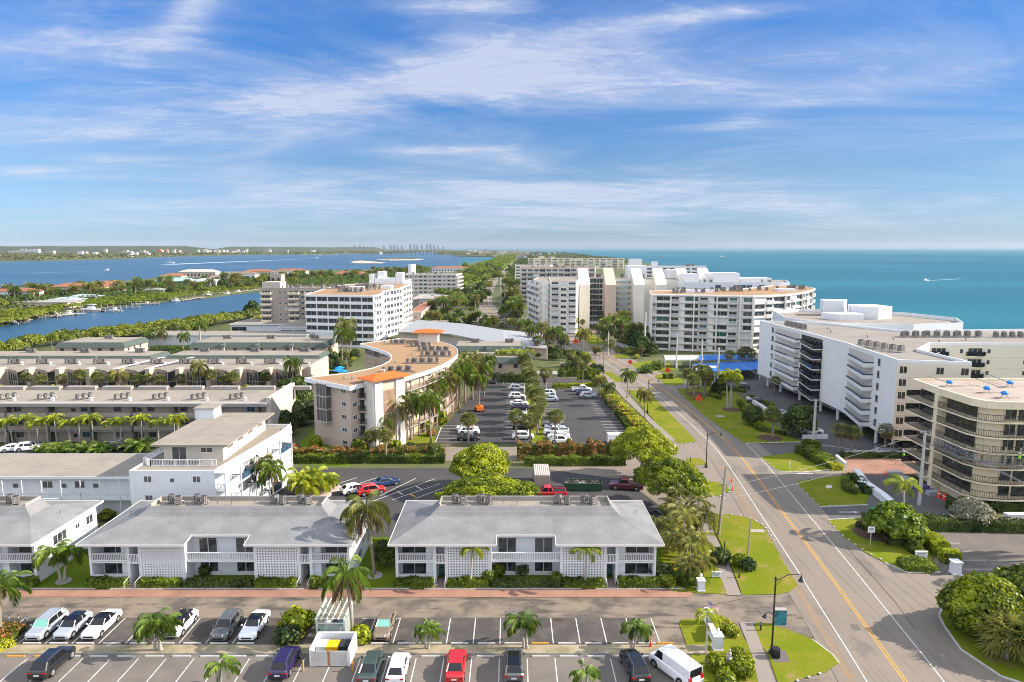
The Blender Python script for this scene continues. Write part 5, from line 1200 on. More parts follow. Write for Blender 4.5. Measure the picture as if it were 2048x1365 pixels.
# ---------------------------------------------------------------- east side: curved balcony hotel, pale ribbed hotel and others
H=22
c1=[(55.2,268),(91.5,258.5),(106,265),(118,278),(128,292),(136,307)]
cs=[c1[0]]+smooth(c1[1:],1)
poly=[(54.4,268.6),(91.5,258.5),(106,265),(118,278),(128,292),(136,307),(138,322),(126,330),(100,300),(58,288)]
rt,pl=block('curved_balcony_building','long eight storey cream building with dark balconies that curves round towards the sea','apartment building',poly,H,mat('cream_grey_stucco',(.72,.69,.64),.8,noise=(.5,.3),col2=(.54,.52,.49)),M_rooftan,par=.3)
fh=2.68
MW=MATS['cream_grey_stucco']
pats=['sbVVVBB'+'VVVBBs'+'VVVBB','VVVBBVVV','VVBBVV','VVBBVV','VVBBVV']
segs=list(zip(c1[:-1],c1[1:]))
fac(rt,(54.9,268.3),(91.5,258.5),8,fh,.35,'bVVVBBSVVVBBSVVVBBSVV',MW,rail='white',d=.9,slab=MW,skip={(7,0),(5,0)},vary=(.12,[M_shut,M_glassg]))
for (a,b),p in zip(segs[1:],pats[1:]): fac(rt,a,b,8,fh,.35,p,MW,rail='white',d=.9,slab=MW,vary=(.2,[M_glassg,M_shut]))
bands(rt,[(54.9,268.3)]+c1[1:],8,fh,.35,MW,t=.4,pr=.55)
b=MB()
for s in(0,7.2,16,24.5,33,37.5): 
    l,u,an=edge((54.9,268.3),(91.5,258.5)); x,y=54.9+u[0]*s,268.3+u[1]*s; b.obox((x,y),(x+u[0]*.5,y+u[1]*.5),2.3,0,H,off=.2)
for p in c1[1:-1]: b.box(p[0]-.3,p[1]-1.2,0,p[0]+.3,p[1]+.2,H)
b.parts('fin_wall',MW,rt,world=True)
fac(rt,(58,288),(54.4,268.6),8,fh,.35,'wow',MW)
random.seed(8)
for i in range(34): t=random.random(); ac(rt,62+t*66,276+t*26+random.uniform(-4,5),H+.02,i%2,0,random.uniform(1,1.9))
MB().box(68,278,H,82,281,H+1.2).box(112,288,H,120,292,H+1).part('plant_room',M_trim,rt,world=True)
# white taller block seen above it
a,b=pfront(1368,1580,560,25)
rt=tower('apartment_tower','white tower with stepped terraces rising behind the curved building',[a,b,(b[0]+8,b[1]+25),(a[0],a[1]+25)],23,8,[((a,b),'sssssvssvvvsvssss')],M_white,rail='white',vary=G_MIX,cat='apartment tower',units=16,par=.8)
for q in((1365,1392,552,4.5),(1398,1408,548,3),(1420,1472,546,5),(1475,1535,556,2.5)):
    x0=XY(q[0],a[1]+8)[0]; x1=XY(q[1],a[1]+8)[0]; MB().box(x0,a[1]+6,23,x1,a[1]+18,23+q[3]).part('roof_pavilion',M_trim,rt,world=True)
# ribbed hotel: wedge piers, glazed curved bays
H=27
yb=347
rt=root('ribbed_hotel','pale hotel with sloping topped piers and curved glazed bays','hotel',(50,345,0)); MR=mat('ribbed_stucco',(.72,.68,.60),.8,noise=(.3,.3),col2=(.58,.54,.48))
body=[(18,322),(30,318),(34,346),(100,343),(118,352),(118,372),(20,372)]
MB().prism(body,0,H-2.5).part('wall',MR,rt,world=True)
MB().sheet(inset(ccw(body),.4),H-2.4).part('roof',M_roofflat,rt,world=True)
fac(rt,(18.3,321.8),(30,318.0),9,2.7,.6,'bwb',M_trim,rail='white',d=1.,slab=M_trim,vary=(.3,[M_shut]))
piers=[(36,MR),(49,M_pinkw),(63,MR),(74,MR),(86,MR),(97,MR)]
for x,m in piers:
    MB().add([(x-2.6,346,0),(x+2.6,346,0),(x+2.6,338,0),(x-2.6,338,0),(x-2.6,350,H+3),(x+2.6,350,H+3),(x+2.6,338,H-5),(x-2.6,338,H-5),(x-2.6,350,0),(x+2.6,350,0)],[(3,2,6,7),(7,6,5,4),(2,9,5,6),(8,3,7,4),(9,8,4,5)]).part('wedge_pier',m,rt,world=True)
for (x0,x1,k) in((38.8,46.2,0),(51.8,60.2,1),(65.8,71.2,0),(76.8,83.2,0),(88.8,94.2,0)):
    m=(x0+x1)/2; A_,M1,M2,B_=(x0,345.4),(x0+1.8,343),(x1-1.8,343),(x1,345.4)
    if k:
        for f in range(8):
            b=MB(); 
            for a,c in zip((A_,M1,M2),(M1,M2,B_)): b.obox(a,c,.15,3.4+f*2.75,3.4+f*2.75+1.2)
            b.part('glass_balcony',mat('sea_green_glass',(.28,.36,.36),.2),rt,world=True)
        for f in range(8):
            for sx in(x0,x1-1.3): put(rt,'window',wmesh('window',1.2,2.1,M_trim,M_glass,0),(sx+.05,345.3,3.5+f*2.75),0)
    else:
        for f in range(8): put(rt,'window',wmesh('window',x1-x0-.8,2.35,M_trim,M_glass,3),(x0+.4,345.0,3.4+f*2.75),0)
MB().box(34,341,0,100,345,3.2).part('podium',M_trim,rt,world=True)
for i in range(5): put(rt,'window',wmesh('door',2.4,2.6,M_trim,M_glass,1),(37.5+i*3,341,.1),0)
random.seed(12)
for i in range(18): ac(rt,random.uniform(38,96),random.uniform(352,368),H-2.3,i%2,0,1.6)
MB().box(60,356,H-2.4,70,364,H+4).box(80,354,H-2.4,88,360,H+2).part('lift_housing',M_trim,rt,world=True)
# curved white wing on the boulevard and towers behind
W1=[(11,350),(13,337),(17,327),(20,323),(34,346),(34,370),(14,372)]
rt=tower('stepped_wing','grey white wing with stacked balconies curving along the boulevard',W1,24,8,[(((9,365),(11,350)),'bb'),(((11,350),(13,337)),'bb'),(((13,337),(18,325)),'bwb')],MR,rail='white',vary=G_MIX,cat='apartment building',par=.3,d=1.0)
for nm,lab,pxl,pxr,pyt,h,yd,wall,pat,roof in (
  ('apartment_building','pale terraced building with tan roof behind the ribbed hotel',1042,1190,537,26,30,M_beigew,'bbbvbbbvbbbb',M_rooftan),
  ('apartment_building','grey white building nearest the boulevard beyond the hotel wing',1030,1100,532,22,24,MR,'wbwbwb',M_roofflat),
  ('apartment_slab','tan balcony slab with orange roof edge, furthest big block on the right of the boulevard',1056,1248,518,20,22,M_creamw,'bwbwbwbwbwbwbwbw',M_terra)):
    a,b=pfront(pxl,pxr,pyt,h); rt=tower(nm,lab,[a,b,(b[0]+4,b[1]+yd),(a[0],a[1]+yd)],h,int(h/2.9),[((a,b),pat)],wall,roof,vary=(.3,[M_shut,M_screen]),cat='apartment building',units=10,d=1.0)
    if nm.endswith('slab') : MB().box(a[0]+20,a[1]+3,h,a[0]+32,a[1]+12,h+4).box(a[0]+45,a[1]+3,h,a[0]+52,a[1]+12,h+3).part('lift_housing',wall,rt,world=True)
a,b=pfront(1260,1412,532,27)
rt=tower('apartment_tower','white block with a tall blank lift tower behind the hotel roof',[a,b,(b[0]+5,b[1]+20),(a[0],a[1]+20)],26,9,[((a,b),'ssbwbwsbwb')],M_white,rail='white',cat='apartment tower',units=8)
MB().box(a[0],a[1]+1,26,a[0]+9,a[1]+8,32).box(a[0]+17,a[1]+1,26,a[0]+21,a[1]+5,30).part('lift_tower',M_trim,rt,world=True)
# white curvy roofed building
p3=[(87,217),(90,205),(97,198),(116,196),(133,200),(140,214),(134,232),(104,246),(92,240)]
rt,pl=block('curvy_white_building','white building with curvy parapets and roof terraces beside the sea','apartment building',p3,17.2,M_white,M_roofflat,par=1.1)
fac(rt,(87,217),(90,205),6,2.8,.4,'wwv'); fac(rt,(97,198),(116,196),6,2.8,.4,'ssowbws'); fac(rt,(116,196),(133,200),6,2.8,.4,'sswbbws',vary=(.5,[M_shut])) 
for pts,z in (([(101,222),(104,216),(112,216),(113,224)],2.0),([(112,225),(118,219),(124,222),(123,230),(114,231)],4.0),([(106,232),(112,230),(116,236),(108,239)],5.2)): MB().prism(ccw(pts),17.2,17.2+z).part('roof_pavilion',M_white,rt,world=True)
# ---------------------------------------------------------------- angular grey-white building
H=18.3
poly=[(72.3,194.5),(71.3,189),(73.5,168),(70.8,162),(71.5,148),(72.6,136),(72.0,125.2),(83.4,122.6),(92,147.5),(135,146),(135,173.5),(98,171),(86,189.5),(80,197)]
poly=[(71.0,194.5),(71.6,186),(72.6,166.5),(73.2,149),(71.6,125.0),(83.6,122.4),(83.2,138.5),(91.5,148),(135,147),(135,174),(98,171),(86,190)]; Q=lambda x,y:(x*1.033,y*1.033); poly=[Q(*q) for q in poly]
MG=mat('pale_grey_render',(.70,.71,.71),.8,noise=(.5,.4),col2=(.60,.61,.61),layers=[(1.2,.4,(.52,.52,.52),(.6,.75),(2,2,.2))])
rt=root('angular_apartment_building','large grey white apartment building with slanted balconies, raised on columns','apartment building',(85,155,0)); poly=ccw(poly)
MB().prism(poly,3.0,H).part('wall',MG,rt,world=True)
inn=inset(poly,.3); MB().sheet(inn,H+.03).part('roof',mat('warm_flat_roof',(.235,.215,.19),.9,noise=(.15,.7),col2=(.185,.17,.15),layers=[(3,.3,(.27,.25,.22),(.5,.7),(1,1,1))]),rt,world=True)
pb=MB(); n=len(poly)
for i in range(n): pb.prism([poly[i],poly[(i+1)%n],inn[(i+1)%n],inn[i]],H-.02,H+.55)
pb.part('parapet',MG,rt,world=True)
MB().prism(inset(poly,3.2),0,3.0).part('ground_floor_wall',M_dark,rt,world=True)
b=MB()
for x,y in((72.5,190),(73,182),(74,172),(74,160),(74.3,152),(73.5,140),(73,133),(73,127),(82,124.5),(78,124),(84,145),(95,149),(110,149)): x,y=Q(x,y); b.cyl(x,y,0,3,.35,.35,10)
b.parts('column',M_white,rt,world=True)
# west side: two slanted recess stacks with balconies, a dark balcony stack between, small windows
def stack(y0,y1,style,dd,rail,slanted=True,gl=M_glass,inset_=.0):
    for f in range(6):
        z=3.2+f*2.5
        xw=lambda y: next((a[0]+(b_[0]-a[0])*(y-a[1])/(b_[1]-a[1]) for a,b_ in zip(WP[:-1],WP[1:]) if min(a[1],b_[1])-.01<=y<=max(a[1],b_[1])+.01),72)
        A_=(xw(y1),y1); B_=(xw(y0),y0); l,u,an=edge(A_,B_)
        m=MB(); m.box(0.1,-.06,.15,l-.1,.02,2.3,0); m.box(0,-dd*.15-.05,-.12,l,.0,.12,1)
        # slanted balcony: shallow at the north end, deep at the south end
        m.add([(0,-.25,-.15),(l,-dd,-.15),(l,0,-.15),(0,0,-.15),(0,-.25,.12),(l,-dd,.12),(l,0,.12),(0,0,.12)],[(0,3,2,1),(4,5,6,7),(0,1,5,4),(1,2,6,5),(3,0,4,7)],1)
        me=m.mesh('balcony',[gl,MG]); o=put(rt,'balcony',me,(A_[0],A_[1],z),an)
        r=MB(); 
        seg=[((0,-.25),(l,-dd)),((l,-dd),(l,0))]
        for a,b_ in seg:
            if rail=='solid': r.obox(a,b_,.12,.1,.75,0); r.obox(a,b_,.14,.75,1.05,1)
            else: r.obox(a,b_,.06,.98,1.05,1); r.obox(a,b_,.03,.1,.98,1)
        if o: link('railing',r.mesh('railing',[MG,M_carglass if rail=='dark' else M_glassb]),o)
WP=[Q(71.0,194.5),Q(71.6,186),Q(72.6,166.5),Q(73.2,149),Q(71.6,125.0)]
M_cream2=mat('cream_recess',(.52,.49,.44),.8)
stack(175.6,190,0,1.3,'solid',gl=M_cream2); stack(163.7,175,0,2.4,'dark',gl=M_glass); stack(139,151,0,1.9,'solid',gl=M_cream2)
for y in(192.5,137.0):
    for f in range(6): put(rt,'window',wmesh('window',1.1,1.6,MG,M_glass,0),(73.85 if y>150 else 74.4,y,3.8+f*2.5),-PI/2)
MB().prism([(70.6,150.5),(69.6,150.5),(69.8,157.5),(70.9,157.5)] ,3.0,H).part('blank_pier',MG,rt,world=True) if False else None
sw_=MB().obox(Q(71.6,125.0),Q(83.6,122.4),.03,3.02,H-.03); sw_.part('south_wall',mat('pale_cream_render',(.66,.60,.50),.8,noise=(.5,.3),col2=(.6,.54,.45)),rt,world=True); MB().obox(Q(91.5,148),Q(135,147),.03,3.02,H-.03).part('south_wall',MATS['pale_cream_render'],rt,world=True)
fac(rt,Q(71.6,125.0),Q(83.6,122.4),6,2.5,3.2,'wsswsw',M_creamw,wh=.58,sill=.2)
fac(rt,Q(91.5,148),Q(135,147),6,2.5,3.2,'BBsoBBosssoBBosssoBBos',M_creamw,rail='dglass',d=.7,wh=.6,slab=M_creamw)
b=MB()
for f in range(6): b.obox(Q(91.5,148),Q(135,147),.12,3.1+f*2.5,3.3+f*2.5,off=.02); b.obox(Q(71.6,125.0),Q(83.6,122.4),.1,3.05+f*2.5,3.2+f*2.5,off=.02)
b.part('floor_band',M_creamw,rt,world=True)
random.seed(21)
for i in range(16): ac(rt,96+i*1.3+random.uniform(-.3,.3),166+(i%2)*1.6,H+.05,i%2,0,1.2)
for i in range(20): ac(rt,118+i*1.0,165+(i%2)*1.7,H+.05,0,0,1.1)
for i in range(5): ac(rt,77+.25*i,190-i*2.2,H+.05,1,0,1.3)
for i in range(6): ac(rt,78+.7*i,151-i*1.9,H+.05,1,.4,1.25)
for x,y in((80,170),(82,176),(84,160),(88,156),(79,142),(84,133),(96,152),(104,155),(118,152)): vent(rt,x*1.033,y*1.033,H+.03,0); 
# ---------------------------------------------------------------- cream curved-balcony building under repair (front right)
H=16.9
KQ=1.06
MC=M_creamw
poly=ccw([(x*KQ,y*KQ) for x,y in [(66.6,111.5),(66.2,103.8),(66.4,96.6)]+smooth([(66.4,96.6),(67.6,94.6),(71,93.9),(76,94.2),(82,95)],1)[1:]+[(100,95.5),(100,111.8)]])
rt=root('curved_balcony_block','cream block with curved dark railed balconies and a repair platform','apartment building',(75,103,0))
wp=inset(poly,1.3); MB().prism(wp,0,H-.7).part('wall',MC,rt,world=True)
MB().prism(poly,H-.8,H).part('roof_slab',MC,rt,world=True); ii=inset(poly,.35)
MB().sheet(ii,H+.03).part('roof',mat('pinkish_flat_roof',(.36,.30,.25),.9,noise=(.2,.7),col2=(.29,.235,.19),layers=[(1.5,.5,(.2,.15,.12),(.6,.75),(1,1,1))]),rt,world=True)
pb=MB()
for i in range(len(poly)):
    j=(i+1)%len(poly); pb.prism([poly[i],poly[j],ii[j],ii[i]],H-.01,H+.35)
pb.part('parapet',MC,rt,world=True)
# fronts: list path from NW corner down the west side and round the south
k0=min(range(len(poly)),key=lambda i:math.hypot(poly[i][0]-66.6*KQ,poly[i][1]-111.5*KQ)); path=[poly[(k0+i)%len(poly)] for i in range(len(poly))]
if path[1][1]>path[0][1]-1: path=[poly[(k0-i)%len(poly)] for i in range(len(poly))]
path=[p for p in path if not(p[0]>100 and p[1]>110)]
fh=2.4; nf=6
def inpath(pth,d): return offs(pth,-d)
for f in range(nf):
    z=2.15+f*fh
    for nm,seg,ext in (('balcony',[q for q in path if q[1]>103*KQ],.9),('balcony',[q for q in path if q[1]<=103.9*KQ],.35)):
        if len(seg)<2: seg=[path[0],(66.2*KQ,104.2*KQ)]
        o_=offs(seg,ext); i_=offs(seg,-1.5); n=len(seg); m=MB()
        m.add([(x,y,z-.22) for x,y in o_]+[(x,y,z-.22) for x,y in i_]+[(x,y,z) for x,y in o_]+[(x,y,z) for x,y in i_],
          [(2*n+i,2*n+i+1,3*n+i+1,3*n+i) for i in range(n-1)]+[(n+i,n+i+1,i+1,i) for i in range(n-1)]+[(i,i+1,2*n+i+1,2*n+i) for i in range(n-1)]+[(0,2*n,3*n,n),(n-1,2*n-1,4*n-1,3*n-1)])
        ob=m.part('balcony',MC,rt,world=True)
        r=MB(); oo=offs(seg,ext-.06)
        for a,c in zip(oo[:-1],oo[1:]):
            r.obox(a,c,.06,z+1.0,z+1.07); r.obox(a,c,.05,z+.08,z+.14); l=math.hypot(c[0]-a[0],c[1]-a[1]); nn=max(1,int(l/.2))
            for i in range(nn): x=a[0]+(c[0]-a[0])*i/nn; y=a[1]+(c[1]-a[1])*i/nn; r.box(x-.018,y-.018,z,x+.018,y+.018,z+1.02)
        a,c=o_[0],i_[0]; r.obox(a,c,.06,z+1.0,z+1.07); r.obox(a,c,.03,z+.1,z+1.0)
        me=r.mesh('railing',M_blackm,off=tuple(rt.location)); link('railing',me,ob)
    # glazing behind
    ws=[q for q in inpath(path,1.25)]
    for a,c in zip(ws[:-1],ws[1:]):
        l,u,an=edge(a,c)
        if l<1.2: continue
        if a[1]>106 and c[1]>106 and f<nf: items=[(.6,l-1.2,2)] if l<9 else [(.5,2.6,1),(3.6,3,1)]
        elif l>10: items=[(1.0,4.6,2),(7.2,3.4,1),(12,4.4,2)]
        else: items=[(.15,l-.3,0)] if not(73.6<(a[0]+c[0])/2<74.7 and a[1]<104) else []
        for s,w,mu in items: put(rt,'window',wmesh('window',w,1.95,MC if w<2 else M_blackm,M_glassb if (l<6 and 70.9<a[0]<74) else M_glass,mu),(a[0]+u[0]*s,a[1]+u[1]*s,z+.05),an)
MB().box(69.8,109.6,0,71.9,110.5,H-.7).part('fin_wall',MC,rt,world=True)
# suspended repair platform
sp=root('repair_platform','suspended metal work platform hanging on the curved balconies','work platform',(72,99.6,8.2))
pp=[(69.1,108.6),(69.2,102.4),(70.6,99.3),(73.8,98.1),(75.8,98.0)]
b=MB()
for a,c in zip(pp[:-1],pp[1:]):
    b.obox(a,c,.8,8.0,8.08)
    for o_ in(-.4,.4):
        for z in(8.1,8.6,9.1): b.obox(a,c,.05,z,z+.05,off=o_)
        l=math.hypot(c[0]-a[0],c[1]-a[1])
        for i in range(int(l)+1): 
            t=i/max(1,int(l)); x=a[0]+(c[0]-a[0])*t; y=a[1]+(c[1]-a[1])*t; b.box(x-.03+o_*.7,y-.03+o_*.7,8.0,x+.03+o_*.7,y+.03+o_*.7,9.1)
b.part('platform_deck',M_greym,sp,world=True)
b=MB()
for x,y in((69.1,108),(70.6,99.3),(73.4,98.1),(75.7,98.0)): b.tube([(x,y,8),(x,y,17.4)],.025,4)
b.parts('cable',M_greym,sp,world=True)
b=MB()
for x,y in((71.6,99.2),(72.5,98.8),(73.5,98.5),(75.6,98.3)): b.box(x-.1,y-.1,8.1,x+.1,y+.1,10.6)
b.parts('timber_prop',M_plank,sp,world=True)
for px,py in ((1899,764),(1974,776),(2009,786),(2020,765)):
    x,y=P(px,py,H+.9); u=root('roof_barrel','blue barrel on a metal frame on the cream roof','barrel',(x,y,H+.03)); u['group']='blue barrels on the cream roof'
    MB().ell(0,0,.85,.6,.42,.33,12,6).part('barrel',mat('blue_plastic',(.01,.20,.62),.4),u,smooth=True); q=MB()
    for a in(-.5,.5):
        q.tube([(a,-.35,0),(a*.6,0,.6)],.03,4); q.tube([(a,.35,0),(a*.6,0,.6)],.03,4)
    q.tube([(-1.6,0,.12),(2.6,.2,.12)],.05,4); q.part('frame',M_greym,u)
q=MB()
for (a,b_) in(((1852,752),(1893,765)),((1965,745),(2015,764)),((1880,772),(1960,772)),((1950,757),(2000,775))): A_=P(*a,H+.9);B_=P(*b_,H+.6); q.tube([(A_[0],A_[1],H+.9),(B_[0],B_[1],H+.6)],.06,5)
solo('outrigger_beam',q,M_greym,'long thin steel outrigger beams lying on the cream building roof','beam',(85,103,H))
# ---------------------------------------------------------------- vehicles
sx=lambda k: X0+2.73*(k+.5)
G1='cars parked in the front lot'
car('suv','silver',sx(-18),67.3,180,'silver blue car at the far left end of the back row of the front lot',G1,sunshade=True)
car('hatch','silver',sx(-17),67.3,180,'silver car between the silver blue car and the white sedan',G1,roof='glass',sunshade=False)
car('sedan','white',sx(-16)+.1,67.6,180,'white sedan with dark roof, third from the left in the back row',G1,roof='glass')
car('hatch','white',sx(-13)+.3,67.7,178,'white car half hidden by the young coconut palms',G1,roof='glass')
car('suv','grey',sx(-11)-.1,67.2,180,'dark grey car nose out beside the white car with a glass roof',G1)
car('sedan','white',sx(-10)+.0,67.4,180,'white car with a glass roof beside the dark grey car',G1,roof='glass')
car('sedan','gold',sx(-5)+.1,67.4,180,'gold brown sedan with a green windscreen shade beside the pergola',G1,sunshade=True)
car('suv','black',sx(-16)-.6,60.9,0,'black car pulled forward in the near row at the left',G1)
car('suv','purple',sx(-8)-.1,60.9,0,'dark purple SUV beside the white bin enclosure',G1)
car('sedan','green',sx(-5)+.1,60.2,0,'dark green old sedan right of the bin enclosure',G1)
car('hatch','white',sx(-4)-.0,60.0,0,'white hatchback between the dark green sedan and the red sedan',G1)
car('sedan','red',sx(-2),60.4,0,'bright red sedan alone in the middle of the near row',G1)
car('suv','grey',sx(0)+.05,60.5,0,'grey SUV with a sunroof beneath the twin palms',G1,roof='glass')
car('suv','black',sx(4)+.6,60.3,7,'black SUV beside the white van',G1)
v=car('van','white',15.4,59.9,31,'white panel van parked askew at the right end of the near row',G1)
# blue leaf-shaped splash painted on the van roof is its paintwork
G2='cars parked north of the white blocks'
carp('hatch','white',708,985,-55,'white hatchback beside the red SUV behind the white blocks',group=G2)
carp('suv','red',743,988,-66,'red SUV behind the middle white block',group=G2)
carp('sedan','navy',772,971,-60,'dark blue sedan beside the red SUV behind the white blocks',group=G2)
carp('pickup','red',1098,994,90,'red pickup truck behind the nearest white block',group=G2)
carp('van','white',1030,996,90,'white vehicle under the flame tree next to the red pickup',group=G2)
carp('pickup','maroon',1252,978,80,'dark maroon truck behind the green skip',group=G2)
carp('suv','black',1322,1042,20,'black car in the shade beside the palm clump',group=G2)
G3='cars parked beside the crescent building'
W='white'
for k,c,px,py,h,l in (('suv','silver',1033,781,-90,'silver SUV at the top of the left bay beside the palm strip'),('suv',W,1034,797,-90,'white SUV second from the top beside the palm strip'),('sedan',W,1038,811,-90,'white sedan just above the blue car'),
  ('sedan','purple',1041,819,-90,'dark blue sedan between two white cars'),('suv',W,1048,839,-90,'white car behind a sabal trunk, left of the strip'),('sedan',W,1044,851,-90,'white car touching the black SUV on its far side'),
  ('suv','black',1046,858,-90,'black SUV left of the palm strip'),('suv',W,1046,878,-90,'white SUV nearest the grass end of the palm strip'),
  ('suv',W,1094,791,90,'white car at the top right of the palm strip'),('hatch','silver',1100,803,90,'pale blue car right of the palm strip'),('suv','tan',1100,837,90,'pale tan SUV right of the palm strip'),
  ('sedan','grey',1107,852,90,'dark grey car right of the palm strip, partly in tree shade'),('sedan','silver',1110,860,-90,'silver sedan between the dark car and the white pickup'),('pickup',W,1112,869,90,'white pickup in the right bays of the palm strip'),
  ('sedan',W,1117,878,90,'white sedan beyond the nearest white SUV on the right of the strip'),('suv',W,1121,886,-90,'white SUV nearest the hedge, right of the strip'),
  ('sedan',W,935,862,-90,'white sedan at the foot of the crescent building'),('suv',W,938,868,-90,'white SUV beside the black sedan near the crescent building'),('sedan','black',937,881,-90,'black sedan nearest the crescent building lawn'),
  ('sedan','black',990,766,-20,'black sedan against the far hedge of the main lot'),('pickup',W,1163,783,-90,'white pickup in the far right corner of the main lot'),('suv','navy',1169,790,-90,'dark blue SUV between the white pickup and the pale car'),('suv','silver',1176,796,-90,'pale silver SUV in the far right corner row'),
  ('van','white',1240,886,-90,'white van near the hedge at the right of the main lot')): carp(k,c,px,py,h,l,group=G3)
G4='cars left of the penthouse building'
carp('sedan',W,30,902,-70,'white sedan in the shaded lot by the taupe block',group=G4); carp('suv',W,58,901,-70,'white SUV in the shaded lot by the taupe block',group=G4); carp('suv','black',238,900,-60,'black car in the shaded lot by the taupe block',group=G4); carp('suv','red',585,905,0,'red car in the shade between the penthouse building and the crescent',group=G4)
G5='cars by the angular building'
carp('suv','black',1482,778,80,'black car at the top of the shaded drive',group=G5); carp('sedan','black',1512,806,80,'black car beyond the white wall',group=G5); carp('sedan','silver',1556,831,80,'pale car in the shade beyond the hedge curls',group=G5); carp('sedan',W,1622,868,85,'white car parked behind the low white wall',group=G5)
carp('pickup','silver',1778,905,-80,'grey truck under the angular building',group=G5); carp('suv',W,1832,905,-80,'white car under the angular building',group=G5)
G6='cars in the far lots by the ribbed hotel'
random.seed(31)
spots=[(1196+i*13,656+random.uniform(-1,1)) for i in range(8)]+[(1180+i*16,668+random.uniform(-1,1)) for i in range(7)]+[(1120,648),(1095,655),(870,648),(935,655),(1062,658),(1165,640),(1235,643),(1260,641)]
for i,(px,py) in enumerate(spots): carp(['sedan','suv','hatch'][i%3],['white','silver','black','white','navy','red','grey'][i%7],px,py,random.choice((0,90,-90)) if i>14 else 0,'distant car parked in front of the ribbed hotel',group=G6)
carp('suv','red',1190,706-6,10,'red car beneath the trees at the bend of the street')
# ---------------------------------------------------------------- hedges
def hp(pts,w,h,m,label,**k): return hedge(PP(pts),w,h,m,label,**k)
for cx,nm in ((1.65,'the nearest white block'),(-35.0,'the middle white block'),(-72.6,'the left white block')):
    for a,b,m_,h,d in ((-15.6,-10.95,M_leafB,.95,'left bay'),(-9.3,-4.5,M_leafB,.9,'left block screen'),(-4.0,4.0,M_leafC,.8,'recessed middle'),(4.5,9.3,M_leafB,.9,'right block screen'),(10.95,15.9,M_leafB,1.0,'right bay')):
        if nm.endswith('left white block') and a<9: continue
        hedge([(cx+a,76.75),(cx+b,76.75)],1.0,h,m_,'leafy green hedge under the %s of %s'%(d,nm),name='hedge',leaf=.2,dens=75)
    if 'left' not in nm:
        for a,b,d in ((-15.4,-10.9,'left'),(4.6,9.4,'right'),(-9.2,-5.4,'middle')): hedge([(cx+a,76.4-.02),(cx+b,76.4-.02)],.35,.3,M_leafA,'thin low border hedge at the %s of %s'%(d,nm),leaf=.12,dens=90)
hp([(566,925),(890,925)],1.6,1.4,M_leafB,'long trimmed hedge behind the left part of the dark lot',leaf=.2,dens=60)
hp([(1048,930),(1250,930)],1.7,1.5,M_leafB,'trimmed hedge behind the green skip',leaf=.2,dens=60)
hp([(1035,917),(1245,912)],2.6,2.6,M_leafR,'tall hedge speckled with red flowers above the trimmed hedge',leaf=.3,dens=30,lump=.22)
hp([(566,915),(700,917)],2.2,1.8,M_leafR,'orange flowering hedge in front of the crescent building',leaf=.26,dens=34,lump=.2)
hp([(700,917),(890,913)],2.0,1.7,M_leafR,'mixed flowering hedge left of the flame trees',leaf=.26,dens=34,lump=.2)
hp([(984,764),(1050,764)],2.5,2.3,M_leafC,'dark hedge at the far end of the left bays',leaf=.3,dens=22)
hp([(1120,760),(1195,756)],3.5,3.0,M_leafB,'big rounded hedge beside the utility shed',leaf=.32,dens=22,lump=.2)
hp([(1105,777),(1195,774)],1.4,1.2,M_leafA,'bright trimmed hedge at the far right of the main lot',leaf=.2,dens=50)
hp([(1213,806),(1232,826),(1262,866)],1.2,1.1,M_leafB,'trimmed hedge along the right kerb of the main lot',leaf=.18,dens=50)
hp([(1208,788),(1225,805),(1262,842),(1290,868)],2.6,1.4,M_leafG,'yellow green hedge bank beside the sidewalk',leaf=.24,dens=34,lump=.3)
hp([(1222,808),(1275,862)],1.5,1.2,M_leafR,'red and yellow croton strip beside the sidewalk',leaf=.24,dens=34,lump=.3)
# east side curls
hp([(1440,800),(1422,792),(1425,783),(1450,778),(1490,786)],1.2,.9,M_leafB,'curled clipped hedge on the shaded lawn, furthest one',dens=50)
hp([(1478,806),(1490,826),(1520,840),(1558,832),(1540,812),(1500,796)],1.3,.9,M_leafB,'curled clipped hedge in the middle of the shaded lawn',dens=50)
hp([(1525,852),(1500,845),(1500,833)],1.3,.9,M_leafB,'short clipped hedge curl',dens=50) if False else None
hp([(1570,872),(1520,862),(1502,848),(1512,838),(1560,842)],1.3,.9,M_leafB,'curled clipped hedge nearest the drive',dens=50)
hp([(1605,905),(1640,925),(1660,932)],3.2,1.4,M_leafB,'clipped hedge block at the foot of the concrete pole',leaf=.2,dens=60)
hp([(1638,898),(1606,898)],2.0,1.5,M_leafA,'bright clipped hedge behind the concrete pole',leaf=.2,dens=60)
hp([(1655,938),(1682,938)],2.2,1.0,M_leafG,'yellow clipped hedge at the end of the white wall',leaf=.2,dens=60)
hp([(1685,915),(1830,915)],1.6,.8,M_leafC,'low dark hedge between the brick entry and the angular building',leaf=.2,dens=40)
hp([(1692,975),(1690,960),(1705,955)],1.2,.8,M_leafB,'hedge curl beside the white curved wall',dens=50); hp([(1712,990),(1690,982),(1695,970)],1.2,.8,M_leafB,'hedge curl around the lawn fountain',dens=50)
hp([(1710,958),(1735,990)],1.5,1.1,M_leafC,'dark hedge beside the white curved wall',dens=50)
hp([(1745,1056),(2200,1066)],1.8,1.5,M_leafC,'long dark hedge along the far side of the right lot',leaf=.2,dens=45)
hp([(1815,1060),(1860,1092),(1905,1130)],2.0,1.5,M_leafA,'bright boxy hedge running towards the white pier',leaf=.2,dens=70)
hp([(1800,1080),(1838,1112)],1.6,.8,M_leafB,'low clipped hedge strip leading to the white sign',leaf=.18,dens=70)
hp([(1800,1136),(1862,1138)],2.4,.9,M_leafB,'low oval clipped hedge under the white sign',leaf=.18,dens=80)
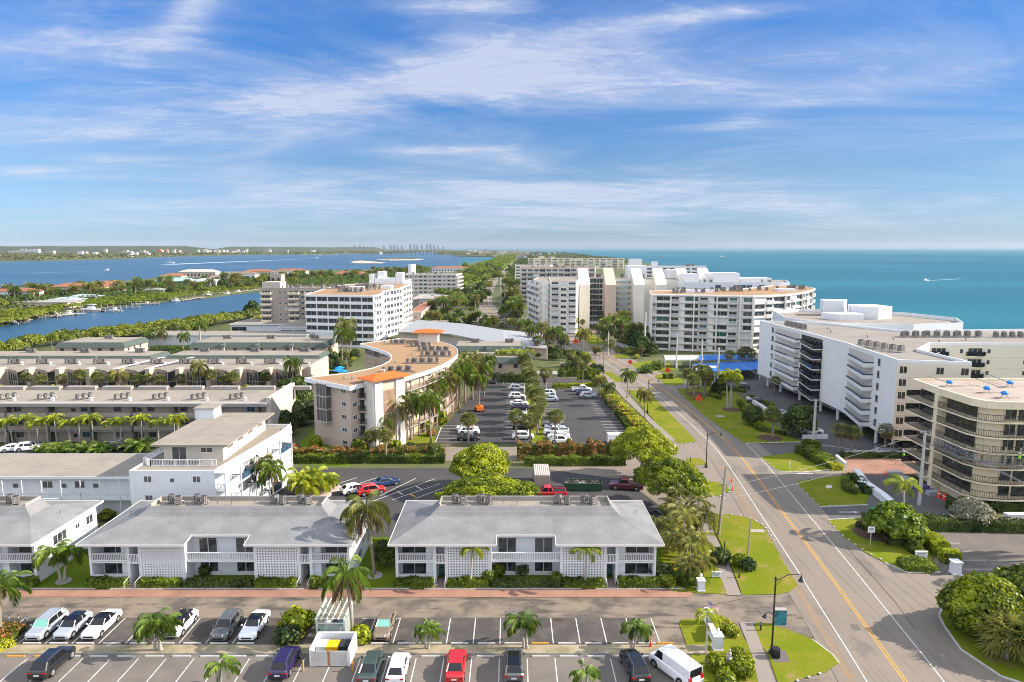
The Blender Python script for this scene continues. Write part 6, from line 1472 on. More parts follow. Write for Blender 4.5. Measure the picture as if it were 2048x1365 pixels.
hp([(1720,1052),(1760,1068),(1790,1092)],1.8,.9,M_leafPur,'dark planting under the globe tree',leaf=.2,dens=50)
hp([(1895,1020),(2100,1022)],1.5,1.4,M_leafC,'dark scalloped hedge at the foot of the cream block',leaf=.2,dens=45,lump=.25)
hp([(1725,1038),(1900,1042)],1.0,.8,M_leafC,'dark hedge along the brick walk',leaf=.18,dens=45)
hp([(1185,752),(1205,765)],2.,1.2,M_leafG,'yellow shrubs beside the sidewalk gate',dens=40)
hp([(1240,755),(1256,757)],2.6,1.8,M_leafB,'clipped hedge drum by the boulevard drive',dens=35) if False else None
hp([(1395,771),(1418,770)],2.6,2.2,M_leafB,'bright clipped hedge drum under the sabal palms',leaf=.25,dens=40)
hp([(1328,758),(1345,757)],2.,1.3,M_leafB,'rounded shrub bank behind the orange diamond sign',leaf=.25,dens=40)
for i,(a,b) in enumerate((((1210,648),(1296,648)),((1180,658),(1296,660)),((1296,694),(1235,690)))): hp([a,b],2.5,1.6,M_leafC,'dark hedge dividing the far hotel lots, %s from the back'%ORD[i],leaf=.5,dens=8)
hp([(905,640),(700,642)],2.5,1.5,M_leafC,'clipped hedge before the dark palms left of the boulevard',leaf=.5,dens=8)
hp([(645,640),(720,693)],1,1,M_leafB,'x') if False else None
# near-left beds
hedge([(-51.3,66.2),(-56,66.2)],2.6,.7,M_leafR,'orange and red croton bed at the left end of the stalls',leaf=.2,dens=70); hedge([(-51.2,65.0),(-53,61.8)],2.0,.6,M_leafG,'golden edged planting in front of the croton bed',leaf=.2,dens=70)
for i,(px,py,p,s,l) in enumerate(((590,1268,BRIGHT,1.9,'bright sea grape bush left of the pergola'),(577,1288,DARKSH,1.7,'dark leafy bush below the bright bush by the pergola'),(618,1250,BRIGHT,1.1,'small bright bush touching the pergola'),(722,1285,BRIGHT,1.3,'yellow green bush right of the white bin enclosure'),
   (995,1152,BRIGHT,1.2,'bright fern bush in the recess of the nearest block'),(1043,1148,DARKSH,1.3,'dark pointed shrub in the middle of the nearest block'),(980,1168,BALL,1.35,'round clipped ball left of the nearest block recess'),(1113,1170,BALL,1.2,'round clipped ball right of the nearest block recess'),
   (355,1160,BALL,1.2,'round clipped shrub beside the block screen of the middle white block'),(412,1150,DARKSH,1.2,'dark shrub in the recess of the middle white block'),(1322,1158,DARKSH,1.7,'dark bush at the right corner of the nearest block'),(1336,1175,BRIGHT,1.1,'green bush by the white gate pier'),
   (1440,1125,DARKSH,1.6,'dark shrub on the lawn at the foot of the short pole'),(1478,1133,BRIGHT,1.2,'small shrub right of the short pole foot'),(1495,1140,DARKSH,1.3,'dark low bush right of the short pole'),
   (1445,1262,GOLD,1.35,'big yellow green bush behind the white gate piers'),(1465,1272,BRIGHT,.9,'bright shrub beside the sidewalk near the gate piers'),(1432,1342,BRIGHT,1.2,'bright bush ringing the small statue'),(1482,1352,BRIGHT,1.4,'large bright bush right of the small statue'),(1450,1380,BRIGHT,1.3,'bright bush at the bottom edge below the statue'),(1478,1322,BRIGHT,1.0,'bright shrub above the small statue'),
   (1372,1150,REDSH,1.3,'orange croton under the palm clump'),(1400,1140,REDSH,1.2,'orange shrub beside the palm clump and sidewalk'),(1790,1070,REDSH,1.0,'orange flowering shrub under the globe tree'),
   (632,895,BRIGHT,1.7,'bright shrub at the foot of the crescent building'),(720,905,BRIGHT,2.0,'bright spiky shrub before the stair tower'),(700,895,DARKSH,2.0,'dark shrub beside the stair tower door'),(790,905,BRIGHT,1.8,'low bright shrub right of the stair tower'),(820,905,DARKSH,1.6,'round dark shrub beside the drive'),(766,905,GOLD,1.5,'golden shrub right of the stair tower'),
   (870,915,BALL,2.0,'round shrub beside the left flame tree'),(850,862,BRIGHT,2.0,'bright shrub bank along the crescent wall'),(880,848,BRIGHT,2.2,'bright shrub bank further along the crescent wall'),(862,872,REDSH,1.4,'red shrub near the white cars'),
   (1318,740,BALL,1.9,'silvery ball shrub beside the boulevard drive'),(1276,706,BALL,2.6,'pale ball shrub near the tall boulevard pole'),(1170,722,BRIGHT,2.4,'bright round shrub by the bend'),(1130,690,BRIGHT,2.0,'bright shrub near the junction'),(905,610,BRIGHT,4.0,'flat topped bright tree left of the boulevard'),(1015,600,BRIGHT,3.6,'bright shrub right of the boulevard'))):
    x,y=P(px,py); p.put((x,y,0),i*1.3,l,None,s)
# ---------------------------------------------------------------- palms
def pm(pr,px,py,rot,label,s=1.,group=None,tilt=None):
    x,y=P(px,py)
    if pr in COCO and not isinstance(s,tuple): s=(s*.76,s*.76,s)
    return pr.put((x,y,0),rot,label,group,s,tilt)
pm(COCO[0],706,1283,2.5,'tall coconut palm rising beside the pergola',1.13)
pm(COCO[1],748,1150,.6,'tall shaggy coconut palm between the two right white blocks',1.35)
x,y=XY(2,66.6); COCO[2].put((x,y,0),1.2,'coconut palm at the left edge by the croton bed',None,.85)
x,y=XY(941,76.7); YPALM[0].put((x,y,0),.5,'slim palm against the left screen of the nearest block',None,(1.15,1.15,.98))
x,y=XY(1170,76.7); YPALM[1].put((x,y,0),2.5,'slim palm against the right screen of the nearest block',None,(1.15,1.15,.98))
for px,py,k,r,l,s in ((318,1302,0,0,'left stem of the young palm trio beside the half hidden white car',1.05),(322,1302,1,.3,'right stem of the young palm trio beside the half hidden white car',1.1),(310,1302,1,2.2,'rear stem of the young palm trio beside the half hidden white car',.85),
   (850,1299,0,1.,'left palm of the pair on the median behind the red sedan',.75),(857,1299,1,2.2,'right palm of the pair on the median behind the red sedan',.78),(1048,1298,1,.1,'taller leaning palm of the pair behind the grey SUV',1.0),(1054,1298,0,2.0,'leftmost leaning palm of the pair behind the grey SUV',.95),
   (1262,1300,0,.5,'left palm of the pair behind the black SUV',.8),(1268,1300,1,2.6,'right palm of the pair behind the black SUV',.85),(130,1162,0,0,'right palm of the pair on the lawn left of the middle block',1.3),(122,1163,1,.4,'left palm of the pair on the lawn left of the middle block',1.3)): pm(CPALM[k],px,py,r,l,s)
pm(CPALM[0],440,1390,1.,'palm crown peeping over the bottom edge below the dark grey car',.9); pm(CPALM[1],1175,1390,1.,'palm crown peeping over the bottom edge below the stalls',.8)
pm(YPALM[2],1411,1328,.3,'slim young palm in the lawn before the white gate piers',(.8,.8,1.0))
for px,py,r,s,l in ((1345,1100,0,1.05,'leaning palm clump nearest the sunny right corner of the block'),(1372,1130,2,1.1,'tall leaning palm clump in the middle of the side garden'),(1398,1075,4,.95,'palm clump beside the upper sidewalk'),(1350,1055,1,.9,'palm clump furthest from the gate pier'),(1385,1165,3,.8,'low palm clump beside the white gate pier')): pm(SHADYC,px,py,r,l,s)
pm(LOWC,1375,1165,0,'low arching palm beside the gate pier',1.0)
pm(COCO[3],526,1012,.2,'left coconut palm of the pair before the penthouse building',1.05); pm(COCO[0],548,1015,4,'right coconut palm of the pair before the penthouse building',1.0)
pm(ARECA,618,990,0,'bright yellow green areca clump on its round island',1.35); pm(ARECA,640,985,2,'right half of the areca clump on the round island',1.2)
for i,px in enumerate((12,27,62,78,98,115,143,160,188,232,242,285,318,350,358)): YPALM[i%3].put((*XY(px,134.3),0),i*1.7,'slim yellow green palm, %s from the left in the row before the taupe block'%ORD[i],'row of yellow palms before the taupe block',(1.25,1.25,1.05+.1*(i%3)))
for i,(px,py,s) in enumerate(((88,905,1.0),(118,908,1.3),(165,906,1.2),(205,905,1.3),(280,900,1.5))): pm(LOWC,px,py,i,'low arching palm clump, %s from the left behind the low gallery roof'%ORD[i],s)
for i,(px,py,k,s) in enumerate(((55,776,0,1.05),(88,772,1,1.1),(125,776,2,1.1),(165,776,0,1.2),(195,776,1,1.25),(280,776,2,1.1),(298,778,0,1.),(325,774,1,1.1),(362,778,2,1.1),(425,776,0,1.2),(450,778,1,1.1),(470,775,2,1.2),(533,778,0,1.1))): SABAL[k].put((*XY(px,183.5),0),i,'round sabal palm, %s from the left before the zigzag bays'%ORD[i],'sabal palms before the zigzag bays',s*.95)
COCO[1].put((*XY(246,183.5),0),1,'feathery coconut palm before the zigzag bays',None,.95); COCO[3].put((*XY(403,183),0),2,'feathery palm whose crown tops the zigzag roof',None,(.85,.85,1.3)); COCO[2].put((*XY(587,183),0),3,'tall coconut palm at the end of the zigzag block',None,(.85,.85,1.45))
for i,(px,py) in enumerate(((0,780),(18,778),(108,780),(230,780),(255,780),(440,782),(495,776),(515,778))): 
    x,y=XY(px,181.5); BUSHY[i%2].put((x,y,0),i,'bright bush, %s from the left in the bed before the zigzag bays'%ORD[i],'bushes before the zigzag bays',1.2)
# between taupe block and crescent
for i,(px,py,k,s) in enumerate(((575,800,0,1.6),(592,820,1,1.9),(600,790,0,1.5),(580,840,0,1.7),(605,850,1,1.4),(570,870,1,1.3),(610,765,0,1.3),(640,752,0,1.3))):
    x,y=P(px,py); (ROUND if k==0 else DARKT)[i%2].put((x,y,0),i,'leafy tree, %s counted from the far end of the gap left of the crescent'%ORD[i],'trees left of the crescent building',s*.8)
# palms beside the crescent and in the main lot
C=((760,912,3,.75),(772,900,0,.95),(822,880,0,1.4),(838,872,1,1.3),(862,888,2,1.5),(848,858,3,1.5),(872,850,0,1.6),(888,838,1,1.5),(905,828,2,1.6),(918,818,0,1.6),(930,806,3,1.6),(945,800,1,1.5),(958,822,2,1.25),(968,795,0,1.3),(800,893,1,1.35))
for i,(px,py,k,s) in enumerate(C): pm(COCO[k],px,py,i*1.3,'coconut palm along the crescent building, %s counted from the stair tower'%ORD[i],s,group='coconut palms along the crescent building')
for i,(px,py,k,s) in enumerate(((738+4,912,1,.9),(768+5,925,0,1.0),(937,892,0,1.1),(1032,890,0,1.15),(1060,888,1,1.15),(1110,888,0,1.15),(1075,870,1,1.2),(1078,860,2,1.3),(1073,845,0,1.3),(1068,830,1,1.3),(1065,815,2,1.3),(1062,800,0,1.25),(1058,788,1,1.3),(1055,775,2,1.3),(1050,762,0,1.3),(1048,752,1,1.3))):
    pm(SABAL[k],px,py,i*2.1,('sabal palm before the stair tower, %s one'%ORD[i]) if i<2 else 'sabal palm of the main lot, %s one from the hedge end'%ORD[i-2],s,group='sabal palms of the main lot')
pm(SABAL[0],1092,790,1,'sabal palm by the utility shed',1.2); pm(SABAL[2],1225,838,1,'sabal palm beside the right kerb of the main lot',.8)
for px,py,k,s,l in ((1254,797,2,1.05,'slender coconut palm beside the sidewalk, further one'),(1289,836,3,.95,'slender coconut palm beside the sidewalk, nearer one'),(1200,800,1,.9,'palm at the corner behind the silver SUVs'),(1215,812,0,.8,'low palm beside the lamp at the kerb')): pm(COCO[k],px,py,k,l,s)
for i,(px,py) in enumerate(((1010,745),(1022,742),(1034,744),(1044,746),(1056,744),(1000,745))): pm(YPALM[i%3],px,py,i,'dark hanging palm, %s in the row under the short mansard roof'%ORD[i],1.35,group='palms under the short mansard roof')
for i,(px,py,s) in enumerate(((938,762,1.2),(955,764,1.2),(975,762,1.1),(912,770,1.3))): pm(COCO[i%4],px,py,i,'coconut palm filling the corner behind the crescent, %s one'%ORD[i],s,group='coconut palms behind the crescent')
# cluster at the bend (1040-1180, 650-740)
CL=[(1062,702,COCO[0],1.3),(1095,708,COCO[1],1.35),(1075,716,SABAL[0],1.3),(1110,712,COCO[2],1.5),(1130,702,SABAL[1],1.2),(1085,690,COCO[3],1.3),(1050,690,SABAL[2],1.2),(1040,682,COCO[0],1.2),(1155,752,SABAL[0],1.0),(1172,748,SABAL[1],1.1),(1165,765,SABAL[0],1.),(1165,712,COCO[1],1.4),(1025,690,SABAL[1],1.1),(1140,735,SABAL[2],1.1)]
for i,(px,py,p,s) in enumerate(CL): pm(p,px,py,i*1.9,'palm in the thick cluster left of the street bend, %s one'%ORD[i],s,group='palms left of the street bend')
pm(SILP,1120,700,1,'blue silver fan palm left of the street bend',1.6); pm(SILP,1012,655,1,'blue silver fan palm at the junction corner',1.8); pm(SILP,1026,650,2,'second blue silver fan palm at the junction',1.7)
# junction and boulevard greens
random.seed(44)
def scat(protos,pts,label,group,s0=1.,s1=1.3,z=0):
    for i,(px,py) in enumerate(pts):
        x,y=P(px,py); p=protos[i%len(protos)]; p.put((x,y,z),random.uniform(0,6),label,group,random.uniform(s0,s1))
scat(COCO+SABAL+DARKT,[(random.uniform(1110,1165),random.uniform(650,668)) for _ in range(16)],'palm or tree in the planted island right of the junction','trees right of the junction',.8,1.15)
scat(COCO+SABAL,[(random.uniform(1175,1290),random.uniform(655,700)) for _ in range(18)],'palm standing among the far hotel lots','palms among the far hotel lots',.9,1.3)
scat(COCO+SABAL+SABAL,[(random.uniform(950,1060),random.uniform(655,676)) for _ in range(14)],'palm near the grey roofed club building','palms near the club building',.9,1.2)
scat(DARKT+COCO,[(random.uniform(862,962),random.uniform(604,634)) for _ in range(30)],'dark tree in the grove left of the boulevard','dark grove left of the boulevard',1.1,1.6)
scat(DARKT+COCO+ROUND,[(1008+(640-y)*.05+random.uniform(0,34)*(.4+(y-540)/160),y) for y in [random.uniform(575,642) for _ in range(34)]],'tree on the right side of the boulevard','trees right of the boulevard',1.1,1.7)
scat(FARTREE,[(x,y) for x,y in [(random.uniform(905,975),random.uniform(560,606)) for _ in range(26)]],'broad tree left of the far boulevard','trees left of the far boulevard',1.0,1.6)
scat(FARTREE,[(random.uniform(925,1000),random.uniform(536,560)) for _ in range(26)],'distant broad tree left of the far boulevard','distant trees left of the far boulevard',1.3,2.2)
scat(FARTREE,[(random.uniform(1012,1034),random.uniform(535,575)) for _ in range(16)],'distant tree between the boulevard and the white buildings','distant trees right of the boulevard',1.1,1.8)
scat(SABAL+COCO,[(985+random.uniform(-16,2)+(y-560)*-.25,y) for y in [random.uniform(548,600) for _ in range(14)]],'verge palm along the boulevard','verge palms along the boulevard',1.0,1.3)
scat(DARKT+ROUND+SABAL+[BUSHY[1]],[(random.uniform(1000,1125),random.uniform(672,722)) for _ in range(46)],'leafy tree in the garden left of the street bend','garden trees left of the street bend',.55,.85)
scat(DARKT+[BUSHY[1],BUSHY[0]]+SABAL,[(random.uniform(640,712),random.uniform(712,745)) for _ in range(20)],'garden tree in the court left of the crescent','court trees left of the crescent',.5,.8)
scat(BUSHY+SABAL,[(random.uniform(1215,1300),random.uniform(690,722)) for _ in range(22)],'low garden tree beside the curved balcony building','garden trees by the curved balcony building',.5,.9)
scat(DARKT+SABAL+[BUSHY[1]],[(random.uniform(1120,1200),random.uniform(715,752)) for _ in range(22)],'leafy tree between the utility shed and the street','trees between the shed and the street',.5,.8)
scat(DARKT+COCO+ROUND,[(random.uniform(850,960),random.uniform(632,655)) for _ in range(26)],'tree beside the low club building roof','trees behind the club building',.7,1.1)
# behind/among white tower
pm(ROYAL[0],402,712,0,'tall royal palm left of the long mansard row',1.35); 
for i,(px,py,s) in enumerate(((684,722,1.6),(694,712,1.9),(702,716,1.4))): pm(COCO[i],px,py,i*2,'very tall coconut palm in front of the ribbon window tower, %s one'%ORD[i],s,group='tall palms before the ribbon window tower')
for i,(px,py,s) in enumerate(((367,708,1.1),(325,700,1.1),(300,700,1.),(172,700,.9),(105,702,.9),(225,703,.9))): pm(COCO[i%4],px,py,i*2,'palm beside the low mansard rows, %s one'%ORD[i],s,group='palms beside the low mansard rows')
for i,(px,py,s) in enumerate(((668,735,1.6),(655,745,1.5),(680,745,1.3),(640,730,1.2))):
    x,y=P(px,py); DARKT[i%2].put((x,y,0),i,'dark tree by the blue parasols left of the crescent, %s one'%ORD[i],'dark trees left of the crescent',s*.6)
for i in range(14): x,y=P(418+i*16,683); DARKT[i%2].put((x,y,0),i,'dark clipped tree, %s from the left behind the long mansard row'%ORD[i],'dark trees behind the long mansard row',.75)
x,y=P(520,660); BUSHY[2].put((x,y,0),0,'yellowish tree before the pale hall',None,2.6); x,y=P(572,662); DARKT[0].put((x,y,0),0,'dark spreading tree beside the white annex',None,1.5); x,y=P(600,640); BUSHY[1].put((x,y,0),0,'green tree between the hall and the ribbon window tower',None,2.8); x,y=P(505,636); DARKT[1].put((x,y,0),0,'dark round tree beside the taupe slab',None,1.9)
for i,(px,py,s) in enumerate(((345,690,1.2),(315,692,1.2),(358,682,1.3),(390,688,1.1))): x,y=P(px,py); DARKT[i%2].put((x,y,0),i,'dark tree before the long low hall, %s one'%ORD[i],'dark trees before the long low hall',s*.8)
# east side
for i,(px,py,s) in enumerate(((1408,797,1.2),(1388,800,1.2),(1396,778,1.15),(1410,790,1.25),(1374,783,1.1))): pm(SABAL[i%3],px,py,i,'sabal palm in the group beside the shaded drive, %s one'%ORD[i],s*1.05,group='sabal group beside the shaded drive')
for px,py,k,s,l in ((1454,818,1,1.35,'left leaning stem of the pale triple palm'),(1462,818,2,1.4,'right stem of the pale triple palm'),(1458,818,0,1.2,'middle stem of the pale triple palm')): pm(YPALM[k],px,py,k,l,s*1.3)
pm(SABAL[1],1545,878,1,'sabal palm in the mulch ring beside the drive',1.25); pm(DARKT[0],1520,850,1,'x') if False else None
for px,py,s,l in ((1596,872,1.35,'dark round tree beside the white car on the right'),(1505,850,.9,'dark low tree beyond the hedge curls'),(1440,790,.9,'dark tree behind the sabal group')): x,y=P(px,py); DARKT[0].put((x,y,0),1,l,None,s)
for px,py,s,l in ((1677,908,1.05,'tan fringed sabal palm left of its twin beside the brick entry'),(1702,910,1.0,'tan fringed sabal palm right of its twin beside the brick entry'),(1768,908,1.05,'tan fringed sabal palm before the angular building corner'),(1548,790,.9,'small sabal palm under the angular building')): pm(SABAL[2],px,py,1,l,s)
for i,(px,py) in enumerate(((1348,700),(1372,700),(1420,698),(1425,700),(1468,700),(1490,697),(1482,742),(1458,745),(1502,742),(1524,728))): pm(SABAL[2 if i<6 else 0],px,py,i,'sabal palm, %s from the left before the curved balcony building'%ORD[i],1.15,group='sabal palms before the curved balcony building')
for i,(px,py,s) in enumerate(((1300,712,1.1),(1285,708,1.3),(1272,700,1.5),(1266,690,1.5),(1290,700,1.4))): x,y=P(px,py); DARKT[i%2].put((x,y,0),i,'dark tree at the corner of the curved balcony building, %s one'%ORD[i],'dark trees at the curved building corner',s)
for i,(px,py,s) in enumerate(((1298,740,.6),(1315,735,.7),(1290,746,.6))): pm(LOWC,px,py,i,'arching palm in the garden bed before the covered walk, %s one'%ORD[i],1.2,group='arching palms before the covered walk')
pm(GLOBE,1790,1082,0,'globe shaped glossy tree on the right verge',(1.3,1.3,1.12)); pm(SILVB,1943,1048,0,'pale silver leaved tree beside the cream block',1.15); pm(YPALM[0],1806,1072,2,'thin palm growing through the globe tree',1.5)
for px,py,p,s,l in ((1965,1265,BIGB[0],1.12,'big bright tree filling the lower right corner'),(2045,1250,BIGB[1],1.15,'big tree at the right edge of the lower corner'),(1940,1265,BUSHY[0],.9,'bright bush at the edge of the lower right trees'),(2100,1330,DARKT[1],1.1,'dark tree at the bottom right corner')): x,y=P(px,py); p.put((x,y,0),0,l,None,s)
pm(FANP,2012,1318,0,'shaggy fan palm with a pale trunk in the lower right corner',1.15)
# palm outside the frame on the right whose shadow falls on the lot
for i,(x,y,s) in enumerate(((71.5,80.5,1.4),(75.5,84,1.5),(70.5,74.5,1.35),(74,78,1.5),(57,49,1.2))): COCO[i%4].put((x,y,0),i*1.4,'coconut palm beyond the right edge shading the right hand lot, %s one'%ORD[i],'palms beyond the right lot',s)
# spreading flame trees
x,y=XY(978,98.5); POINC[0].put((x,y,0),0,'spreading flame tree nearer the white block, left of the red pickup',None,(1.3,.8,.88)); x,y=XY(962,109); POINC[1].put((x,y,0),1,'spreading flame tree behind its nearer twin, left',None,(1.0,.8,1.1))
x,y=XY(1340,101); POINC[1].put((x,y,0),2,'spreading flame tree nearest the street lamp, right',None,(1.15,.9,1.1)); x,y=XY(1285,116); POINC[0].put((x,y,0),3,'spreading dark green tree behind the street side flame tree',None,(.98,.85,1.25))
x,y=P(770,1130); ROUND[0].put((x,y,0),0,'round dark bush between the two right white blocks',None,.72)
x,y=P(478,1000); BUSHY[0].put((x,y,0),0,'bright bush before the penthouse building',None,.5)
x,y=P(215,1040); BUSHY[0].put((x,y,0),0,'low green bush between the left and middle white blocks',None,.6)
# ---------------------------------------------------------------- street furniture
def lamp(px,py,h,label,arm=1,double=False):
    x,y=P(px,py); r=root('street_lamp',label,'street lamp',(x,y,0),group='black street lamps')
    m=MB(); m.cyl(0,0,0,.25,.32,.3,12).cyl(0,0,.25,.9,.22,.13,12).cyl(0,0,.9,h,.10,.075,10).cyl(0,0,h,h+.1,.13,.13,10).cyl(0,0,h+.1,h+.4,.05,.01,8); m.part('pole',M_blackm,r)
    a=MB(); a.tube([(0,0,h-.2),(.5*arm,0,h+.05),(1.2*arm,0,h+.42),(2.0*arm,0,h+.5),(2.5*arm,0,h+.42)],.04,6).tube([(0,0,h-.7),(.6*arm,0,h-.1)],.025,5); a.part('arm',M_blackm,r)
    l=MB(); l.cyl(2.5*arm,0,h+.15,h+.4,.08,.06,8).cyl(2.5*arm,0,h-.25,h+.15,.28,.1,12); o=l.part('lamp_shade',M_blackm,r); MB().cyl(2.5*arm,0,h-.3,h-.25,.2,.24,10).part('lens',M_head,o)
    if double:
        b=MB(); b.tube([(0,0,h*.5),(-.3*arm,0,h*.5+.5),(-.7*arm,0,h*.5+.5),(-.85*arm,0,h*.5+.25)],.03,6); b.part('arm',M_blackm,r); MB().cyl(-.85*arm,0,h*.5-.05,h*.5+.25,.3,.07,12).part('lamp_shade',M_blackm,r)
lamp(1543,1308,7.9,'tall black street lamp with two arms beside the litter bin',1,True)
lamp(1412,935,6.2,'black street lamp between the flame trees and the street',1)
lamp(1295,826,8.0,'black street lamp beside the nearer slender coconut palm',1); lamp(1207,748,9.0,'black street lamp at the bend',1); lamp(1221,872,4.0,'x') if False else None
lamp(1030,652,12,'black street lamp at the boulevard junction',1); lamp(1050,672,11,'black street lamp before the club building',1)
def pole(px,py,h,label,m,r0=.2,r1=.13,lean=(0,0),arms=()):
    x,y=P(px,py); r=root('utility_pole',label,'utility pole',(x,y,0),group='utility poles'); MB().tube([(0,0,0),(lean[0]*.5,lean[1]*.5,h*.5),(lean[0],lean[1],h)],[r0,(r0+r1)/2,r1],8).part('pole',m,r)
    for (z,w,an) in arms:
        b=MB(); t=z/h; cx,cy=lean[0]*t,lean[1]*t; c,s=math.cos(an),math.sin(an); b.tube([(cx-w*c,cy-w*s,z),(cx+w*c,cy+w*s,z)],.055,4)
        for q in(-.9,-.4,.4,.9): b.cyl(cx+w*c*q,cy+w*s*q,z,z+.22,.05,.04,6)
        b.part('crossarm',M_greym,r)
    return (x+lean[0],y+lean[1],h)
pole(1437,1070,10.0,'tall leaning wooden utility pole on the lawn by the sidewalk',M_pole,.24,.16,(.7,.2),((7.2,.9,0),(5.4,.6,.5),(5.0,.5,1.2)))
pole(1494,1120,5.6,'short leaning wooden pole rising from the lawn shrub',M_pole,.12,.09,(.25,0))
p1=pole(1838,1010,11.9,'pale concrete utility pole before the cream block',M_polec,.30,.2,(0,0),((11.7,1.0,.3),(9.9,.8,.3)))
p2=pole(1626,892,9.6,'pale concrete utility pole rising from the clipped hedge',M_polec,.32,.22,(0,0),((9.4,1.1,.3),(8.2,.8,.3),(7.6,.6,1.5)))
p3_=pole(1434,789,13,'tall pale pole behind the sabal group',M_polec,.35,.25,(0,0),((12.6,1.0,0),)); p4_=pole(1289,708,16.,'tall pale pole at the corner of the curved balcony building',M_polec,.4,.3); pole(1401,775,14,'pale pole before the blue roof',M_polec,.3,.22); pole(1352,737,12,'thin pale pole before the covered walk',M_polec,.25,.2); pole(1216,710,9,'pale pole carrying a long signal arm at the bend',M_polec,.2,.15)
for px,py,h in ((1122,628,22),(1052,610,20),(1160,640,20),(1225,655,16),(1009,607,14),(1092,632,16)): pole(px,py,h,'tall thin pole among the trees near the junction',M_polec,.3,.2)
def wires(a,b,label,n=3,sag=1.0,sp=.8,dz=0):
    mb=MB(); dx,dy=b[0]-a[0],b[1]-a[1]; l=math.hypot(dx,dy); nx,ny=-dy/l,dx/l
    for i in range(n):
        o=(i-(n-1)/2)*sp; pts=[]
        for k in range(13):
            t=k/12; pts.append((a[0]+dx*t+nx*o,a[1]+dy*t+ny*o,a[2]+(b[2]-a[2])*t-sag*4*t*(1-t)*(.8+.3*i)-dz*i))
        mb.tube(pts,.019,4)
    solo('power_line',mb,mat('cable_grey',(.30,.30,.31),.5),label,'power line',(a[0],a[1],0),'power lines')
wires(p2,p1,'bundle of overhead wires between the two concrete poles'); wires(p1,(66,45,12),'overhead wires running from the concrete pole to the lower right',4,1.2); wires(p3_,p2,'overhead wires from the hedge pole back to the tall pale pole',3,1.2)
wires(p4_,p3_,'overhead wires along the far part of the street',3,1.5)
wires((P(1437,1070)[0]+.6,P(1437,1070)[1],7.2),p1,'pair of thin wires crossing over the street',2,.8,.5,2.0)
def bollard(px,py,label,h=.95):
    x,y=P(px,py); r=root('path_light',label,'path light',(x,y,0),group='black path lights'); MB().cyl(0,0,0,h*.8,.09,.09,10).part('post',M_blackm,r); MB().cyl(0,0,h*.8,h*.92,.06,.06,8,1).cyl(0,0,h*.92,h,.12,.09,10).part('cap',[M_blackm,M_head],r)
for px,py,l in ((1426,1046,'black path light on the lawn near the upper sidewalk'),(1449,1096,'black path light between the pole and the sidewalk'),(1478,1157,'black path light beside the sidewalk end'),(1521,1262,'black path light at the tip of the triangular lawn'),(1381,924,'black path light on the tiny lawn by the lamp'),(1259,788,'black path light at the start of the long verge'),(1220,760,'black path light on the small verge at the bend')): bollard(px,py,l)
# litter bin
x,y=P(1551,1316); r=root('litter_bin','round black litter bin beside the tall street lamp','litter bin',(x,y,0)); b=MB().cyl(0,0,.05,.95,.33,.38,14)
for i in range(14): t=2*PI*i/14; b.box(.38*math.cos(t)-.02,.38*math.sin(t)-.02,.05,.38*math.cos(t)+.02,.38*math.sin(t)+.02,1.0)
b.part('body',M_blackm,r); MB().cyl(0,0,.95,1.03,.42,.40,14).part('rim',M_blackm,r)
# painted utility cabinet
x,y=P(1559,1250); r=root('utility_cabinet','small turquoise painted cabinet beside the tall street lamp','cabinet',(x,y,0)); MB().box(-.62,-.25,.1,.62,.25,1.75).part('cabinet_body',mat('beach_mural_paint',(.03,.20,.26),.5,noise=(1.3,.9),col2=(.02,.07,.12),sharp=(.5,.6),layers=[(1.1,.9,(.45,.34,.2),(.58,.66),(1,1,2))]),r); MB().box(-.66,-.29,1.75,.66,.29,1.83).box(-.7,-.3,0,.7,.3,.1).part('cabinet_top',M_conc,r)
# gate piers
def pier(px,py,w,d,h,label,scroll=False):
    x,y=P(px,py); r=root('gate_pier',label,'gate pier',(x,y,0),group='white gate piers'); MB().box(-w/2,-d/2,0,w/2,d/2,h).box(-w/2-.08,-d/2-.08,0,w/2+.08,d/2+.08,.15).part('pier',M_white,r); MB().box(-w/2-.1,-d/2-.1,h,w/2+.1,d/2+.1,h+.1).part('cap',M_trim,r)
    if scroll: MB().tube([(0,0,h+.1),(0,0,h+.45),(.12,0,h+.6)],[.16,.12,.05],8).ell(0,0,h+.6,.2,.2,.2,8,6).part('finial',M_trim,r)
pier(1401,1181,.75,.75,1.3,'white gate pier at the end of the brick walk',True)
pier(1419,1247,.8,.8,1.5,'white gate pier beside the flag',True); pier(1434,1298,.85,.85,1.5,'white gate pier nearest the bottom of the photo',True); pier(1426,1276,.5,1.6,1.0,'low white wall pier between the two driveway piers'); pier(1910,1147,.95,.95,1.55,'white striped pier at the end of the bright boxy hedge')
# flag
x,y=P(1414,1255); r=root('flag','stars and stripes flag on a short pole beside the gate pier','flag',(x,y,0)); MB().cyl(0,0,0,3.1,.03,.02,8).ell(0,0,3.14,.06,.06,.06,8,6).part('flagpole',M_greym,r)
b=MB(); nu,nv=10,13; fw,fh_=1.55,.85
def fp(u,v): return (.03+u*fw*.72, .10*math.sin(u*7+v), 3.02-v*fh_*.9-u*fw*.52+.05*math.sin(u*9))
for i in range(nu):
    for j in range(nv):
        u0,u1,v0,v1=i/nu,(i+1)/nu,j/nv,(j+1)/nv; b.add([fp(u0,v0),fp(u1,v0),fp(u1,v1),fp(u0,v1)],[(0,1,2,3)],2 if(u0<.4 and j<7) else (0 if j%2==0 else 1))
for i in range(5):
    for j in range(4): q=fp(.05+i*.075,.05+j*.13); b.box(q[0]-.02,q[1]-.03,q[2]-.02,q[0]+.02,q[1]+.03,q[2]+.02,1)
b.part('flag_cloth',[mat('flag_red',(.42,.02,.03),.8),mat('flag_white',(.75,.75,.75),.8),mat('flag_blue',(.02,.03,.16),.8)],r)
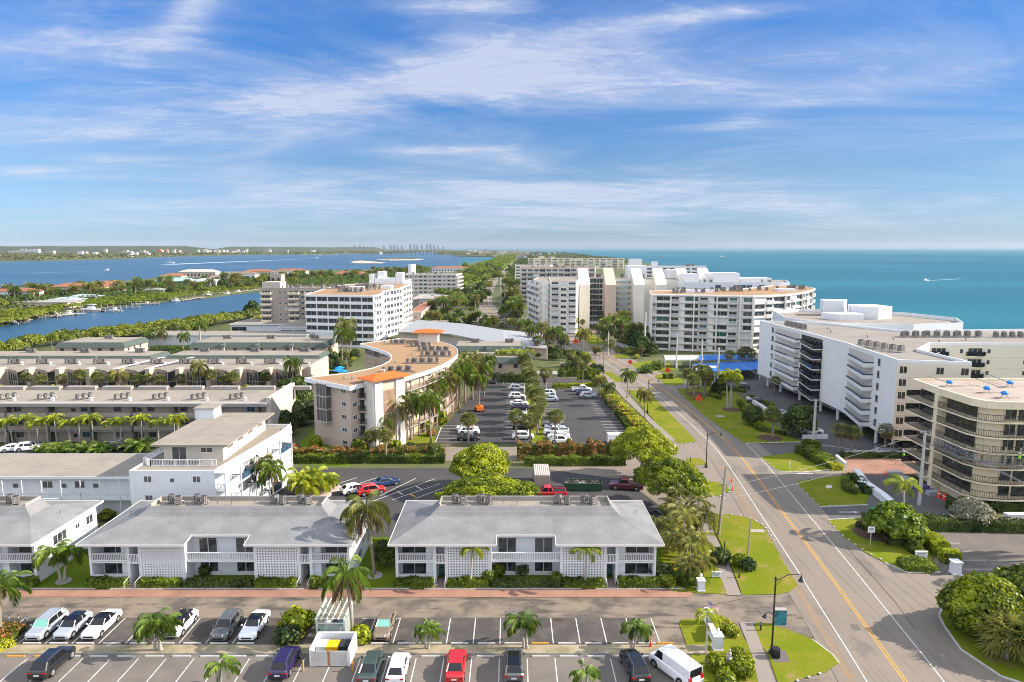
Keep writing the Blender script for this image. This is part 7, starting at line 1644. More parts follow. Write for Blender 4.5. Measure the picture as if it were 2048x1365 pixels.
# small statue in the bush ring, fountain
x,y=P(1458,1328); solo('garden_statue',MB().cyl(x,y,0,.5,.3,.22,10).cyl(x,y,.5,.7,.35,.35,10).ell(x,y,1.0,.2,.16,.32,8,6).ell(x+.02,y,1.42,.12,.12,.15,8,6).tube([(x-.2,y,1.2),(x-.32,y-.1,.95),(x-.15,y-.2,.9)],.06,6),M_polec,'small grey garden statue on a plinth ringed by bushes','statue',(x,y,0),smooth=True)
x,y=P(1721,975); r=root('lawn_fountain','small white tiered fountain on the shaded lawn','fountain',(x,y,0)); MB().cyl(0,0,0,.3,.8,.9,14).cyl(0,0,.3,1.0,.12,.1,8).cyl(0,0,1.0,1.12,.5,.6,12).cyl(0,0,1.12,1.5,.07,.06,8).cyl(0,0,1.5,1.58,.25,.3,10).part('fountain_basin',M_white,r)
# white monument signs
def msign(px,py,w,h,label,z=.25):
    x,y=P(px,py); r=root('monument_sign',label,'sign',(x,y,0)); MB().box(-w/2,-.1,z,w/2,.1,z+h).box(-w/2-.05,-.13,z+h,w/2+.05,.13,z+h+.08).part('sign_panel',M_trim,r); b=MB()
    for q in(-w*.4,w*.4): b.box(q-.06,-.08,0,q+.06,.08,z)
    b.part('sign_post',M_trim,r); b=MB()
    for k in range(3): b.box(-w*.36,-.112,z+h*(.72-.24*k),w*.36*(1-.2*k),-.1,z+h*(.72-.24*k)+h*.09)
    b.part('lettering',mat('sign_lettering',(.22,.24,.25),.6),r)
msign(1433,1157,1.1,.55,'small low white sign beside the sidewalk'); msign(1841,1126,1.5,.8,'white sign standing over the low oval hedge',.7)
x,y=P(1740,1092); r=root('street_sign','small white notice sign on a thin post on the right verge','sign',(x,y,0)); MB().box(-.04,-.04,0,.04,.04,2.1).part('post',M_polec,r); MB().box(-.48,-.06,1.9,.48,-.03,2.75).part('sign_panel',M_trim,r); MB().box(-.3,-.07,2.45,.3,-.062,2.55).box(-.3,-.07,2.28,.3,-.062,2.36).box(-.25,-.07,2.1,.25,-.062,2.17).part('lettering',MATS['sign_lettering'],r)
x,y=P(1657,982); solo('lawn_sign',MB().box(x-.03,y,0,x+.03,y+.04,.8).box(x-.5,y-.03,.5,x+.5,y,1.0),M_trim,'small low white sign in the middle of the shaded lawn','sign',(x,y,0)); x,y=P(1579,940); solo('marker_post',MB().box(x-.06,y-.06,0,x+.06,y+.06,1.3).box(x-.09,y-.09,1.3,x+.09,y+.09,1.36),M_trim,'thin pale marker post on the bright lawn','post',(x,y,0))
# orange diamond roadwork signs
def diamond(px,py,s,label,lines=2):
    x,y=P(px,py); r=root('roadwork_sign',label,'road sign',(x,y,0),group='orange roadwork signs'); c=1.45
    MB().add([(0,-.04,c-s),(s,-.04,c),(0,-.04,c+s),(-s,-.04,c),(0,0,c-s),(s,0,c),(0,0,c+s),(-s,0,c)],[(0,1,2,3),(7,6,5,4),(0,4,5,1),(1,5,6,2),(2,6,7,3),(3,7,4,0)]).part('sign_panel',mat('orange_sign_fabric',(.85,.09,.015),.6),r)
    q=MB()
    for a in((-.5,-.4),(.5,-.4),(-.5,.4),(.5,.4)): q.tube([(0,0,.7),(a[0],a[1],0)],.03,4)
    q.tube([(0,.02,.5),(0,.02,c)],.03,4); q.part('stand',M_greym,r)
    q=MB()
    for k in range(lines): q.box(-s*.4,-.055,c+.1-k*.3,s*.4,-.045,c+.2-k*.3)
    q.part('lettering',M_blackm,r)
diamond(1260,733,1.0,'orange diamond sign furthest along the verge'); diamond(1335,750,1.05,'orange diamond sign in front of the covered walk'); diamond(1397,808,1.0,'orange diamond sign on the large shaded lawn'); diamond(1151,690,1.3,'orange diamond sign left of the street bend')
# cones
def cone(px,py,label,h=.75,col='orange'):
    x,y=P(px,py); r=root('traffic_cone',label,'traffic cone',(x,y,0),group='orange traffic cones'); m=mat('cone_orange',(.75,.07,.02),.6); MB().box(-.2,-.2,0,.2,.2,.04).cyl(0,0,.04,h,.15,.03,10).part('cone',m,r); MB().cyl(0,0,h*.55,h*.75,.085,.062,10).part('white_collar',M_trim,r)
cone(1463,965,'orange cone behind the tall leaning pole, upper one',.9); cone(1465,982,'orange cone behind the tall leaning pole, lower one',.9); cone(1301,1295,'red and white cone in front of the white van',1.0); cone(1771,951,'orange cone beside the brick entry',1.1); cone(138,895,'orange cone in the shaded lot by the taupe block',1.1)
# pergola with bins, bin enclosure
x0,y0=-23.0,67.3
r=root('pergola','pale green pergola of slats over recycling bins','pergola',(-18.5,66.8,0)); M_perg=mat('pale_green_paint',(.52,.58,.50),.6)
b=MB()
for x in(-19.9,-17.1):
    for y in(65.1,68.4): b.box(x-.09,y-.09,0,x+.09,y+.09,2.5)
b.parts('post',M_perg,r,world=True)
b=MB()
for x in(-19.9,-17.1): b.box(x-.08,64.9,2.5,x+.08,68.8,2.68)
for i in range(6): xx=-19.95+i*.58; b.box(xx-.045,64.7,2.68,xx+.045,69.0,2.82)
for i in range(4): yy=65.1+i*1.1; b.box(-20.1,yy-.03,2.6,-16.9,yy+.03,2.66)
b.part('slats',M_perg,r,world=True)
b=MB()
for i in range(26): t=i*.16; b.tube([(-19.9+min(2.8,t*.7),65.1,.1),(-19.9+min(2.8,t*.7+1.0),65.1,2.0)],.02,4); 
for i in range(25): t=i*.16; b.tube([(-19.9+min(2.8,t*.7+1.0),65.08,.1),(-19.9+min(2.8,t*.7),65.08,2.0)],.02,4)
b.box(-19.9,65.05,2.05,-17.1,65.15,2.15); b.box(-19.9,65.05,.05,-17.1,65.15,.15); b.part('lattice_panel',M_perg,r,world=True)
b=MB()
for i in range(15): b.box(-17.15,65.2+i*.22,.1,-17.05,65.3+i*.22,2.2)
b.part('side_screen',M_perg,r,world=True)
def bin_(x,y,col,label,lid=None,w=.6,d=.65,h=1.0,group='recycling bins'):
    q=root('wheeled_bin',label,'bin',(x,y,0),group=group); MB().frus(-w/2*.85,-d/2*.85,w/2*.85,d/2*.85,.08,-w/2,-d/2,w/2,d/2,h).part('bin_body',col,q); MB().box(-w/2-.03,-d/2-.05,h,w/2+.03,d/2+.03,h+.08).part('lid',lid or col,q); MB().cyl(-w/2+.05,d/2,0,.0001,.1,.1,8).box(-w/2,d/2-.05,0,w/2,d/2+.05,.16).part('wheel',M_tyre,q)
mb1=mat('bin_dark_plastic',(.03,.03,.035),.5); mb2=mat('bin_blue_plastic',(.03,.08,.2),.5); mb3=mat('bin_yellow_plastic',(.75,.42,.01),.5); mb4=mat('bin_pale_plastic',(.5,.52,.52),.5); mbg=mat('bin_green_plastic',(.02,.12,.06),.5)
for i,(x,y,m_,c) in enumerate(((-19.5,65.8,mbg,'green'),(-18.8,65.8,mb1,'black'),(-18.1,65.8,mb2,'blue'),(-17.5,65.8,mb4,'pale grey'),(-19.4,67.2,mb4,'pale'),(-18.6,67.2,mb1,'dark'),(-17.8,67.2,mb2,'navy'))): bin_(x,y,m_,'%s wheeled bin in the %s row under the pergola'%(c,'front' if i<4 else 'rear'))
r=root('bin_enclosure','white walled bin enclosure with double gates in the front lot','enclosure',(-17.5,62.4,0))
b=MB(); b.box(-19.5,63.9,0,-15.6,64.1,1.8).box(-19.5,61.0,0,-19.3,63.9,1.8).box(-15.8,61.0,0,-15.6,63.9,1.8); b.part('wall',M_white,r,world=True)
MB().box(-19.3,60.95,.1,-17.75,61.02,1.65).part('gate',mat('weathered_white_gate',(.55,.54,.52),.7,noise=(1,.6),col2=(.42,.38,.34)),r,world=True); MB().box(-17.5,60.95,.1,-15.8,61.02,1.65).part('gate',MATS['weathered_white_gate'],r,world=True)
MB().box(-17.75,60.93,.1,-17.5,61.05,1.7).part('gate_post',mat('rusty_panel',(.35,.2,.1),.8),r,world=True)
for x in(-19.9,-15.2): solo('yellow_bollard',MB().cyl(x,60.3,0,1.1,.08,.08,10).ell(x,60.3,1.1,.08,.08,.06,10,4),M_yellow,'yellow bollard at the %s gate corner of the white bin enclosure'%('left' if x<-19 else 'right'),'bollard',(x,60.3,0))
def skip_(x,y,m_,lid,label,w=1.5,d=1.2,h=1.3):
    q=root('waste_container',label,'waste container',(x,y,0)); MB().frus(-w/2*.9,-d/2*.85,w/2*.9,d/2*.85,.1,-w/2,-d/2,w/2,d/2,h).part('container_body',m_,q); MB().box(-w/2-.03,-d/2-.04,h,w/2+.03,d/2+.04,h+.08).part('lid',lid,q)
skip_(-18.75,62.8,mb4,mb4,'pale lidded waste container left of the yellow one',1.0); skip_(-17.65,62.7,mb3,mb3,'yellow lidded waste container inside the white enclosure',1.1); skip_(-16.45,62.8,mb1,mb1,'black waste container right of the yellow one',1.1)
# bicycles left
x,y=P(38,1245)
def bike(x,y,a,label):
    r=root('bicycle',label,'bicycle',(x,y,0),a,group='bicycles by the croton bed')
    for yy in(-.5,.5):
        w=MB(); w.tube([(0,yy+.33*math.cos(2*PI*i/14),.34+.33*math.sin(2*PI*i/14)) for i in range(15)],.02,4)
        for i in range(6): t=PI*i/6; w.tube([(0,yy+.32*math.cos(t),.34+.32*math.sin(t)),(0,yy-.32*math.cos(t),.34-.32*math.sin(t))],.005,3)
        w.part('wheel',M_tyre,r)
    f=MB(); 
    for a_,b_ in (((0,-.5,.34),(0,-.05,.3)),((0,-.05,.3),(0,-.18,.8)),((0,-.5,.34),(0,-.17,.72)),((0,-.17,.72),(0,.35,.78)),((0,-.05,.3),(0,.36,.7)),((0,.5,.34),(0,.33,.9))): f.tube([a_,b_],.022,5)
    f.part('frame',M_chrome,r); MB().ell(0,-.2,.86,.07,.14,.04,8,4).part('saddle',M_blackm,r); MB().tube([(-.25,.28,.95),(0,.33,.93),(.25,.28,.95)],.016,5).part('handlebar',M_blackm,r)
bike(x,y,.7,'bicycle standing left of the silver blue car'); bike(x+1.0,y-.2,.9,'bicycle nearest the silver blue car'); bike(x-1.0,y,.6,'bicycle furthest left by the croton bed')
# skip, container, utility shed, lift, walls
x,y=P(1166,978); r=root('green_skip','long open green skip full of debris behind the nearest block','skip',(x,y,0),-.06)
b=MB(); L_,W_,h_=6.2,2.3,1.25
b.box(-L_/2,-W_/2,.2,L_/2,-W_/2+.08,h_).box(-L_/2,W_/2-.08,.2,L_/2,W_/2,h_).box(-L_/2,-W_/2,.2,-L_/2+.08,W_/2,h_).box(L_/2-.08,-W_/2,.2,L_/2,W_/2,h_).box(-L_/2,-W_/2,.12,L_/2,W_/2,.2)
for i in range(9): xx=-L_/2+.3+i*.7; b.box(xx,-W_/2-.07,.2,xx+.1,-W_/2,h_).box(xx,W_/2,.2,xx+.1,W_/2+.07,h_)
b.box(-L_/2-.05,-W_/2-.09,h_,L_/2+.05,-W_/2+.1,h_+.08).box(-L_/2-.05,W_/2-.1,h_,L_/2+.05,W_/2+.09,h_+.08); b.part('skip_body',mat('skip_green',(.025,.085,.045),.6,noise=(2,.6),col2=(.05,.05,.03)),r)
g=np.random.default_rng(4); n=260; c=np.stack([g.uniform(-2.9,2.9,n),g.uniform(-1,1,n),g.uniform(.7,1.25,n)],1); rng=g; link('debris',quadcloud('debris',c,g.normal(size=(n,3)),g.uniform(.15,.6,n),[mat('debris_grey',(.2,.18,.16),.9,noise=(1,.8),col2=(.08,.07,.06))]),r)
x,y=P(1083,968); r=root('storage_container','tan corrugated storage container half hidden by the flame tree','container',(x,y,0)); b=MB().box(-1.3,-3,.1,1.3,3,2.5)
for i in range(18): yy=-2.9+i*.34; b.box(1.3,yy,.2,1.34,yy+.16,2.4).box(-1.34,yy,.2,-1.3,yy+.16,2.4)
for i in range(8): xx=-1.2+i*.32; b.box(xx,-3.04,.2,xx+.16,-3,2.4)
b.part('container_body',mat('container_tan',(.36,.31,.26),.7),r); b=MB()
for i in range(8): xx=-1.25+i*.33; b.box(xx,-3,2.5,xx+.17,3,2.55)
b.part('corrugated_top',mat('container_roof',(.5,.46,.42),.6),r)
def shed(px,py,w,d,h,label):
    x,y=P(px,py); r=root('utility_shed',label,'shed',(x,y,0)); MB().box(-w/2,0,0,w/2,d,h).part('wall',M_brownw,r); MB().box(-w/2-.25,-.25,h,w/2+.25,d+.25,h+.2).part('roof',M_conc,r); MB().box(-.5,-.05,0,.5,.02,2.0).part('door',M_dark,r); MB().box(w/2,0,0,w/2+6,.3,1.8).part('side_wall',M_brownw,r)
shed(1090,767,7,5,2.6,'small flat roofed utility shed at the far end of the main lot')
x,y=P(959,823); r=root('boom_lift','orange boom lift parked near the crescent building','boom lift',(x,y,0),.2); M_or=mat('lift_orange',(.65,.16,.02),.5)
MB().box(-.9,-1.3,.45,.9,1.3,1.3).part('chassis',M_or,r); MB().tube([(0,-.8,1.4),(0,1.6,2.6),(0,-1.0,3.2)],.16,6).part('boom',M_or,r); MB().box(-.7,-1.9,2.6,.7,-1.1,2.7).box(-.7,-1.9,2.7,-.65,-1.1,3.6).box(.65,-1.9,2.7,.7,-1.1,3.6).part('basket',M_greym,r)
for a in(-.9,.9):
    for b_ in(-.9,.9):
        q=MB(); k=12; vs=[(a+s,b_+.42*math.cos(2*PI*j/k),.42+.42*math.sin(2*PI*j/k)) for s in(-.13,.13) for j in range(k)]; q.add(vs,[(j,(j+1)%k,k+(j+1)%k,k+j) for j in range(k)]+[tuple(range(k)),tuple(range(k,2*k))]); q.part('wheel',M_tyre,r)
# walls
def gwall(pts,w,h,label,m=M_white): solo('garden_wall',(lambda b:[b.obox(a,c,w,0,h) for a,c in zip(PP(pts)[:-1],PP(pts)[1:])] and b)(MB()),m,label,'garden wall',(*P(*pts[0]),0))
gwall([(1712,950),(1730,975),(1765,1000),(1790,1022)],1.1,1.1,'long curved white wall between the lawn and the works yard'); gwall([(1672,922),(1690,938)],.5,1.2,'short white wall beside the yellow hedge'); gwall([(1690,910),(1830,910)],.35,.8,'low white wall along the brick entry'); gwall([(1494,800),(1520,815),(1540,830)],.6,.9,'low white wall beyond the hedge curls'); gwall([(1604,878),(1655,878)],.4,.9,'low white wall before the parked white car'); gwall([(1120,733),(1150,733),(1150,740)],.6,1.2,'low pale wall at the street bend drive',M_beigew); gwall([(1228,690),(1270,702)],.3,1.4,'thin white rail wall by the far lawn'); gwall([(1740,1040),(2100,1044)],.5,.35,'low brick coloured kerb wall behind the long dark hedge',mat('brick_kerb',(.5,.33,.26),.8)); gwall([(2010,1040),(2100,1040)],1.0,1.,'white block wall at the right edge')
# covered walk with curved white canopies and blue roof
def canopy(x0,x1,y,w,h,label,m):
    r=root('curved_canopy',label,'canopy',((x0+x1)/2,y,0)); b=MB(); n=8; vs=[]; 
    for x in(x0,x1):
        for i in range(n+1): t=PI*i/n; vs.append((x,y-w/2*math.cos(t),h+1.2*math.sin(t)))
    b.add(vs,[(i,i+1,n+2+i,n+1+i) for i in range(n)]); k=int((x1-x0)/2)
    for j in range(k+1):
        xx=x0+(x1-x0)*j/max(1,k)
        for i in range(n): t0,t1=PI*i/n,PI*(i+1)/n; b.tube([(xx,y-w/2*math.cos(t0),h+1.22*math.sin(t0)),(xx,y-w/2*math.cos(t1),h+1.22*math.sin(t1))],.06,4,1)
    b.part('canopy_shell',[m,M_trim],r,world=True); p=MB()
    for j in range(4):
        xx=x0+(x1-x0)*j/3
        for yy in(y-w/2,y+w/2): p.box(xx-.12,yy-.12,0,xx+.12,yy+.12,h)
    p.parts('post',M_trim,r,True)
M_can=mat('canopy_fabric',(.68,.70,.74),.6); M_blueroof=mat('blue_carport_roof',(.035,.16,.48),.6,noise=(.3,.3),col2=(.03,.12,.38))
a=P(1330,716,3.4); b_=P(1405,716,3.4); canopy(a[0],b_[0],a[1]+2,4.5,2.6,'long curved white canopy over the walk',M_can)
a=P(1388,736,3.0); b_=P(1432,736,3.0); canopy(a[0],b_[0],a[1],4.5,2.4,'short curved white canopy nearest the street',M_can)
r=root('blue_carport','long bright blue carport roof in front of the curved balcony building','carport',(*P(1450,712),0)); q=MB()
A=[P(1398,712,3.6),P(1508,710,3.6),P(1512,722,3.2),P(1400,725,3.2)]; B_=[P(1385,728,3.4),P(1516,722,3.0),P(1520,742,2.8),P(1430,746,2.8)]
for q_,z in((A,3.9),(B_,3.3)): q.prism(ccw([(x,y) for x,y in q_]),z-.2,z)
q.part('roof',M_blueroof,r,world=True); q=MB()
for q_ in(A,B_):
    for (x,y) in q_: q.box(x-.1,y-.1,0,x+.1,y+.1,3.1)
q.parts('post',M_trim,r,True)
# blue parasols by the crescent
for i,(px,py) in enumerate(((676,740),(686,742),(679,735))):
    x,y=P(px,py,2.3); r=root('blue_parasol','bright blue parasol left of the crescent building','parasol',(x,y,0),group='blue parasols'); MB().cyl(0,0,0,2.6,.04,.04,6).part('pole',M_polec,r); MB().cyl(0,0,2.1,2.75,1.7,.05,8).part('canopy',mat('parasol_blue',(.01,.22,.7),.6),r)
# works yard clutter: barrels, boards, worker
for i,(px,py) in enumerate(((1878,995),(1888,1000))): x,y=P(px,py); r=root('traffic_drum','orange striped drum in the works yard, %s'%('left one' if i==0 else 'right one'),'traffic drum',(x,y,0)); MB().cyl(0,0,.05,1.0,.3,.24,12).cyl(0,0,0,.05,.38,.38,12).part('drum',mat('cone_orange',(.75,.07,.02)),r); MB().cyl(0,0,.6,.75,.275,.262,12).part('white_band',M_trim,r)
random.seed(77); mc=[mat('tarp_purple',(.12,.08,.22),.7),mat('tarp_grey',(.3,.32,.36),.8),mat('board_pale',(.42,.42,.42),.8),M_wood]
for i,l in enumerate(('purple covered pile of material in the works yard','grey covered stack of boards in the works yard','pale stack of boards nearest the brick paving','stack of weathered timber beside the works yard hedge','pale pile of panels against the cream block','low grey pile next to the orange drums')):
    px,py=((1825,975),(1808,962),(1790,950),(1780,970),(1850,978),(1868,990))[i]; x,y=P(px,py); b=MB(); 
    for k in range(5): a=random.uniform(-.6,.6); b.box(x-1.1+a*.3,y-.6+k*.02,k*.13,x+1.1+a*.3,y+.6+a*.2,k*.13+.12)
    if i<2: b=MB().ell(x,y,.2,1.3,.9,.75,10,6)
    solo('material_pile',b,mc[i%4],l,'material pile',(x,y,0))
def worker(px,py,z,label,vest,face=0.,loc=None):
    x,y=loc or P(px,py,z); r=root('person',label,'person',(x,y,z),face)
    me=bpy.data.meshes.new('body'); J=[(0,0,.95),(0,0,1.2),(0,0,1.42),(0,0,1.52),(0,.01,1.64),(0,.01,1.76),(-.1,0,.9),(-.12,.03,.5),(-.13,0,.08),(-.13,-.12,.04),(.1,0,.9),(.12,-.03,.5),(.13,.02,.08),(.13,-.1,.04),(-.2,0,1.40),(-.3,-.05,1.14),(-.28,-.2,.95),(.2,0,1.40),(.31,-.05,1.14),(.27,-.22,.98)]
    E=[(0,1),(1,2),(2,3),(3,4),(4,5),(0,6),(6,7),(7,8),(8,9),(0,10),(10,11),(11,12),(12,13),(2,14),(14,15),(15,16),(2,17),(17,18),(18,19)]
    me.from_pydata(J,E,[]); me.materials.append(mat('work_trousers',(.04,.05,.08),.9)); o=link('body',me,r); m=o.modifiers.new('s','SKIN'); R_=[.13,.14,.12,.06,.095,.08,.09,.065,.045,.04,.09,.065,.045,.04,.06,.045,.035,.06,.045,.035]
    for v_,q in zip(me.skin_vertices[0].data,R_): v_.radius=(q,q*.85)
    me.skin_vertices[0].data[0].use_root=True; o.modifiers.new('u','SUBSURF').levels=1
    MB().cyl(0,0,1.0,1.45,.19,.2,10).part('vest',vest,r); MB().ell(0,.01,1.78,.12,.14,.09,10,6).cyl(0,.01,1.76,1.78,.16,.16,10).part('helmet',mat('hard_hat_white',(.7,.7,.7),.4),r); MB().ell(0,-.01,1.66,.085,.1,.11,8,6).part('face',mat('skin',(.35,.2,.13),.6),r)
hv=mat('high_vis_green',(.25,.75,.02),.6)
worker(1806,922,0,'worker in a bright green vest standing on the brick entry',hv,.3); worker(0,0,8.1,'worker in a bright green vest at the end of the work platform',hv,0,loc=(75.3,98.1))
x,y=P(1806,930); solo('sawhorse',MB().tube([(x-1.5,y,0),(x-1.2,y,1)],.04,4).tube([(x+1.5,y,0),(x+1.2,y,1)],.04,4).tube([(x-1.3,y,1),(x+1.3,y,1)],.05,4).tube([(x-1.3,y+.4,0),(x-1.2,y,1)],.04,4).tube([(x+1.3,y+.4,0),(x+1.2,y,1)],.04,4),M_polec,'pale metal trestle beside the worker on the brick entry','trestle',(x,y,0))
x,y=P(1772,1030); solo('green_skip_small',MB().frus(x-1.8,y-.7,x+1.8,y+.7,.1,x-2.2,y-.8,x+2.2,y+.8,.9),mat('bright_green_paint',(.02,.22,.08),.5),'small bright green trailer beyond the globe tree','trailer',(x,y,0))
# drains, lids and mulch rings
b=MB(); x,y=P(1115,1240); b.box(x-.45,y-.2,.04,x+.45,y+.2,.05); struct('drain_grate',b,mat('drain_rust',(.06,.04,.03),.8)); b=MB(); x,y=P(1372,1201); b.cyl(x,y,.03,.045,.33,.33,16); struct('manhole_cover',b,mat('iron_lid',(.14,.12,.11),.8)); b=MB()
x,y=P(1514,1063); b.box(x-1.0,y-.5,.085,x+1.0,y+.5,.1); x,y=P(1440,834); b.box(x-1,y-.7,.08,x+1,y+.7,.16); struct('concrete_lid',b,M_conc)
for px,py,rr in ((1463,820,2.4),(1540,877,2.6),(1395,790,3.5),(1750,1068,3)): x,y=P(px,py); struct('mulch_bed',MB().cyl(x,y,.05,.1,rr,rr*.95,18),M_mulch)
for px,py,rr in ((128,1163,.9),(750,1152,1.0)): x,y=P(px,py); struct('tree_ring',MB().cyl(x,y,.0,.12,rr,rr*.95,18),M_conc)
x,y=P(628,990); struct('planted_island',MB().cyl(x,y,0,.16,2.9,2.8,24).cyl(x+2.2,y+2.8,0,.16,1.8,1.7,20),mat('pink_kerb',(.5,.4,.36),.8))
# white edging stones along the verges
st_=MB().ell(0,0,.08,.17,.14,.1,8,5).mesh('edging_stone',M_kerb,True)
def stones(path,n):
    pts=PP(path); L_=[0]
    for a,c in zip(pts[:-1],pts[1:]): L_.append(L_[-1]+math.hypot(c[0]-a[0],c[1]-a[1]))
    for i in range(n):
        d=L_[-1]*(i+.5)/n; k=max(j for j in range(len(L_)-1) if L_[j]<=d); t=(d-L_[k])/(L_[k+1]-L_[k]); a,c=pts[k],pts[k+1]
        o=link('edging_stone',st_,None,(a[0]+(c[0]-a[0])*t,a[1]+(c[1]-a[1])*t,.05)); tag(o,'small white painted stone edging the street lawns','stone','white edging stones')
stones([(1418,1030),(1470,1031),(1502,1038),(1528,1053),(1550,1085)],11); stones([(1490,887),(1602,885)],8); stones([(1591,966),(1640,1014),(1730,1012)],8); stones([(1655,1043),(1690,1077),(1730,1104),(1770,1125)],9); stones([(1520,915),(1557,944),(1602,946)],7); stones([(1358,889),(1393,885)],4); stones([(1404,997),(1440,993),(1462,984)],5); stones([(1560,1375),(1650,1346)],4)
# ---------------------------------------------------------------- canal, peninsula, lagoon, far shore
mang=PP([(-200,735),(0,708),(110,686),(230,674),(360,657),(480,640),(520,628),(512,640),(440,652),(385,668),(300,672),(262,682),(120,692),(60,705),(-200,760)])
thicket('mangrove_thicket','bushy yellow green mangrove bank along the near side of the canal',mang,6.0,85000,.5,M_leafM,lob=2.3,cat='thicket')
thicket('undergrowth','dense green planting between the low roofs',PP([(258,705),(270,690),(420,700),(420,712),(300,712)]),2.0,9000,.4,M_leafC,lob=1.8,seed=3,cat='undergrowth')
pnb=[[(0,655),(60,640),(120,626),(130,618),(0,632)],[(135,612),(250,598),(330,592),(350,600),(250,610),(150,622)],[(330,600),(420,592),(470,585),(524,579),(520,566),(430,572),(330,584)]]
for i,q in enumerate(pnb): thicket('mangrove_fringe','green mangrove fringe on the far bank of the canal',PP(q),4.5,14000,.75,M_leafM if i!=1 else M_leafB,lob=4,seed=20+i,cat='thicket')
thicket('waterside_greenery','dense greenery on the peninsula between the houses',PP([(0,625),(0,600),(150,585),(300,572),(450,560),(700,552),(850,545),(860,552),(700,572),(560,578),(450,570),(330,590),(200,605)]),6.5,60000,1.0,M_leafC,lob=6,seed=31,cat='thicket')
random.seed(91)
GP='palms on the waterfront peninsula'
for i in range(105):
    t=random.random(); px=t*860; yn=620-px*.083; yf=592-px*.06; py=yf+(yn-yf)*random.random()*.8+1
    x,y=P(px,py); COCO[i%4].put((x,y,0),random.uniform(0,6),'feathery palm on the waterfront peninsula beyond the canal',GP,random.uniform(1.1,1.7))
for i in range(95):
    t=random.random(); px=t*860; yn=622-px*.08; yf=588-px*.055; py=yf+(yn-yf)*random.random()
    x,y=P(px,py); FARTREE[i%4].put((x,y,0),random.uniform(0,6),'broad tree on the waterfront peninsula beyond the canal','trees on the waterfront peninsula',random.uniform(1.,1.8))
def house(px,py,w,d,h,rise,wall,roofm,label,flat=False,wing=0):
    x,y=P(px,py); r=root('waterfront_house',label,'house',(x,y,0)); MB().box(x-w/2,y,0,x+w/2,y+d,h).part('wall',wall,r,world=True)
    if flat: MB().box(x-w/2-.6,y-.6,h,x+w/2+.6,y+d+.6,h+.4).part('roof',roofm,r,world=True)
    else: hip(r,[(x-w/2,y),(x+w/2,y),(x+w/2,y+d),(x-w/2,y+d)],h+.2,rise,.8,'roof',roofm)
    n=max(2,int(w/5))
    for i in range(n): put(r,'window',wmesh('window',w/n*.55,h*.45,M_trim,M_glass,1),(x-w/2+w/n*(i+.22),y,h*.25),0)
    if wing: 
        MB().box(x+w/2,y+2,0,x+w/2+wing,y+d-2,h*.7).part('wing',wall,r,world=True); hip(r,[(x+w/2,y+2),(x+w/2+wing,y+2),(x+w/2+wing,y+d-2),(x+w/2,y+d-2)],h*.7+.1,rise*.6,.6,'roof',roofm)
M_aqua=mat('aqua_roof',(.28,.48,.42),.5); M_bgrey=mat('blue_grey_roof',(.34,.40,.42),.6); M_brr=mat('brown_tile_roof',(.20,.155,.12),.8)
house(155,592,44,16,7.5,3,M_beigew,M_terra,'large house with a long orange tiled roof on the peninsula',wing=12)
house(20,602,34,14,7,2.5,M_white,M_terra,'white house with orange side at the left edge of the peninsula'); house(82,618,36,18,4,1,M_beigew,M_conc,'flat roofed pale house by the canal on the left',True)
house(345,574,40,18,6,3,M_white,M_aqua,'house with a wide aqua green roof'); house(405,578,28,20,7,3,M_white,M_bgrey,'pale blue roofed house beside the canal'); house(430,567,30,18,6,3,M_beigew,M_brr,'brown roofed house right of the pale blue roof')
house(342,562,26,16,6,3,M_beigew,M_terra,'house with a small orange roof behind the aqua roof'); house(475,563,44,14,9,2.4,M_trim,M_brr,'wide white house with a brown roof and dark windows'); house(210,582,24,14,6,3,M_beigew,M_terra,'orange roofed house right of the large orange roof')
house(395,556,50,16,8,3,M_beigew,M_beigew,'cluster of pale houses far behind the aqua roof'); house(552,572,12,12,12,0,M_pinkw,M_pinkw,'pale square water tower house',True); house(580,552,46,16,7,3,M_trim,M_terra,'white house with orange roof near the taupe slab'); house(515,552,40,14,6,3,M_beigew,M_terra,'small terracotta roofs near the far shore'); house(700,557,40,14,6,3,M_beigew,M_terra,'house with a faded red roof among trees, right of the peninsula'); house(125,612,20,12,4,1.5,M_bgrey,M_bgrey,'small grey house in the trees by the canal'); house(300,590,24,12,4,1.5,M_bgrey,M_conc,'small grey roofed house above the docks'); house(165,605,20,10,4,1.5,M_conc,M_bgrey,'low grey roof in the middle of the trees')
house(845,560,40,14,5,2,M_trim,M_conc,'long pale low buildings at the end of the peninsula',True); house(900,545,60,16,7,2.5,M_trim,M_terra,'white houses beyond the pale slab')
def dock(pts,label,w=2.0,npile=8,roof=False):
    pts=PP(pts,-1+1.3); r=root('dock',label,'dock',(pts[0][0],pts[0][1],0)); b=MB()
    for a,c in zip(pts[:-1],pts[1:]): b.obox(a,c,w,-.0,.3)
    b.part('deck',M_plank,r,world=True); b=MB(); 
    for a,c in zip(pts[:-1],pts[1:]):
        for i in range(npile): t=i/(npile-1); x=a[0]+(c[0]-a[0])*t; y=a[1]+(c[1]-a[1])*t; b.cyl(x,y-w*.6,-1.5,1.6,.28,.28,6,0); b.cyl(x,y-w*.6,1.6,1.8,.3,.05,6,1)
    b.part('pile',[M_wood,M_trim],r,world=True)
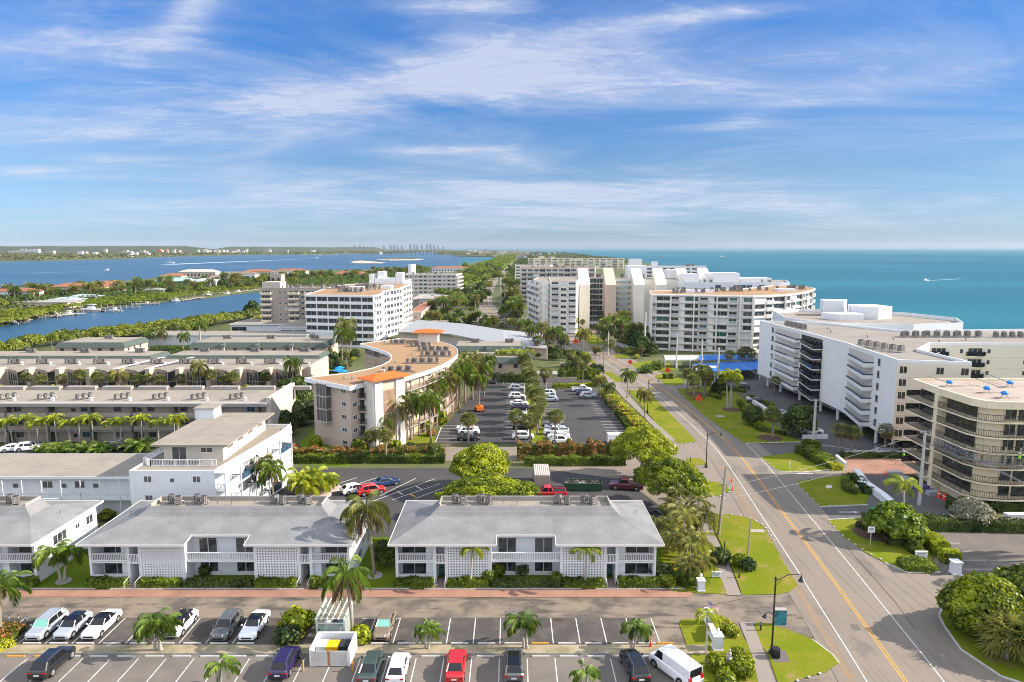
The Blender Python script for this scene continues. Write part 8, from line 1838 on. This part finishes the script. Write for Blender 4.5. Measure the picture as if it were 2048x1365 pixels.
for i,(q,l) in enumerate((([(0,641),(50,641),(62,639)],'wooden dock at the left edge of the canal'),([(60,633),(100,632),(170,626)],'long dock crossing below the flat roofed house'),([(150,620),(245,621)],'dock beside the moored white cruiser'),([(205,615),(280,614)],'dock with a row of tall piles'),([(265,608),(320,606)],'dock beneath the sandy bank'),([(325,600),(365,600)],'railed dock left of the small white boats'),([(368,600),(408,594)],'low dark dock by the mangroves'),([(415,587),(470,584)],'dock with many white piles'),([(470,584),(520,578)],'dock furthest along the canal'),([(112,626),(118,632)],'short dock stub near the boat lift'))): dock(q,l,2.2,7)
def boat(px,py,L,label,ang=0,kind='motor',z=-1,group='boats moored along the canal',name=None):
    x,y=P(px,py,z); r=root('sailing_boat' if kind=='sail' else 'motor_boat',label,'boat',(x,y,z),ang,group=group); w=L*.3; h=L*.12
    b=MB(); st=[(-.5,.8,0),(-.2,1,0),(.2,.9,0),(.4,.5,.1),(.5,.03,.25)]; vs=[]
    for t,k,up in st: vs+=[(-w/2*k*.6,t*L,-.2),(w/2*k*.6,t*L,-.2),(w/2*k,t*L,h*(1+up)),(-w/2*k,t*L,h*(1+up))]
    b.add(vs,[(4*i+j,4*i+(j+1)%4,4*i+4+(j+1)%4,4*i+4+j) for i in range(4) for j in range(4)]+[(3,2,1,0),(16,17,18,19)]); b.part('hull',M_trim,r)
    if kind=='sail': MB().cyl(0,.05*L,h,h+L*1.15,.12,.06,6).tube([(0,.05*L,h+1),(0,-.4*L,h+1)],.08,5).part('mast',M_trim,r); MB().box(-w*.2,-.2*L,h,w*.2,.15*L,h+.7).part('cabin',M_trim,r)
    else: MB().frus(-w*.32,-.15*L,w*.32,.2*L,h,-w*.25,-.12*L,w*.25,.08*L,h*2.1).part('cabin',M_trim,r); MB().box(-w*.3,-.2*L,h*2.6,w*.3,.1*L,h*2.75).part('canopy',M_trim,r); MB().box(-w*.15,-.56*L,0,w*.15,-.5*L,h*1.2).part('outboard_motor',M_blackm,r)
for px,py,L,l,a in ((8,647,11,'blue and white boat at the left edge of the canal',1.2),(183,624,15,'large white cruiser beside the long dock',1.45),(138,631,9,'small dark boat with a metal frame on the canal',1.4),(230,623,8,'low boat beside the dock end',1.4),(352,604,9,'small white boat on the canal bend',1.3),(414,593,13,'white boat by the mangrove bank',1.2),(455,590,9,'boat moored among white piles, nearer',1.2),(476,586,9,'boat moored among white piles, further',1.2),(295,609,6,'tiny skiff below the sandy bank',1.),(28,648,8,'boat on a lift at the left of the canal',1.3)): boat(px,py,L,l,a)
boat(340,527,24,'sailing yacht anchored in the lagoon',1.4,'sail',group='boats on the lagoon')
wk=[]
for px,py,L,l,tail in ((215,542,12,'speedboat with a long wake on the lagoon',(-150,4.5)),(634,517.5,16,'speedboat pulling a wake near the middle of the lagoon',(-300,12)),(640,512,14,'white boat near the mainland shore',0),(674,511,14,'white boat far across the lagoon',0),(608,511,12,'tiny white boat by the mainland',0),(1851,562,9,'small white boat with a wake on the ocean',(70,-4)),(1443,514,16,'tiny dark boat on the far ocean',0)):
    boat(px,py,L,l,1.5 if px<1000 else -1.4,group='boats under way')
    if tail:
        a=P(px,py,-.9); c=P(px+tail[0],py+tail[1],-.9); wk.append((a,c))
mb=MB()
for a,c in wk:
    l=math.hypot(c[0]-a[0],c[1]-a[1]); nx,ny=-(c[1]-a[1])/l,(c[0]-a[0])/l; w0,w1=1.2,l*.022; mb.add([(a[0]+nx*w0,a[1]+ny*w0,-.93),(a[0]-nx*w0,a[1]-ny*w0,-.93),(c[0]-nx*w1,c[1]-ny*w1,-.93),(c[0]+nx*w1,c[1]+ny*w1,-.93)],[(0,1,2,3)])
o=struct('wake_foam',mb,mat('wake_foam',(.35,.45,.52),.7),'stuff')
# islet, far woods, far buildings
x,y=P(847,541,-1); thicket('mangrove_islet','small round mangrove islet in the lagoon',[(x+16*math.cos(t),y+22*math.sin(t)) for t in [i*PI/4 for i in range(8)]],7,5000,1.2,M_leafM,lob=6,seed=61,z0=-1,cat='islet')
b=PP([(760,520.5),(780,518.6),(812,517.4),(840,519)],-.3); thicket('sandbar_shrubs','dark shrubs growing along the far sand bar',b+[(b[-1][0],b[-1][1]-12),(b[0][0],b[0][1]-10)],4,900,2.0,M_leafC,lob=9,seed=62,z0=-.4,cat='shrubs')
def poly_between(near,far): return PP(near)+PP(far[::-1])
thicket('far_shore_woods','wooded mainland shore beyond the lagoon',poly_between([(-300,527),(0,523),(200,519.6),(340,513.8),(480,510.3),(620,509.3),(740,507.5),(900,504.5)],[(-300,508),(0,506),(200,505),(340,504),(480,503),(620,502.5),(740,502),(900,501)]),13,85000,8.5,leafmat('far_woods_leaf',(.028,.045,.012),(.085,.095,.032),.15,.006),lob=38,seed=63,cat='woods')
thicket('boulevard_woods','dense woods lining the far boulevard',PP([(905,560),(940,540),(985,523),(1000,514),(1018,508),(1040,508),(1035,518),(1018,528),(1004,540),(985,556),(960,575),(905,590)]),9,26000,2.6,M_leafB,lob=12,seed=64,cat='woods')
thicket('boulevard_woods','dense woods right of the far boulevard',PP([(1022,545),(1032,528),(1042,514),(1060,507),(1090,508),(1075,522),(1050,545),(1035,570),(1024,575)]),8,16000,2.4,M_leafC,lob=10,seed=65,cat='woods')
thicket('far_island_woods','woods and gardens on the island beyond the last hotels',PP([(1040,520),(1060,506),(1130,506),(1180,512),(1262,521),(1275,531),(1060,531)]),7,14000,3.2,M_leafC,lob=14,seed=71,cat='woods')
fp_=PP([(870,508.5),(930,512.5),(985,514),(1000,510),(1000,503),(930,502),(880,502)],0); struct('far_point_ground',MB().prism(fp_,-2,-.1),M_landfar)
thicket('far_point_woods','low woods on the point beyond the lagoon',fp_,9,12000,6,MATS['far_woods_leaf'],lob=26,seed=66,cat='woods')
o=PP([(910,513.5),(990,515)],-1); solo('sea_wall',MB().obox(o[0],o[1],8,-1.5,4),mat('brown_sea_wall',(.17,.13,.11),.9),'low brown sea wall at the end of the lagoon','sea wall',(o[0][0],o[0][1],0))
random.seed(101)
mcol=[M_trim,M_beigew,M_creamw,M_white,M_pinkw]
def fb(px,pyb,w,h,d,label,group,m=None,name='distant_building',wins=True):
    x,y=P(px,pyb); s=y/1365.; r=root(name,label,'building',(x,y,0),group=group); W_=w*s; h_=h*s; mm=m or random.choice(mcol)
    MB().box(-W_/2,0,0,W_/2,d,h_).part('wall',mm,r); MB().box(-W_/2-.5,-.5,h_,W_/2+.5,d+.5,h_+.8).box(-W_*.15,d*.3,h_+.8,W_*.1,d*.6,h_+.8+h_*.12).part('roof',M_roofflat if random.random()<.6 else M_terra,r)
    if wins and h_>9:
        b=MB(); nf=max(2,int(h_/4)); n=max(3,int(W_/7))
        for f in range(nf):
            for i in range(n): b.box(-W_/2+W_*(i+.2)/n,-.25,h_*(f+.3)/nf,-W_/2+W_*(i+.75)/n,0,h_*(f+.75)/nf)
        b.part('windows',M_glass,r)
SH=[(62,503,74-52,7,'long white slab block'),(28,502,20,3,'low white hall')]
for i in range(5): fb(42+i*8,508,6.5,9,30,'white tower slab, %s from the left in the white group on the far shore'%ORD[i],'white slabs on the far shore',M_trim)
fb(28,508,22,6,30,'low white building left of the white slab group',None,M_trim); fb(98,508,14,6,30,'pale building right of the white slab group',None,M_beigew); fb(318,507.5,6,8,30,'left one of two orange towers on the far shore',None,M_tile); fb(331,507.5,6,8,30,'right one of two orange towers on the far shore',None,M_tile); fb(355,507.5,9,6,30,'tan block right of the orange towers',None,M_pinkw); fb(535,506.5,10,8,30,'pink and white block on the far shore',None,M_pinkw); fb(570,496.5+3,4,5,40,'lone pale tower above the woods',None,M_beigew)
for i in range(46):
    px=random.choice([random.gauss(270,35),random.gauss(480,40),random.uniform(100,640),random.gauss(450,25)]); py=random.uniform(506,514 if px<300 else 508.5); fb(px,py,random.uniform(3,10),random.uniform(5,7.5) if px>250 else random.uniform(6.5,9),20,'small pale building among the woods of the far shore','small pale buildings on the far shore',wins=False)
for i in range(80):
    px=random.gauss(1010,38) if i%2 else random.uniform(925,1125); py=random.uniform(503.5,511) if px<1020 else random.uniform(506,521)
    if px>1120 or px<905: continue
    fb(px+ (py-505)*.6,py,random.uniform(3,9),random.uniform(2.0,4.5)+(2 if px>1010 else 0),20,'distant building in the town at the end of the island','buildings in the far island town',random.choice([M_trim,M_beigew,M_pinkw,M_creamw]),wins=px>1010)
for i,(px,h) in enumerate(((712,7),(723,10),(730,6),(770,7),(783,9),(790,8),(797,9),(806,6),(822,11),(830,10),(836,8),(845,10),(855,12),(862,11),(870,8),(878,7),(746,5),(888,5))):
    x,y=P(px,501.5); s=9500/1365.; X_=(px-1024)*9500/1365/ C_*.99; r=root('skyline_tower','haze tinted tower of the skyline beyond the bridge','tower',(X_,9500,0),group='skyline towers'); w=random.uniform(3.,5)*s; H_=(497-489-.5+h*.0)*0+ (38+h*s*.75)
    MB().box(-w/2,0,0,w/2,30,H_).part('tower_wall',mat('haze_tinted_wall',(.26,.31,.36),.8),r); MB().box(-w*.2,5,H_,w*.25,20,H_+8).part('tower_top',MATS['haze_tinted_wall'],r)  # pale blue of the walls is distance haze put into the colour
# bridge
r=root('long_bridge','long low grey bridge crossing the far lagoon','bridge',(*P(800,509,-1),0)); b=MB(); M_br=mat('bridge_concrete',(.16,.16,.165),.9)
A=P(722,508.5,-1); B=P(770,509.5,-1); D=P(812,509.8,-1); E_=P(900,509.3,-1); hs=[5,9,13,5]; pts=[A,B,D,E_]
def bl(t):
    k=min(2,int(t*3)); u=t*3-k; a,c=pts[k],pts[k+1]; return (a[0]+(c[0]-a[0])*u,a[1]+(c[1]-a[1])*u,hs[k]+(hs[k+1]-hs[k])*u+(2*math.sin(PI*u) if k==1 else 0))
N_=34; q=[bl(i/N_) for i in range(N_+1)]
for a,c in zip(q[:-1],q[1:]):
    l,u,an=edge(a,c); nx,ny=u[1]*7,-u[0]*7
    b.add([(a[0]-nx,a[1]-ny,a[2]),(a[0]+nx,a[1]+ny,a[2]),(c[0]+nx,c[1]+ny,c[2]),(c[0]-nx,c[1]-ny,c[2]),(a[0]-nx,a[1]-ny,a[2]+2.6),(a[0]+nx,a[1]+ny,a[2]+2.6),(c[0]+nx,c[1]+ny,c[2]+2.6),(c[0]-nx,c[1]-ny,c[2]+2.6)],[(0,3,2,1),(4,5,6,7),(0,1,5,4),(2,3,7,6)])
b.part('deck',M_br,r,world=True); b=MB()
for p_ in q[1::1]: b.box(p_[0]-2.2,p_[1]-4,-2,p_[0]+2.2,p_[1]+4,p_[2])
b.part('pier',M_br,r,world=True)
fb(761,509.5,4,5.5,20,'white bridge keepers tower at the left end of the bridge',None,M_trim,wins=False)
# ---------------------------------------------------------------- haze, light, sky
SUN_EL,SUN_AZ=math.radians(30),math.radians(1.5)   # sun stands to the right (east)
sd=Vector((math.cos(SUN_EL)*math.cos(SUN_AZ),math.cos(SUN_EL)*math.sin(SUN_AZ),math.sin(SUN_EL)))
L=bpy.data.lights.new('sun','SUN'); L.energy=SUN_E; L.angle=math.radians(.53); L.color=(1,.89,.76); so=bpy.data.objects.new('sun',L); COL.objects.link(so); so.rotation_euler=sd.to_track_quat('Z','Y').to_euler(); so.location=(50,50,200)
HAZE=HZ_D>0
if HAZE:
    hb=MB().box(-14000,-600,-3.3,16000,16000,150); m=bpy.data.materials.new('haze_air'); m.use_nodes=True; nt=m.node_tree; nt.nodes.remove(nt.nodes['Principled BSDF']); v=nt.nodes.new('ShaderNodeVolumePrincipled')
    v.inputs['Density'].default_value=HZ_D; v.inputs['Color'].default_value=(.72,.86,1,1); v.inputs['Anisotropy'].default_value=.1; nt.links.new(v.outputs[0],nt.nodes['Material Output'].inputs['Volume'])
    o=struct('haze',hb,m,'stuff')
w=bpy.data.worlds.new('World'); sc.world=w; w.use_nodes=True; nt=w.node_tree; N=nt.nodes; K=nt.links; bg=N['Background']
sky=N.new('ShaderNodeTexSky'); sky.sky_type='NISHITA'; sky.sun_disc=False; sky.sun_elevation=SUN_EL; sky.sun_rotation=math.atan2(sd.x,sd.y); sky.altitude=40; sky.air_density=1.0; sky.dust_density=.35; sky.ozone_density=2.5
tc=N.new('ShaderNodeTexCoord'); sp=N.new('ShaderNodeSeparateXYZ'); K.new(tc.outputs['Generated'],sp.inputs[0])
def math_(op,a,b=None,clamp=False,c=None):
    n=N.new('ShaderNodeMath'); n.operation=op; n.use_clamp=clamp
    for i,x in enumerate((a,b,c)):
        if x is None: continue
        if isinstance(x,(int,float)): n.inputs[i].default_value=x
        else: K.new(x,n.inputs[i])
    return n.outputs[0]
z=math_('MAXIMUM',sp.outputs['Z'],.0)
# clouds lie on a high sheet: direction / (height + a little curvature)
den=math_('ADD',z,.07); cx=math_('DIVIDE',sp.outputs['X'],den); cy=math_('DIVIDE',sp.outputs['Y'],den)
cb=N.new('ShaderNodeCombineXYZ'); K.new(cx,cb.inputs[0]); K.new(cy,cb.inputs[1])
def noise(scale,st,detail=8,rough=.6,dist=0.,off=(0,0,0),rot=0.):
    mp=N.new('ShaderNodeMapping'); mp.inputs['Scale'].default_value=st; mp.inputs['Location'].default_value=off; mp.inputs['Rotation'].default_value=(0,0,rot); K.new(cb.outputs[0],mp.inputs['Vector'])
    n=N.new('ShaderNodeTexNoise'); n.inputs['Scale'].default_value=scale; n.inputs['Detail'].default_value=detail; n.inputs['Roughness'].default_value=rough; n.inputs['Distortion'].default_value=dist; K.new(mp.outputs[0],n.inputs['Vector']); return n.outputs['Fac']
def rng_(x,a,b,c=0.,d=1.):
    m=N.new('ShaderNodeMapRange'); m.interpolation_type='SMOOTHSTEP'; m.inputs['From Min'].default_value=a; m.inputs['From Max'].default_value=b; m.inputs['To Min'].default_value=c; m.inputs['To Max'].default_value=d; K.new(x,m.inputs['Value']); return m.outputs[0]
n1=noise(.62,(.7,1.0,1),10,.64,.9,CL_OFF,.22); n2=noise(3.0,(.65,1.3,1),10,.7,1.2,(3,1,0),.3)
# banks of thin cloud at chosen bearings: (bearing tangent, elevation tangent, tilt, half length, half height, strength)
yy=math_('MAXIMUM',sp.outputs['Y'],.05); U=math_('DIVIDE',sp.outputs['X'],yy); Wd=math_('DIVIDE',sp.outputs['Z'],yy); big=None
for px,py,tl,a_,b_,k_ in BANKS:
    v=(682.5-py)/F; u0=(px-1024)/F/(C_+v*S_); w0=(-S_+v*C_)/(C_+v*S_); du=math_('SUBTRACT',U,u0); dw=math_('SUBTRACT',Wd,w0); c_,s_=math.cos(tl),math.sin(tl)
    p_=math_('DIVIDE',math_('ADD',math_('MULTIPLY',du,c_),math_('MULTIPLY',dw,s_)),a_/F); q_=math_('DIVIDE',math_('SUBTRACT',math_('MULTIPLY',dw,c_),math_('MULTIPLY',du,s_)),b_/F)
    g=math_('MULTIPLY',math_('EXPONENT',math_('MULTIPLY',math_('ADD',math_('MULTIPLY',p_,p_),math_('MULTIPLY',q_,q_)),-1)),k_); big=g if big is None else math_('ADD',big,g)
nn=math_('ADD',math_('MULTIPLY',n1,.5),math_('MULTIPLY',n2,.5)); body=rng_(math_('ADD',nn,math_('MULTIPLY',big,.22)),.53,.80)
n4=noise(5.5,(.7,1.4,1),10,.72,1.8,(7,2,0),-.2); body=math_('MULTIPLY',math_('MULTIPLY',body,rng_(n2,.36,.66,.5,1.)),rng_(n4,.36,.62,.45,1.)); soft=math_('MULTIPLY',rng_(math_('ADD',n1,math_('MULTIPLY',big,.2)),.38,.78),.6)
low=rng_(z,.0,.04,.3,1.); cl=math_('MULTIPLY',math_('MULTIPLY',math_('ADD',math_('MULTIPLY',body,.8),soft,True),low),.8)
# clearer and bluer with height; bright cloud added overhead and behind (south), out of view, as fill light
rp=N.new('ShaderNodeValToRGB'); e=rp.color_ramp.elements; K.new(z,rp.inputs[0])
e[0].position=0; e[0].color=(*TINT[0],1); e[1].position=1; e[1].color=(*TINT[3],1)
for p_,c_ in ((.11,TINT[1]),(.30,TINT[2])): q=e.new(p_); q.color=(*c_,1)
sk=N.new('ShaderNodeMix'); sk.data_type='RGBA'; sk.blend_type='MULTIPLY'; sk.inputs['Factor'].default_value=1; vx=N.new('ShaderNodeVectorMath'); vx.operation='SCALE'; K.new(sky.outputs[0],vx.inputs[0]); K.new(math_('SUBTRACT',1.03,math_('MULTIPLY',sp.outputs['X'],.22)),vx.inputs['Scale']); K.new(vx.outputs[0],sk.inputs['A']); K.new(rp.outputs[0],sk.inputs['B'])
mx=N.new('ShaderNodeMix'); mx.data_type='RGBA'; K.new(cl,mx.inputs['Factor']); K.new(sk.outputs['Result'],mx.inputs['A']); mx.inputs['B'].default_value=(*CLOUD,1)
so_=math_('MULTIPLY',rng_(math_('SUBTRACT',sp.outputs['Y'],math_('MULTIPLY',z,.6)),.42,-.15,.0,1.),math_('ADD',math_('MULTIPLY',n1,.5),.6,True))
m2=N.new('ShaderNodeMix'); m2.data_type='RGBA'; K.new(so_,m2.inputs['Factor']); K.new(mx.outputs['Result'],m2.inputs['A']); m2.inputs['B'].default_value=(*FILL_CLOUD,1); mx=m2
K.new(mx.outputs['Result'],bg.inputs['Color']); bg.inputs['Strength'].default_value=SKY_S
vs_=sc.view_settings; vs_.view_transform='Standard'; vs_.look='None'; vs_.gamma=1; vs_.exposure=EXPO; vs_.use_curve_mapping=False
sc.cycles.max_bounces=6; sc.cycles.diffuse_bounces=3; sc.cycles.volume_bounces=0; sc.cycles.transparent_max_bounces=8; sc.cycles.use_denoising=DENO; sc.cycles.filter_width=1.0; sc.cycles.use_adaptive_sampling=False
flush(); prune()
